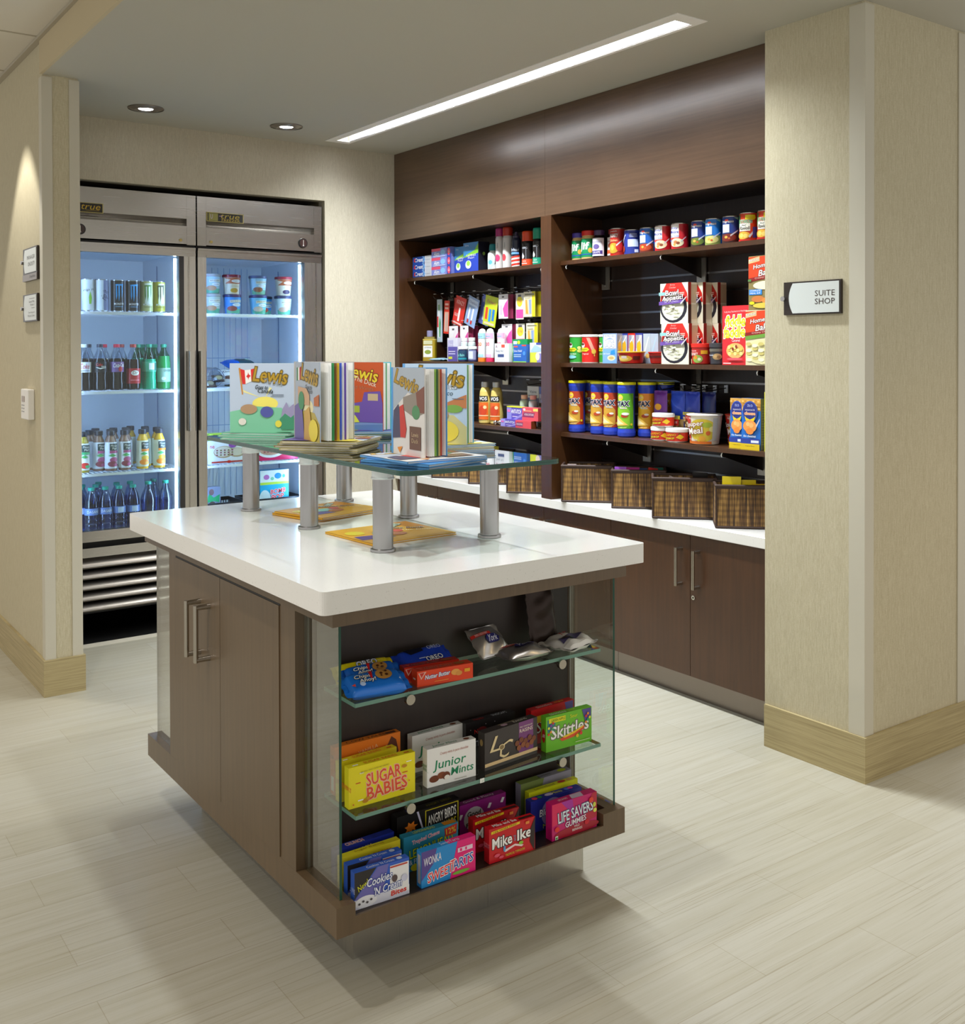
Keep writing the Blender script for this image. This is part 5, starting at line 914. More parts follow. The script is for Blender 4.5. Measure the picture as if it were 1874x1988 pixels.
card('toothbrush_pack', 'green and white toothbrush in a long blister pack, furthest left hook', 3.150, 4.775, 1.665, .052, .235, '#b9c9d6', [P_([(.2, .1), (.5, .1), (.62, .5), (.45, .9), (.2, .9)], '#e9ecec'), P_([(.45, .12), (.62, .12), (.7, .45), (.5, .62), (.42, .4)], '#2a9a3a'), R_(.05, .35, .3, .6, '#d8281c'), R_(.25, .74, .6, .88, '#8ab08a')], 0)
card('toothbrush_pack', 'red-backed toothbrush blister pack beside the green and white one', 3.150, 4.700, 1.655, .050, .180, '#d8301c', [R_(.1, .06, .9, .66, '#d9a08a'), R_(.28, .1, .42, .62, '#c9c4c0'), R_(.58, .1, .72, .62, '#b9b4b0'), R_(.15, .74, .85, .80, '#f2c0b0'), R_(.15, .86, .85, .92, '#f2c0b0')], 4)
card('toothbrush_pack', 'clear-backed red toothbrush pack, third hook from the left', 3.175, 4.640, 1.668, .050, .170, '#b5281c', [R_(.2, .06, .8, .5, '#c9b9b4'), R_(.3, .6, .7, .9, '#e0402a')], 8)
card('superglue_pack', 'bright red glue card swinging on its hook', 3.150, 4.560, 1.668, .100, .155, '#d2241a', [T_('KRAZY', .5, .8, .7, .14, '#f2c9c0', 0, .1), R_(.44, .15, .6, .62, '#f2f0ec'), T_('GLUE', .26, .35, .3, .1, W), R_(.1, .04, .9, .10, '#f2c9c0')], 17)
card('superglue_pack', 'dark red glue card just behind the bright red one', 3.190, 4.600, 1.668, .095, .150, '#7a1c16', [T_('KRAZY', .5, .7, .7, .12, '#b5403a')], 10)
card('lip_balm_pack', 'pale blue lip balm card with two tubes, swinging to the left', 3.150, 4.440, 1.660, .100, .155, '#8fa6cf', [R_(.1, .7, .9, .92, '#c9d6ea'), T_('ChapStick', .5, .8, .7, .1, '#2a3a8a'), R_(.22, .22, .36, .62, '#e9ecf0'), R_(.55, .22, .69, .62, '#e9ecf0'), R_(.22, .08, .36, .2, '#c41f1c'), R_(.55, .08, .69, .2, '#c41f1c')], 20)
card('lip_balm_pack', 'violet blue lip balm card partly behind the pale one', 3.180, 4.365, 1.668, .090, .155, '#6f7ac8', [T_('Blistex', .5, .8, .7, .1, W), R_(.3, .15, .44, .6, '#e9ecf0'), R_(.6, .1, .72, .24, '#d83a4a')], 16)
card('lighter_pack', 'lime yellow card holding red and blue lighters', 3.140, 4.270, 1.660, .110, .155, '#c2cc1e', [T_('Flickers', .5, .80, .66, .12, '#c4285a', -4), R_(.12, .2, .3, .60, '#e0401c'), R_(.40, .15, .58, .56, '#2a8ad0'), R_(.66, .2, .84, .58, '#1f78c0'), R_(.1, .04, .9, .12, '#d8c8a0')], 12)
PK = [P_([(0, 0), (0, 1), (.9, 1), (.5, .75), (.35, .45), (.55, .15), (1, 0)], '#ece8e8'), P_([(.62, .06), (.45, .4), (.7, .62), (1, .78), (1, .06)], '#d84a9a'), R_(.36, .86, .6, .92, '#5a5258'), R_(.2, .15, .36, .55, '#c9b0cf')]
def pinks(X, Y, Z, n, w, h, where, group):
    for i in range(n):
        card('manicure_pack', f'{ORD[i]} white and pink manicure card {where}', X+.030*i, Y-.002*i, Z, w, h, '#e6dfe2' if i == 0 else '#a8385f', PK if i == 0 else [P_([(.0, .0), (.0, 1), (.5, 1), (.3, .4)], '#b9a8a0')], group=group)
pinks(3.128, 4.160, 1.665, 4, .078, .122, 'in the upper row, counted from the front', 'white and pink manicure cards')
pinks(3.140, 4.625, 1.515, 2, .085, .165, 'above the purple medicine box', 'white and pink manicure cards')
pinks(3.145, 4.530, 1.515, 4, .075, .140, 'above the white-capped bottles', 'white and pink manicure cards')
pinks(3.150, 4.160, 1.515, 3, .085, .120, 'behind the sunscreen tubes', 'white and pink manicure cards')
SN = [E_(.5, .68, .36, .2, '#e8d82a'), T_('Clip', .5, .68, .5, .14, '#c4285a'), R_(.05, .05, .95, .38, '#e04a9a'), R_(.3, .86, .7, .94, '#5a5258')]
card('hair_clip_pack', 'cream card with a yellow oval and pink base, upper row', 3.135, 4.035, 1.665, .062, .130, '#e2d9c9', SN)
card('hair_clip_pack', 'cream card with a yellow oval, second row', 3.150, 4.050, 1.515, .070, .120, '#e2d9c9', SN)
def yels(X, Y, Z, n, w, h, where):
    for i in range(n):
        card('sewing_kit', f'{ORD[i]} yellow comb card {where}', X+.026*i, Y-.014*i, Z, w, h, '#e6dcc0' if i == 0 else '#b8a51e', [R_(.72, 0, 1, 1, '#d8c81c'), R_(.1, .86, .9, .92, '#8a846a'), R_(.12, .1, .7, .72, '#d9c8a0'), P_([(.16, .68), (.3, .68), (.4, .12), (.2, .12)], '#e09a3a'), P_([(.45, .68), (.66, .68), (.66, .12), (.5, .12)], '#8f9fd0'), R_(.1, .74, .6, .8, '#c9c1a4')] if i == 0 else [R_(.75, 0, 1, 1, '#d8c81c')], group='yellow comb cards')
yels(3.125, 3.945, 1.668, 4, .090, .122, 'in the upper row, counted from the front')
yels(3.140, 3.945, 1.515, 4, .090, .110, 'in the second row, counted from the front')
# snack bags in the right bay
def snack(label, X, Y, Z, w, h, col, els, seed, t_=.022):
    m = MB(); pl = pouch(m, h, w, t_, M(col, .3), 3, .5, .0022, seed, .008)
    m.art([], h, w, lambda x, y, e: (0, 0, 0))
    m.xf(Matrix.Translation((0, t_/2, -h/2-.01)) @ Matrix.Rotation(PI/2, 4, 'X') @ Matrix.Rotation(-PI/2, 4, 'Z'))
    m.art(els, w, h, lambda x, y, e: (x, t_/2-pl(h/2-y, x, e)[2], y-h-.01), lay=.0006, base=3, wrap=.006, wrapy=.006)
    return tag(m.build('snack_bag', None, (X, Y, Z), -90), label, 'snack bag', 'nut snack bags hanging over the soup cups')
PLT = [R_(.02, 0, .98, .42, '#a8854a')]+[E_(.15+.17*(i % 5), .06+.07*(i//5), .08, .035, ('#d9b87a', '#7a5a2e', '#e6cf9a')[i % 3], 8) for i in range(22)]+[R_(.1, .42, .9, .50, '#d8d02a'), R_(.3, .28, .85, .42, '#b5201c'), T_('TRAIL MIX', .57, .35, .44, .05, W), T_('PLANTERS', .5, .46, .6, .06, '#2a3a8a')]
snack('purple and tan nut bag above the cheese dip tins', 3.150, 3.090, 1.200, .074, .150, '#6a2a8a', [E_(.42, .60, .26, .09, '#e0a01c'), R_(0, 0, 1, .42, '#c9ad7a'), T_('Sweet', .45, .3, .5, .07, '#7a5a2e', 4, .2), T_('Salty', .5, .2, .5, .07, '#7a5a2e', 4, .2)], 21)
snack('blue trail mix bag, left of two side by side', 3.170, 3.010, 1.200, .076, .185, '#1f3fae', PLT, 22)
snack('blue trail mix bag directly behind the soup cup lid', 3.170, 2.930, 1.200, .080, .150, '#2336a0', PLT, 23)
snack('dark blue snack bag, furthest right on the hooks', 3.190, 2.860, 1.200, .072, .140, '#141a55', [R_(.3, .1, .7, .25, '#3a1a3a')], 24)
snack('brown mixed nut bag hanging low behind the dip tins', 3.215, 3.060, 1.200, .070, .190, '#5a4226', [E_(.15+.17*(i % 5), .08+.09*(i//5), .09, .04, ('#b5945a', '#5a3f20', '#d9bf8a')[i % 3], 8) for i in range(25)], 25)

# ================================================================== left bay, top shelf (z = 1.773)
z = 1.773
CR = [R_(0, 0, .66, 1, '#1f4fae'), P_([(.60, 0), (.70, .5), (.60, 1), (.52, 1), (.60, .5), (.52, 0)], '#7ab0e6'), R_(.72, 0, 1, 1, '#cdd0d8'), T_('Crest', .34, .52, .46, .56, '#f4f4f6', 0, .1, None, .02), P_([(.06, .3), (.1, .8), (.16, .75), (.13, .5), (.16, .25)], '#d8281c'), R_(.74, .4, .96, .5, '#a8adb8')]
AI = [R_(0, .68, .45, 1, '#e04a6a'), T_('Aim', .26, .42, .26, .46, '#f2f2f8', 0, .2, '#4a5ab0', .02), E_(.58, .5, .12, .3, '#8ac0ea'), R_(.78, 0, 1, 1, '#2f3f9a'), E_(.88, .5, .07, .4, '#e6455a'), T_('Gel', .88, .5, .08, .3, W), R_(.1, .06, .7, .14, '#cfd4f0')]
for i, wd in enumerate(('bottom', 'middle', 'top')):
    carton('toothpaste_box', f'{wd} blue and white toothpaste box of the stack at the shelf end', 'box', (3.070, 4.925, z+.0388*i), -90, .188, .0382, .045, '#dfe2ea', CR, group='blue and white toothpaste boxes')
    carton('toothpaste_box', f'{wd} lilac and pink toothpaste box of the stack', 'box', (3.070, 4.732, z+.0488*i), -90, .192, .0482, .045, '#7f8ad0', AI, group='lilac and pink toothpaste boxes')
TPK = [P_([(0, .52), (0, 1), (1, 1), (1, .62)], '#2f7ab0'), P_([(0, .52), (.3, .62), (.75, .72), (1, .95), (1, .62), (0, .50)], '#7ab82a'), T_('TAMPAX', .52, .56, .66, .08, W, 2), T_('Pearl', .52, .48, .4, .06, W), E_(.34, .26, .2, .14, '#dfe9f2'), E_(.34, .30, .12, .09, '#9acb4a'), T_('Zzzq', .24, .9, .24, .07, '#cfe2ee')]
carton('hygiene_box', 'blue and green box on the top shelf, left of the pair', 'box', (3.085, 4.532, z), -90, .105, .140, .06, '#1f3fae', TPK)
carton('hygiene_box', 'larger blue and green box on the top shelf, right of the pair', 'box', (3.070, 4.427, z), -90, .132, .152, .07, '#1f3fae', TPK, right=[R_(0, 0, 1, 1, '#1c1a2a'), E_(.5, .6, .12, .06, '#8ab04a')])
carton('hygiene_box', 'narrow black box behind the laundry bottle', 'box', (3.130, 4.285, z), -90, .062, .135, .05, '#191724', [R_(.1, .1, .5, .8, '#5a4a8a'), E_(.4, .25, .25, .1, '#5aa84a')])
def aero(label, X, Y, r, h, col, cap, caph, els, rz=-62, lower=None, name='spray_can', neck=None):
    t = empty(name, (X, Y, z+.0003), rz, label, 'spray can', 'spray cans on the top shelf of the left bay'); b = M(col, .3)
    hb = h-caph; m = MB(); m.lathe([(r*.95, 0), (r, .003), (r, hb-.012), (r*.9, hb-.003), (r*.86, hb)], b, 32); wrapart(m, els, r, hb-.018, .004, 2.3); m.build('can_body', t)
    MB().lathe([(r*.98, hb+.0003), (r*.98, h-.006), (r*.92, h), (.001, h)] if not neck else [(r*.7, hb+.0003), (r*.7, hb+caph*.35), (r*.35, hb+caph*.45), (r*.3, h), (.001, h)], M(cap, .35), 28).build('cap', t)
# laundry bottle
t = empty('laundry_bottle', (3.110, 4.222, z+.0003), -62, 'white laundry bottle with a teal cap and a dark handle gap', 'bottle')
m = MB(); m.lathe([(.024, 0), (.027, .006), (.0275, .06), (.026, .085), (.016, .098), (.015, .1)], M('#e9ecec', .35), 28); wrapart(m, [P_([(.1, .1), (.2, .7), (.6, .8), (.8, .3), (.5, .05)], '#bcd9de'), E_(.45, .45, .18, .14, '#5fb0b8'), P_([(.82, .3), (.9, .75), (1, .6), (1, .35)], '#2a3a42')], .027, .08, .004, 2.2); m.build('bottle_body', t)
MB().lathe([(.017, .1003), (.021, .103), (.018, .13), (.014, .134), (.001, .134)], M('#1f7f86', .35), 24).build('cap', t)
carton('freshener_box', 'purple and green box squeezed in behind the laundry bottle', 'box', (3.165, 4.262, z), -90, .050, .110, .03, '#6a4fa0', [R_(0, 0, 1, .3, '#5ab03a')])
aero('silver spray can with a magenta cap', 3.105, 4.158, .0215, .205, '#cbc5c2', '#a8286a', .040, [E_(.4, .36, .3, .12, '#c43a6a'), T_('Suave', .42, .78, .5, .05, '#6a6a72', 90)])
aero('silver spray can with a brick red cap', 3.110, 4.098, .026, .205, '#cbc5c2', '#b5301c', .042, [E_(.3, .36, .22, .12, '#d8404a'), T_('Suave', .38, .78, .4, .05, '#6a6a72', 90)])
aero('red and white striped shaving cream can', 3.105, 4.022, .0235, .175, '#1f2740', '#3a3450', .030, [R_(0, .0, 1, .40, '#efe9e6'), P_([(0, .02), (0, .10), (1, .16), (1, .08)], '#d8301c'), P_([(0, .17), (0, .25), (1, .31), (1, .23)], '#d8301c'), P_([(0, .32), (0, .38), (1, .44), (1, .38)], '#d8301c'), T_('Barbasol', .5, .66, .8, .12, '#e6ecf4', 0, .1), R_(.1, .48, .9, .56, '#6aa0d8')], neck=1, name='shaving_cream_can')
def AR(c): return [R_(0, 0, 1, .30, c), T_('ARRID', .4, .82, .5, .09, '#c9ccd2', 0, .1), E_(.26, .42, .12, .10, '#f2f2f2'), P_([(.18, .46), (.26, .60), (.34, .46)], '#f2f2f2'), T_('XX', .4, .2, .3, .08, '#e9e6e0'), R_(.1, .08, .6, .11, '#e9e6e0'), R_(.5, .3, .56, .8, '#6a6a6e')]
aero('black spray can with an orange cap', 3.110, 3.936, .0295, .170, '#1e1a1a', '#e2481c', .048, AR('#e2481c'))
aero('black spray can with a teal cap, next to the divider', 3.112, 3.856, .0285, .178, '#1e1a1a', '#149a78', .052, AR('#149a78'))

# ------------------------------------------------------------------ left bay, middle shelf (z = 1.311)
z = 1.311
t = empty('mouthwash_bottle', (3.120, 4.830, z+.0003), -50, 'amber mouthwash bottle with a grey cap, alone at the left end of the shelf', 'bottle')
m = MB(); m.prism(rrect(-.037, -.022, .037, .022, .010, 4), 0, .118, M('#a58a1e', .12)); m.prism(rrect(-.037, -.022, .037, .022, .010, 4), .118, .122, M('#c9b45a', .15)); m.prism(rrect(-.030, -.018, .030, .018, .010, 4), .122, .134, M('#8a7a3a', .12))
m.art([R_(.06, .18, .80, .72, '#e9e8e2'), T_('LISTERINE', .43, .63, .6, .07, '#2a2a2a'), E_(.43, .42, .26, .10, '#8a9a3a'), R_(.08, .78, .8, .96, '#c9c8a0')], .070, .118, lambda x, y, e: (x, -.022-e, y)); m.build('bottle_body', t)
MB().lathe([(.016, .1343), (.0165, .137), (.0165, .166), (.015, .168), (.001, .168)], M('#8a86a8', .35), 20).build('cap', t)
carton('medicine_box', 'white and violet medicine box standing left of the clear bottles', 'box', (3.090, 4.610, z), -90, .095, .125, .035, '#d9d6e2', [R_(.06, 0, 1, .62, '#5a4fa0'), R_(.06, .62, .6, .9, '#b9b4d4'), T_('First Aid', .5, .72, .6, .1, '#e9e6f2'), R_(.12, .1, .5, .2, '#d8d82a'), R_(.14, .3, .8, .34, '#cfc9e6'), R_(.14, .4, .8, .44, '#cfc9e6')])
def tub(label, X, Y, r, h, capc, body, lab, lh, els=(), rz=-62, name='medicine_bottle', cr=None, ch=.018, group=None, cat='bottle'):
    t = empty(name, (X, Y, z+.0003), rz, label, cat, group); cr = cr or r*.82
    m = MB(); m.lathe([(r*.92, 0), (r, .004), (r, h-ch-.018), (r*.93, h-ch-.008), (cr*.9, h-ch-.001)], body, 28); wrapart(m, [R_(0, 0, 1, 1, lab)]+list(els), r, lh, .010, 2.3); m.build('bottle_body', t)
    MB().lathe([(cr, h-ch), (cr*1.03, h-ch+.002), (cr*1.03, h-.002), (cr*.95, h), (.001, h)], M(capc, .4), 24).build('cap', t); return t
CP = M('#b9c4c4', .1); 
tub('clear bottle with a white cap, left of the pair beside the violet box', 3.105, 4.470, .0205, .124, '#eeeeec', CP, '#dfe9e6', .055, [R_(0, 0, 1, .3, '#2aa08a'), T_('70%', .5, .65, .5, .2, '#2a6a8a')])
tub('clear bottle with a white cap, right of the pair beside the violet box', 3.110, 4.410, .0205, .124, '#eeeeec', CP, '#dfe9e6', .055, [R_(0, 0, 1, .3, '#2aa08a')])
tub('short white-lidded jar with a teal label in front of the clear bottles', 3.075, 4.440, .0270, .078, '#eeeeec', M('#2a2a5a', .2), '#1f3f5a', .048, [T_('Gel Balm', .45, .5, .7, .3, '#8ae0d8'), R_(0, 0, 1, .2, '#1f8a9a')], ch=.014, cr=.026, name='ointment_jar', cat='jar')
tub('short dark jar with a white lid next to the sunscreen tube', 3.085, 4.366, .0240, .078, '#eeeeec', M('#3a3a6a', .2), '#8a8fb0', .048, [R_(.2, .1, .7, .9, '#c9cfe0')], ch=.014, cr=.023, name='ointment_jar', cat='jar')
def tubes(label, Y, base, top, num, X=3.098):
    t = empty('sunscreen_tube', (X, Y, z+.0003), -62, label, 'tube', 'white sunscreen tubes'); b = M('#eef0f0', .35); r = .0215
    m = MB(); m.lathe([(r, .0203), (r, .12), (r*.94, .146), (r*.72, .162), (r*.3, .1685), (.001, .1695)], b, 28)
    wrapart(m, [R_(0, .78, 1, 1, top), T_(num, .4, .55, .42, .14, base, 0, 0, None, .02), R_(.1, .84, .7, .88, '#8ab0c8'), R_(.1, .02, .8, .14, top)], r, .125, .021, 2.2); m.build('tube_body', t)
    MB().lathe([(r*1.02, 0), (r*1.02, .020), (.001, .0201)], M(base, .4), 24).build('cap', t)
tubes('sunscreen tube with an orange base', 4.300, '#e8781c', '#9fd0e6', '50')
tubes('sunscreen tube with a deep pink base', 4.232, '#d8285a', '#f2b0cf', '30')
tubes('sunscreen tube with a pink top, behind the sleep aid box', 4.172, '#d8285a', '#f2b0cf', '30', 3.125)
carton('medicine_box', 'white dotted sleep aid medicine box', 'box', (3.075, 4.163, z), -88, .112, .092, .03, '#dfe0e2', [T_('Sleep Aid', .34, .58, .52, .15, '#3a3f52'), R_(.22, .26, .66, .42, '#3a4a7a'), R_(.48, .78, .72, .94, '#e0503a'), T_('A', .14, .84, .12, .14, '#8a3a5a')]+[E_(.08+.1*i, .12, .012, .018, '#8a8a92', 6) for i in range(7)]+[E_(.08+.1*i, .48, .012, .018, '#8a8a92', 6) for i in range(7)])
carton('medicine_box', 'green pain relief medicine box', 'box', (3.100, 4.048, z), -90, .118, .112, .03, '#149048', [R_(.05, .78, .3, .92, '#c9e0e0'), E_(.42, .86, .1, .08, '#c8dc2a'), P_([(.0, .4), (.0, .7), (.3, .74), (.24, .4)], '#7ac86a'), T_('Pain Relief', .28, .5, .5, .12, W), E_(.22, .22, .12, .1, '#c8dc2a'), T_('Sore', .2, .34, .2, .06, W)])
carton('medicine_box', 'blue pain relief medicine box in front of the green one', 'box', (3.068, 4.000, z), -90, .102, .086, .03, '#2a5fb0', [T_('Sinus Relief', .36, .64, .6, .12, W), R_(.04, .84, .34, .92, '#e0503a'), P_([(.66, .9), (.98, .9), (.98, .98), (.66, .98)], '#e0503a'), R_(.04, .4, .6, .44, '#b9d0f0'), R_(.04, .3, .6, .34, '#b9d0f0'), E_(.84, .5, .1, .12, '#4a8ad8'), R_(0, 0, 1, .05, '#8ad04a')])
carton('medicine_box', 'white and yellow medicine box beside the divider', 'box', (3.085, 3.893, z), -90, .100, .094, .03, '#dfe2ea', [R_(0, 0, .55, .5, '#d8dc3a'), P_([(.1, .62), (.4, .9), (.9, .7), (.9, .55), (.1, .5)], '#a8c8d8'), R_(.55, .0, 1, .45, '#8a84c0'), E_(.6, .3, .16, .2, '#f0d9c4'), R_(.5, .9, 1, 1, '#4a4a9a')])
pack('tissue_pack', 'flat pale blue pack lying on the shelf beside the mouthwash', 'pack', (3.120, 4.715, z), -90, .110, .090, .016, '#8fb4c4', [E_(.3, .5, .1, .2, '#5a8aa0'), E_(.6, .5, .1, .2, '#dfe9ec')], seed=31, group=None)

# ------------------------------------------------------------------ left bay, lowest shelf (z = .995)
z = .995
def shampoo(label, X, Y):
    t = empty('shampoo_bottle', (X, Y, z+.0003), -60, label, 'bottle', 'cream shampoo bottles with orange labels')
    m = MB(); m.lathe([(.028, 0), (.033, .006), (.034, .05), (.033, .11), (.028, .165), (.020, .184), (.018, .186)], M('#d8bf6a', .3), 32)
    wrapart(m, [R_(.1, .08, .9, .66, '#e0661c'), R_(.12, .70, .88, .88, '#1a1614'), T_('VO5', .5, .79, .6, .11, W, 0, 0, None, .02), E_(.5, .38, .3, .18, '#c9401c'), E_(.66, .50, .12, .06, '#f0cfa0'), R_(.1, .2, .9, .23, '#f0cfa0')], .0335, .150, .010, 2.1, rf=lambda y: .0345 if y < .11 else .0345-.006*((y-.11)/.055)); m.build('bottle_body', t)
    MB().lathe([(.020, .1863), (.021, .188), (.021, .212), (.019, .214), (.001, .214)], M('#b5b0a8', .3, .5), 24).build('cap', t)
shampoo('cream shampoo bottle with a silver cap, the fully visible one', 3.118, 4.205)
shampoo('cream shampoo bottle half hidden behind the pale blue picture book', 3.105, 4.285)
AN = lambda c1, c2, t1: [P_([(0, 0), (.3, 0), (.3, 1), (0, 1)], c2), T_(t1, .60, .62, .62, .30, W, 0, .1, None, .02), R_(.36, .2, .9, .26, '#d9c9e0'), P_([(.4, .0), (1, .5), (1, .3), (.6, 0)], c2), R_(.04, .55, .22, .75, '#e06ab0')]
carton('ointment_box', 'violet anti-itch cream box in the upper layer, with a yellow top', 'box', (3.075, 4.063, z+.0365), -90, .124, .063, .03, '#5f4fb5', AN('#5f4fb5', '#8f8ad0', 'ANTI-ITCH')+[R_(0, .93, 1, 1, '#d8dc2a')], [R_(0, 0, 1, 1, '#d8dc2a')])
carton('ointment_box', 'coral red hydrocortisone box in the upper layer', 'box', (3.072, 3.937, z+.0365), -90, .122, .063, .03, '#e0505a', [P_([(0, .25), (.1, .62), (.8, .62), (.72, .25)], '#8a2a5a'), T_('HYDROCORTISONE', .44, .46, .58, .16, W), E_(.14, .84, .08, .09, '#f2d0d4'), R_(.7, .74, 1, .94, '#f0d86a'), R_(.1, .72, .6, .76, '#f2d9a0')])
carton('ointment_box', 'violet anti-itch cream box in the lower layer', 'box', (3.068, 4.105, z), -92, .128, .036, .03, '#5a48b0', AN('#5a48b0', '#9a94d8', 'ANTI-ITCH'))
carton('ointment_box', 'coral red hydrocortisone box in the lower layer', 'box', (3.060, 3.975, z), -92, .128, .036, .03, '#dd4a52', [P_([(0, .2), (.08, .75), (.5, .75), (.46, .2)], '#8a2a5a'), T_('HYDROCORTISONE', .26, .48, .38, .24, W)], right=[R_(0, 0, 1, 1, '#7a3a1c')])
for lb, Y in (('left', 4.000), ('right', 3.930)):
    tub('small clear bottle with a pink cap behind the ointment boxes, '+lb+' of two', 3.135, Y, .023, .155, '#e0aca0', M('#a9b6b4', .1), '#d87a9a', .05, [R_(.2, .5, .8, .9, '#3a8a7a')], cr=.016, ch=.020, name='nail_polish_bottle')
card('medicine_pack', 'cream card hanging behind the pink-capped bottles', 3.190, 4.000, 1.205, .090, .095, '#dfd8c9', [T_('Visine', .5, .72, .6, .14, K), R_(0, 0, 1, .4, '#7a78a8'), R_(.1, .5, .9, .54, '#8a86a0')])
card('medicine_pack', 'white and violet card, low row, beside the magenta pouch', 3.180, 3.900, 1.205, .080, .080, '#d9d8e0', [R_(0, .55, 1, 1, '#6a78b0'), R_(.1, .2, .8, .3, '#a9a6b8')])
card('toiletry_pouch', 'magenta trimmed clear pouch hanging next to the divider', 3.150, 3.820, 1.205, .070, .105, '#8a2a5a', [R_(.14, .1, .86, .8, '#b58a94'), R_(.25, .3, .45, .8, '#c9a0a8'), R_(.3, .02, .6, .08, '#3a9aa0')], 6)
for k, (dx, dy) in enumerate(((0, 0), (.016, -.012))):
    m = MB(); m.ball((0, 0, .0125), .0125, CHROME); tag(m.build('steel_ball', None, (3.085+dx, 4.170+dy*1.3, z+.0003)), ('shiny steel ball at the front of the lowest left shelf', 'second shiny steel ball, just behind and right of the front one')[k], 'ball')

# ================================================================== woven baskets on the long worktop
def basket(label, P, rz=-45, w=.262, d=.146, h=.166):
    t = empty('woven_basket', (P[0], P[1], .6925), rz, label, 'basket', 'woven grass baskets on the long worktop')
    th = .005; R = math.radians(rz)
    m = MB()
    m.box(0, 0, .004, w, th, h-.006, WOVEN); m.box(0, d-th, .004, w, d, h-.006, WOVEN); m.box(0, th, .004, th, d-th, h-.006, WOVEN); m.box(w-th, th, .004, w, d-th, h-.006, WOVEN); m.box(th, th, .004, w-th, d-th, .008, M('#20150f', .7)); m.build('basket_body', t)
    m = MB(); pts = [(0, 0), (w, 0), (w, d), (0, d), (0, 0)]
    for (a, b), (c, e) in zip(pts[:-1], pts[1:]): m.cyl((a, b, h-.005), (c, e, h-.005), .006, .006, RIM, 10); m.ball((a, b, h-.005), .006, RIM, 10)
    m.box(-.001, -.001, h-.016, w+.001, 0, h-.004, RIM); m.box(-.001, 0, h-.016, 0, d, h-.004, RIM); m.build('rim', t)
    m = MB()
    for (a, b), (c, e) in zip(pts[:-1], pts[1:]): m.cyl((a, b, .005), (c, e, .005), .0045, .0045, RIM, 8)
    for a, b in pts[:-1]: m.cyl((a, b, .005), (a, b, h-.008), .0035, .0035, RIM, 8)
    m.build('binding', t)
    return lambda x, y: (P[0]+x*math.cos(R)-y*math.sin(R), P[1]+x*math.sin(R)+y*math.cos(R))
b1 = basket('woven basket right of the divider, the furthest left of the four in the right bay', (2.978, 3.530), w=.232)
b2 = basket('woven basket holding magenta and red packets', (3.032, 3.262), w=.225)
b3 = basket('wide woven basket in front, second from the doorway pier', (2.980, 2.968), w=.250)
b4 = basket('woven basket full of yellow tea packets beside the doorway pier', (3.008, 2.662), w=.205)
b5 = basket('woven basket just left of the divider, seen under the glass riser', (2.952, 3.902), w=.215)
b6 = basket('woven basket second left of the divider, mostly behind a metal post', (3.000, 4.286), w=.215)
b7 = basket('woven basket at the far left end of the worktop', (2.990, 4.612), w=.225)
TEA = [E_(.34, .46, .2, .16, '#efece2'), E_(.40, .34, .16, .14, '#5a4630'), T_('tea', .36, .48, .2, .10, '#3a3a4a'), E_(.62, .28, .2, .14, '#a8c82a')]
def packet(label, p, rz, zz, w, h, col, els=(), lean=0, name='drink_packet'):
    m = MB(); m.box(-w/2, -.0025, 0, w/2, .0025, h, M(col, .3)); m.art(els, w, h, lambda x, y, e: (x, -.0025-e, y)); m.xf(Matrix.Rotation(math.radians(lean), 4, 'Y'))
    return tag(m.build(name, None, (p[0], p[1], zz), rz), label, 'packet', 'packets in the woven baskets')
packet('yellow tea packet with a white cup picture, tallest at the left of its basket', b4(.060, .040), -45, .790, .070, .095, '#e8d21c', TEA)
packet('yellow tea packet standing right of the tallest one', b4(.118, .050), -43, .784, .066, .088, '#dcc01a', TEA)
packet('yellow tea packet leaning like a tent in front', b4(.085, .022), -45, .770, .060, .085, '#e6cc1c', TEA, 32)
packet('yellow tea packet lying low at the left corner of its basket', b4(.036, .020), -45, .762, .048, .088, '#e8d21c')
packet('yellow tea packet low at the right of its basket', b4(.160, .050), -45, .765, .050, .092, '#d0a81a')
packet('violet packet with a white corner peeking from its basket', b2(.034, .040), -45, .768, .050, .098, '#a85ad0', [P_([(.5, .7), (1, .85), (1, .7)], '#efe6f2')])
packet('magenta packet peeking out beside the violet one', b2(.085, .045), -45, .762, .060, .102, '#a8247a')
packet('dark blue packet peeking from the basket of coloured packets', b2(.128, .050), -45, .762, .040, .098, '#1f3a6a')
packet('red packet peeking from the basket of coloured packets', b2(.160, .050), -45, .765, .040, .098, '#c9241c', (), 8)
packet('green packet peeking at the right of the basket of coloured packets', b2(.196, .080), -45, .766, .040, .095, '#0f6a5a')
packet('pale packet in the wide basket, barely above the rim', b3(.055, .060), -45, .768, .050, .088, '#8a7a74', (), 24)
packet('dark crinkled packet in the wide basket, right side', b3(.190, .090), -45, .775, .060, .094, '#1c1614')
packet('white packet tip in the basket right of the divider', b1(.040, .060), -45, .760, .040, .096, '#d9c4c0')
packet('navy packet in the basket just left of the divider', b5(.080, .070), -45, .765, .090, .112, '#161a3a', [R_(.1, .1, .9, .12, '#4a4a6a')])
packet('navy packet further left in the same basket, with a pale outline', b5(.040, .035), -45, .760, .050, .105, '#22284a')
packet('yellow packet in the basket second left of the divider', b6(.110, .060), -45, .770, .070, .110, '#c9bc1c')

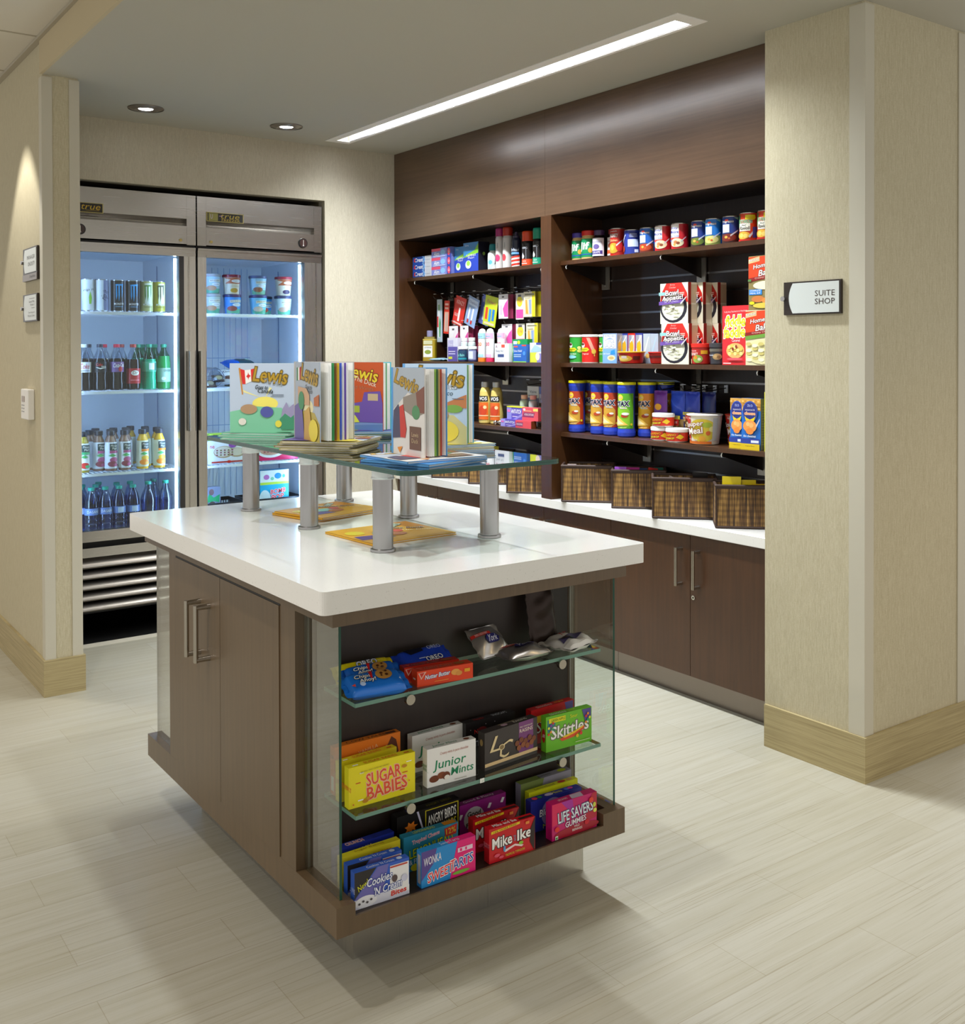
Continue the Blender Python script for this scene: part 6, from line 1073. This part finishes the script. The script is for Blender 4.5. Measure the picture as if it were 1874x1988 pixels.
# ================================================================== left refrigerator contents
z = 1.563+.0005
GD = 'tall drink cans on the top refrigerator shelf'
MON = lambda c, c2: [P_([(.30, .86), (.36, .88), (.38, .5), (.34, .36), (.31, .5)], c), P_([(.44, .88), (.52, .88), (.52, .5), (.47, .30), (.44, .52)], c), P_([(.62, .87), (.70, .84), (.68, .6), (.64, .42), (.63, .6)], c), P_([(.28, .88), (.72, .90), (.70, .84), (.30, .83)], c), T_('MONSTER', .5, .22, .56, .07, '#e6e6e6', 0, 0, None, .01), T_('ENERGY', .5, .13, .4, .04, c2)]
def dcan(label, X, bg, els, Y=5.175, r=.0325): return can('drink_can', label, (X, Y, z), r, .157, bg, els, 0, GD, '#b9bcc6', 2.6)
dcan('dark blue drink can at the very left, cut off by the wall edge', 1.306, '#2a3f8a', [R_(.5, .1, .9, .8, '#1c2a5a')])
dcan('white drink can with a green flame and small lettering', 1.373, '#dfe4ea', [T_('rip it', .5, .66, .6, .10, K, 8, .3), P_([(.5, .2), (.62, .2), (.66, .4), (.56, .62), (.48, .42)], '#8ac23a')])
dcan('white and lilac drink can with lettering running up its side', 1.441, '#dfe4ea', [R_(.5, 0, 1, 1, '#7d86b0'), T_('rip it', .62, .5, .55, .26, '#23284a', 72, .2)])
dcan('black drink can with blue claw marks, left of the pair', 1.517, '#1e1b1f', MON('#3aa8f0', '#8ac0f0'))
dcan('black drink can with blue claw marks, right of the pair', 1.589, '#1e1b1f', MON('#3aa8f0', '#8ac0f0'))
dcan('silver and yellow drink can with green claw marks', 1.658, '#a8a86a', [R_(.3, .25, .75, .95, '#cfd6c4')]+MON('#5a8a3a', '#3a3a2a'))
dcan('olive yellow drink can with dark claw marks, at the right end', 1.722, '#a39a2a', [R_(.35, .25, .8, .95, '#cfd0a8')]+MON('#4a4a2a', '#2a2a1a'), r=.030)
SODA = [(.030, 0), (.033, .004), (.0335, .03), (.031, .060), (.033, .090), (.0335, .120), (.031, .150), (.022, .176), (.0135, .196), (.0130, .208)]
def soda(label, X, Y, liq, cap, lab, els, fill=.155, glass=PET, lz=(.088, .138), group='soft drink bottles on the second refrigerator shelf', z0=1.1805, name='drink_bottle', simple=False):
    t = empty(name, (X, Y, z0), 0, label, 'bottle', group)
    m = MB(); liqm = M(liq, .12); pr = []
    for r, h in SODA: pr.append((r, h))
    cut = [p for p in pr if p[1] <= fill]+[(.0290, fill)]
    m.lathe(cut, liqm, 24); m.lathe([(.0290, fill+.0002)]+[p for p in pr if p[1] > fill], glass, 24, cap=False)
    m.build('bottle_body', t)
    MB().lathe([(.0142, .2083), (.0150, .210), (.0150, .222), (.014, .2245), (.001, .2245)], M(cap, .35), 20).build('cap', t)
    if lab:
        m = MB(); m.lathe([(.0342, lz[0]), (.0342, lz[1])], M(lab, .4), 28, cap=False); wrapart(m, els, .0342, lz[1]-lz[0], lz[0], 2.2); m.build('label', t)
    return t
COLA = '#1a0f12'
soda('cola bottle with a white cap and white label, at the left edge of the shelf', 1.352, 5.165, COLA, '#e6ecf4', '#dfe4ee', [T_('Coke', .45, .6, .6, .5, '#c41f2a', 0, .2), R_(.1, .12, .8, .2, '#8a94b0')])
soda('cola bottle with a black cap and black label with a white swoosh', 1.428, 5.165, COLA, '#2a2a3a', '#161218', [T_('Coke', .35, .75, .4, .3, '#d8281c', 0, .2), P_([(.1, .5), (.4, .3), (.8, .45), (.4, .42)], W), T_('zero', .6, .5, .3, .25, W)])
soda('cola bottle with a red cap and violet pink label', 1.508, 5.165, COLA, '#d8284a', '#7d5a94', [T_('Coca-Cola', .55, .68, .75, .4, W, 4, .2, None, .012), E_(.62, .3, .14, .25, '#b51f2a')])
soda('dark red soda bottle with a low red label and white oval', 1.588, 5.165, '#2a100e', '#b53a34', '#b5242a', [E_(.5, .70, .26, .17, W), T_('Dr', .5, .72, .3, .2, '#6a1a22', 0, .2), R_(.2, .2, .8, .26, '#e0808a')], fill=.15, lz=(.030, .105))
soda('green lemon-lime bottle with a square white label mark', 1.667, 5.165, '#0f9a70', '#1f8a6a', '#4ab894', [R_(.36, .2, .72, .85, '#dfe9e6'), R_(.74, .1, 1, .9, '#2a6a5a')], fill=.15, glass=PETG)
soda('darker green ginger ale bottle with a tall grey green label', 1.744, 5.175, '#127a3a', '#1f8a6a', '#8aa894', [T_('GINGER', .6, .82, .5, .16, '#1c3a2a'), E_(.35, .25, .14, .12, '#cfd9d0')], fill=.165, glass=PETG, lz=(.035, .105))
for nm, X, Y, lq, cp in (('black capped cola bottle in the second row, behind the white capped one', 1.396, 5.25, COLA, '#2a2a3a'), ('red capped cola bottle in the second row, behind the black label', 1.472, 5.25, COLA, '#d8284a'), ('rust capped cola bottle in the second row, behind the violet label', 1.556, 5.25, COLA, '#b54a4a'), ('green bottle in the second row behind the red labelled one', 1.638, 5.25, '#0f9a70', '#1f8a6a'), ('green bottle in the third row, between the front two green ones', 1.690, 5.34, '#0f9a70', '#1f8a6a'), ('green bottle in the second row at the right end', 1.726, 5.26, '#127a3a', '#1f8a6a')):
    soda(nm, X, Y, lq, cp, None, (), glass=PETG if 'green' in nm else PET)
z = .7875
JP = [(.026, 0), (.0285, .004), (.029, .04), (.0265, .085), (.028, .12), (.0255, .145), (.0165, .166), (.0160, .172)]
def juice(label, X, Y, kind, z0=.7875, front=True):
    liq, lab, c1, c2 = {'apple': ('#a8943a', '#e6ecf0', '#d0302a', '#3aa86a'), 'grape': ('#8a6a5a', '#e6e9f2', '#8a3a4a', '#a84a7a'), 'orange': ('#d8a82a', '#e6ead8', '#e8861c', '#dcb02a')}[kind]
    t = empty('juice_bottle', (X, Y, z0), 0, label, 'bottle', 'juice bottles on the third refrigerator shelf')
    m = MB(); m.lathe(JP, M(liq, .2), 22); m.build('bottle_body', t)
    MB().lathe([(.0185, .1723), (.0195, .174), (.0195, .192), (.018, .195), (.001, .195)], M('#2b2730', .4), 18).build('cap', t)
    m = MB(); rf = lambda y: .0297 if y < .05 else (.0290 if y < .12 else .0285)
    m.lathe([(.0296, .012), (.0299, .04), (.0283, .085), (.0290, .12), (.0268, .140)], M(lab, .4), 22, cap=False)
    if front:
        rr = lambda y: .0302 if y < .05 else (.0296)
        wrapart(m, [R_(.3, .70, .98, .97, '#1f3a3a'), T_('Minute', .64, .89, .5, .09, W), T_('Maid', .66, .78, .36, .09, W), R_(.3, .60, 1, .69, c1 if kind == 'orange' else c2), P_([(.2, .5), (.5, .58), (.8, .5), (.5, .46)], '#4aa85a'), E_(.6, .34, .3, .10, c2 if kind != 'apple' else '#e6ecf0'), E_(.5, .18, .34, .11, c1), E_(.7, .14, .18, .06, '#e9b04a' if kind == 'orange' else c2)], .0300, .125, .012, 2.2, rf=rr)
    m.build('label', t); return t
for nm, X, k in (('apple juice bottle at the left edge of the juice shelf', 1.343, 'apple'), ('grape juice bottle turned half away, just left of the front one', 1.425, 'grape'), ('grape juice bottle nearest the shelf front, middle left', 1.474, 'grape'), ('grape juice bottle beside the orange juice bottles', 1.540, 'grape'), ('orange juice bottle, left of the two in front', 1.628, 'orange'), ('orange juice bottle at the right end of the front row', 1.712, 'orange')):
    juice(nm, X, 5.185 if X == 1.425 else 5.155, k)
for i, (X, Y, k) in enumerate(((1.400, 5.255, 'grape'), (1.457, 5.36, 'grape'), (1.500, 5.25, 'grape'), (1.575, 5.24, 'grape'), (1.600, 5.335, 'grape'), (1.650, 5.42, 'orange'), (1.672, 5.25, 'orange'), (1.700, 5.34, 'orange'), (1.735, 5.26, 'orange'), (1.540, 5.34, 'grape'))):
    o = juice(('grape' if k == 'grape' else 'orange')+f' juice bottle in the back rows, {ORD[i]} dark cap from the left', X, Y, k, front=False)
z0 = .5005
WB = [(.029, 0), (.0315, .004), (.0315, .028), (.0300, .034), (.0315, .040), (.0315, .052), (.0300, .058), (.0315, .064), (.0315, .078), (.0300, .080), (.0300, .112), (.0315, .114), (.0300, .140), (.022, .172), (.0135, .190), (.0135, .196)]
BULB = [(.030, 0), (.036, .006), (.037, .04), (.034, .08), (.0365, .11), (.0365, .13), (.030, .160), (.018, .186), (.0145, .200), (.0145, .206)]
WATER = thin('water_bottle_plastic', '#b9c8de', 3.0)
def water(label, X, Y, prof, lab, capc='#1f9a86', lq='#8fb0dc'):
    t = empty('water_bottle', (X, Y, z0), 0, label, 'bottle', 'water bottles on the refrigerator floor')
    h = prof[-1][1]; m = MB(); m.lathe(prof, WATER, 22, cap=False); m.lathe([(max(a-.0022, .001), b) for a, b in prof if b < h*.76], thin('water', '#a9c6ee', 1.2) if False else WATER2, 18, cap=False); m.build('bottle_body', t)
    MB().lathe([(.0150, h), (.0155, h+.002), (.0155, h+.013), (.014, h+.015), (.001, h+.015)], M(capc, .4), 18).build('cap', t)
    if lab: m = MB(); m.lathe([(.0322, .080), (.0322, .112)], M('#6a86c8', .4), 24, cap=False); wrapart(m, lab, .0322, .032, .080, 2.2); m.build('label', t)
    return t
WATER2 = thin('still_water', '#9fbbe6', 1.6)
DS = [T_('DASANI', .5, .5, .8, .4, '#dfe6f5', 0, 0, None, .01)]
for i, (X, cap) in enumerate(((1.342, '#1f9a86'), (1.380, '#1f9a86'), (1.446, '#1f9a86'), (1.512, '#1f9a86'), (1.580, '#1f9a86'))):
    water(f'clear water bottle with a teal cap in the front row, {ORD[i]} from the left', X, 5.155 if i else 5.21, WB, DS if i in (1, 2) else [R_(.3, .1, .7, .9, '#b9c9e6')])
for nm, X, Y in (('bulb-shaped clear bottle in the front row behind the island corner', 1.655, 5.155), ('bulb-shaped clear bottle with a dark green cap in the second row', 1.712, 5.245), ('bulb-shaped clear bottle at the right end of the fridge floor', 1.741, 5.150)):
    water(nm, X, Y, BULB, None, '#2f6a5a' if 'dark' in nm else '#1f9a86')
for i, (X, Y) in enumerate(((1.375, 5.30), (1.432, 5.27), (1.470, 5.36), (1.540, 5.29), (1.610, 5.30))):
    water(f'clear water bottle in the back row, {ORD[i]} teal cap from the left', X, Y, WB, None)

# ================================================================== freezer contents
z = 1.5635
def pint(label, X, zz, lid, bg, els, Y=5.19):
    t = empty('ice_cream_tub', (X, Y, zz), 0, label, 'ice cream tub', 'ice cream tubs stacked in the freezer'); r0, r1, h = .037, .0465, .103
    rf = lambda y: r0+(r1-r0)*max(0, min(1, y/h))
    m = MB(); m.lathe([(r0*.96, 0), (r0, .003), (rf(.088), .088)], M(bg, .4), 30); wrapart(m, els, .042, .084, .003, 2.4, rf=rf); m.build('tub_body', t)
    MB().lathe([(r1*.98, .0883), (r1*1.03, .090), (r1*1.03, .100), (r1*.98, .1025), (.001, .1025)], M(lid, .35), 30).build('lid', t)
def BJ(c1, c2): return [R_(0, 0, 1, .28, '#5aa88a'), R_(0, .28, 1, 1, c1), E_(.35, .3, .28, .16, c2), P_([(.24, .66), (.24, .82), (.9, .86), (.94, .70)], '#e6e0cf'), T_("BEN & JERRY'S", .58, .76, .6, .09, '#2a2422', 2), E_(.62, .54, .26, .10, '#e9eef2'), T_('ice cream', .62, .54, .3, .06, '#3a4a6a')]
HD = lambda c: [R_(0, .62, 1, 1, '#b5623a'), P_([(.0, .62), (.3, .85), (.0, .95)], '#e8d8c0'), E_(.62, .78, .28, .10, '#f2efe9'), T_('Haagen-Dazs', .62, .78, .4, .06, '#6a2a32'), E_(.5, .2, .22, .14, c), R_(.3, .45, .8, .48, '#c9b9a0')]
zl, zu = z, z+.1035
LT = [('lower', zl), ('upper', zu)]
pint('grey green ice cream tub, lower left, cut off by the door frame', 2.003, zl, '#a8a8a8', '#b9c4b9', BJ('#b9c9c4', '#b58a6a'))
pint('pale ice cream tub with a grey lid, upper left by the door frame', 2.003, zu, '#a8a8a8', '#b9c9d4', BJ('#a9c9dc', '#b58a6a'))
pint('ice cream tub with a dark blue lid and brown picture, lower second', 2.115, zl, '#3a3560', '#4a8ad0', BJ('#4a90d8', '#8a4a42'))
pint('cream ice cream tub with a dark red lid, upper second', 2.112, zu, '#8a2430', '#e6dcc4', HD('#b58a2a'))
pint('sky blue ice cream tub with a navy lid, lower third', 2.260, zl, '#3a3a6a', '#7ac0e0', BJ('#7ac0e6', '#c9b9a9'))
pint('sky blue ice cream tub with a grey lid, upper third', 2.259, zu, '#5a5f80', '#a9cfe6', BJ('#a9d4ea', '#8a5a3a'))
pint('white and blue ice cream tub with a dark lid, lower right', 2.405, zl, '#3a3a5a', '#d0d9e0', BJ('#cfe0ea', '#c9a99a'))
pint('cream ice cream tub with a red lid, upper right', 2.408, zu, '#a82a34', '#e9e2d0', HD('#3a2a4a'))
pint('blue ice cream tub half hidden behind the lower right one', 2.338, zl, '#2f2f4a', '#3a90dc', BJ('#3a90dc', '#c45a4a'), 5.295)
z = 1.1805
pack('frozen_bag', 'clear bag with brown wrapped ice cream bars at the left of the second freezer shelf', 'bag', (2.000, 5.20, z), 12, .115, .100, .105, thin('frosty_film', '#d9dfe9', 4), [], p=3, q=.5, cr=.004, seed=41, crimp=.004)
for i, (X, rz, zz) in enumerate(((1.985, 70, .012), (2.030, -50, .040))):
    pack('ice_cream_bar', ('brown and white wrapped bar at the left in the clear bag', 'brown and white wrapped bar leaning right in the clear bag')[i], 'ice cream', (X, 5.185, z+zz), rz if False else 0, .060, .040, .022, '#4a3a3c', [E_(.5, .5, .3, .3, '#c9b98a'), R_(0, .1, .3, .5, '#dfe4ee')], seed=43+i, crimp=.004, rx=60)
pack('frozen_bag', 'white frosted bag with dark lettering on the second freezer shelf', 'bag', (2.105, 5.24, z+.032), -6, .090, .080, .060, '#cfd6e4', [T_('Klondike', .5, .7, .7, .2, '#23284a', 0, .3), R_(.2, .1, .8, .3, '#3a2a2a')], p=3, q=.5, cr=.004, seed=45, crimp=.004, rx=50)
pack('frozen_bag', 'bright blue frozen meal bag just above the book with the flag', 'bag', (2.200, 5.30, z+.090), 4, .170, .120, .050, '#1f5ac8', [R_(.35, .1, .95, .8, '#1c3a4a'), R_(.7, .6, .95, .8, '#9ac0b0')], p=3, q=.5, cr=.003, seed=46, crimp=.01, rx=14)
carton('frozen_box', 'black frozen dinner box under the bright blue bag', 'food box', (2.130, 5.23, z), 0, .17, .07, .11, '#232a3a', [T_('Dinner', .5, .5, .5, .3, '#b9c9dc')])
z = .7875
carton('pizza_box', 'white frozen pizza box with two pizzas pictured, left of the third freezer shelf', 'food box', (1.945, 5.110, z), 0, .205, .120, .05, '#dfe2ec', [E_(.42, .50, .26, .26, '#b59a7a'), E_(.42, .52, .24, .22, '#d9d0c4'), E_(.78, .46, .22, .20, '#b59a7a'), E_(.78, .48, .20, .16, '#d6cabc')]+[E_(.25+.1*(i % 5), .38+.1*(i//5), .028, .035, ('#8a4a5a', '#7a6a4a')[i % 2], 7) for i in range(15)]+[E_(.66, .80, .11, .12, '#8a3aa8'), T_('ne', .12, .74, .12, .12, '#c4283a'), R_(.1, .05, .98, .11, '#b5281c'), E_(.56, .08, .06, .06, '#c4281c')], [R_(0, 0, 1, 1, '#c9cfdc')])
carton('frozen_box', 'lime green frozen snack box lying on the white pizza box', 'food box', (1.960, 5.120, z+.1205), 0, .09, .035, .07, '#a8c43a', [T_('ki', .42, .5, .36, .7, '#1c1a14', 0, 0, None, .02)])
carton('pizza_box', 'magenta frozen pizza box behind the glass riser post', 'food box', (2.215, 5.120, z), 0, .24, .090, .10, '#c41f5a', [E_(.35, .55, .32, .40, '#dfe4ee'), E_(.35, .60, .27, .30, '#b58a7a')]+[E_(.2+.08*(i % 5), .5+.12*(i//5), .03, .05, '#8a3a4a', 7) for i in range(10)])
carton('frozen_box', 'frosted patterned frozen box standing on the magenta pizza box', 'food box', (2.165, 5.160, z+.0905), 0, .20, .055, .06, '#a8b4a8', [E_(.1+.09*i, .5+.2*math.sin(i*2), .05, .16, ('#8a9a8a', '#c9d0c4')[i % 2], 8) for i in range(10)])
z = .5005
def crate(label, X, w_):
    m = MB(); c = M('#26262e', .4); h = .075; y0, y1 = 5.12, 5.34
    m.box(X, y0, z, X+w_, y1, z+.004, c)
    for (a, b, c_, e) in ((X, y0, X+w_, y0+.004), (X, y1-.004, X+w_, y1), (X, y0, X+.004, y1), (X+w_-.004, y0, X+w_, y1)): m.box(a, b, z+.065, c_, e, z+h+.01, c); m.box(a, b, z, c_, e, z+.02, c)
    n = int(w_/.014)
    for i in range(n+1): x = X+(w_-.004)*i/n; m.box(x, y0, z+.02, x+.004, y0+.004, z+.065, c); m.box(x, y1-.004, z+.02, x+.004, y1, z+.065, c)
    for i in range(16): y = y0+.004+.013*i; m.box(X, y, z+.02, X+.004, y+.004, z+.065, c); m.box(X+w_-.004, y, z+.02, X+w_, y+.004, z+.065, c)
    return tag(m.build('plastic_basket'), label, 'basket', 'black slotted baskets on the freezer floor')
crate('black slotted basket at the left of the freezer floor', 1.935, .215)
crate('black slotted basket at the right of the freezer floor, holding the ice pop box', 2.185, .300)
carton('ice_pop_box', 'cyan and white ice pop box standing in the right black basket', 'food box', (2.250, 5.150, z+.0045), 0, .165, .225, .06, '#1fa8d8', [R_(0, .70, 1, 1, '#dfe9ec'), R_(0, .66, 1, .72, '#b9d84a'), E_(.22, .84, .10, .06, '#b56ab0'), E_(.42, .80, .06, .04, '#7ac0a0'), E_(.62, .86, .12, .07, '#2a8ad0'), E_(.82, .85, .05, .04, '#4ab0d8'), E_(.16, .32, .2, .22, '#cfe0ea'), T_('BOMB', .62, .50, .52, .10, '#d8304a', 6, .2, '#f2dfe6', .02), T_('POP', .60, .36, .42, .12, '#d8304a', 6, .2, '#f2dfe6', .02), P_([(.3, .12), (.42, .3), (.5, .14), (.58, .26), (.66, .1), (.5, .06)], '#c4283a')])
carton('frozen_box', 'green and brown frozen treat pack in the left black basket', 'food box', (1.955, 5.15, z+.0045), 0, .075, .16, .05, '#8a94b0', [P_([(0, .6), (.2, .8), (.5, .66), (.95, .76), (.9, .5), (.5, .55), (0, .5)], '#2aa86a'), E_(.4, .3, .34, .24, '#5a4a4a'), E_(.35, .84, .18, .1, '#7a5a5a')])
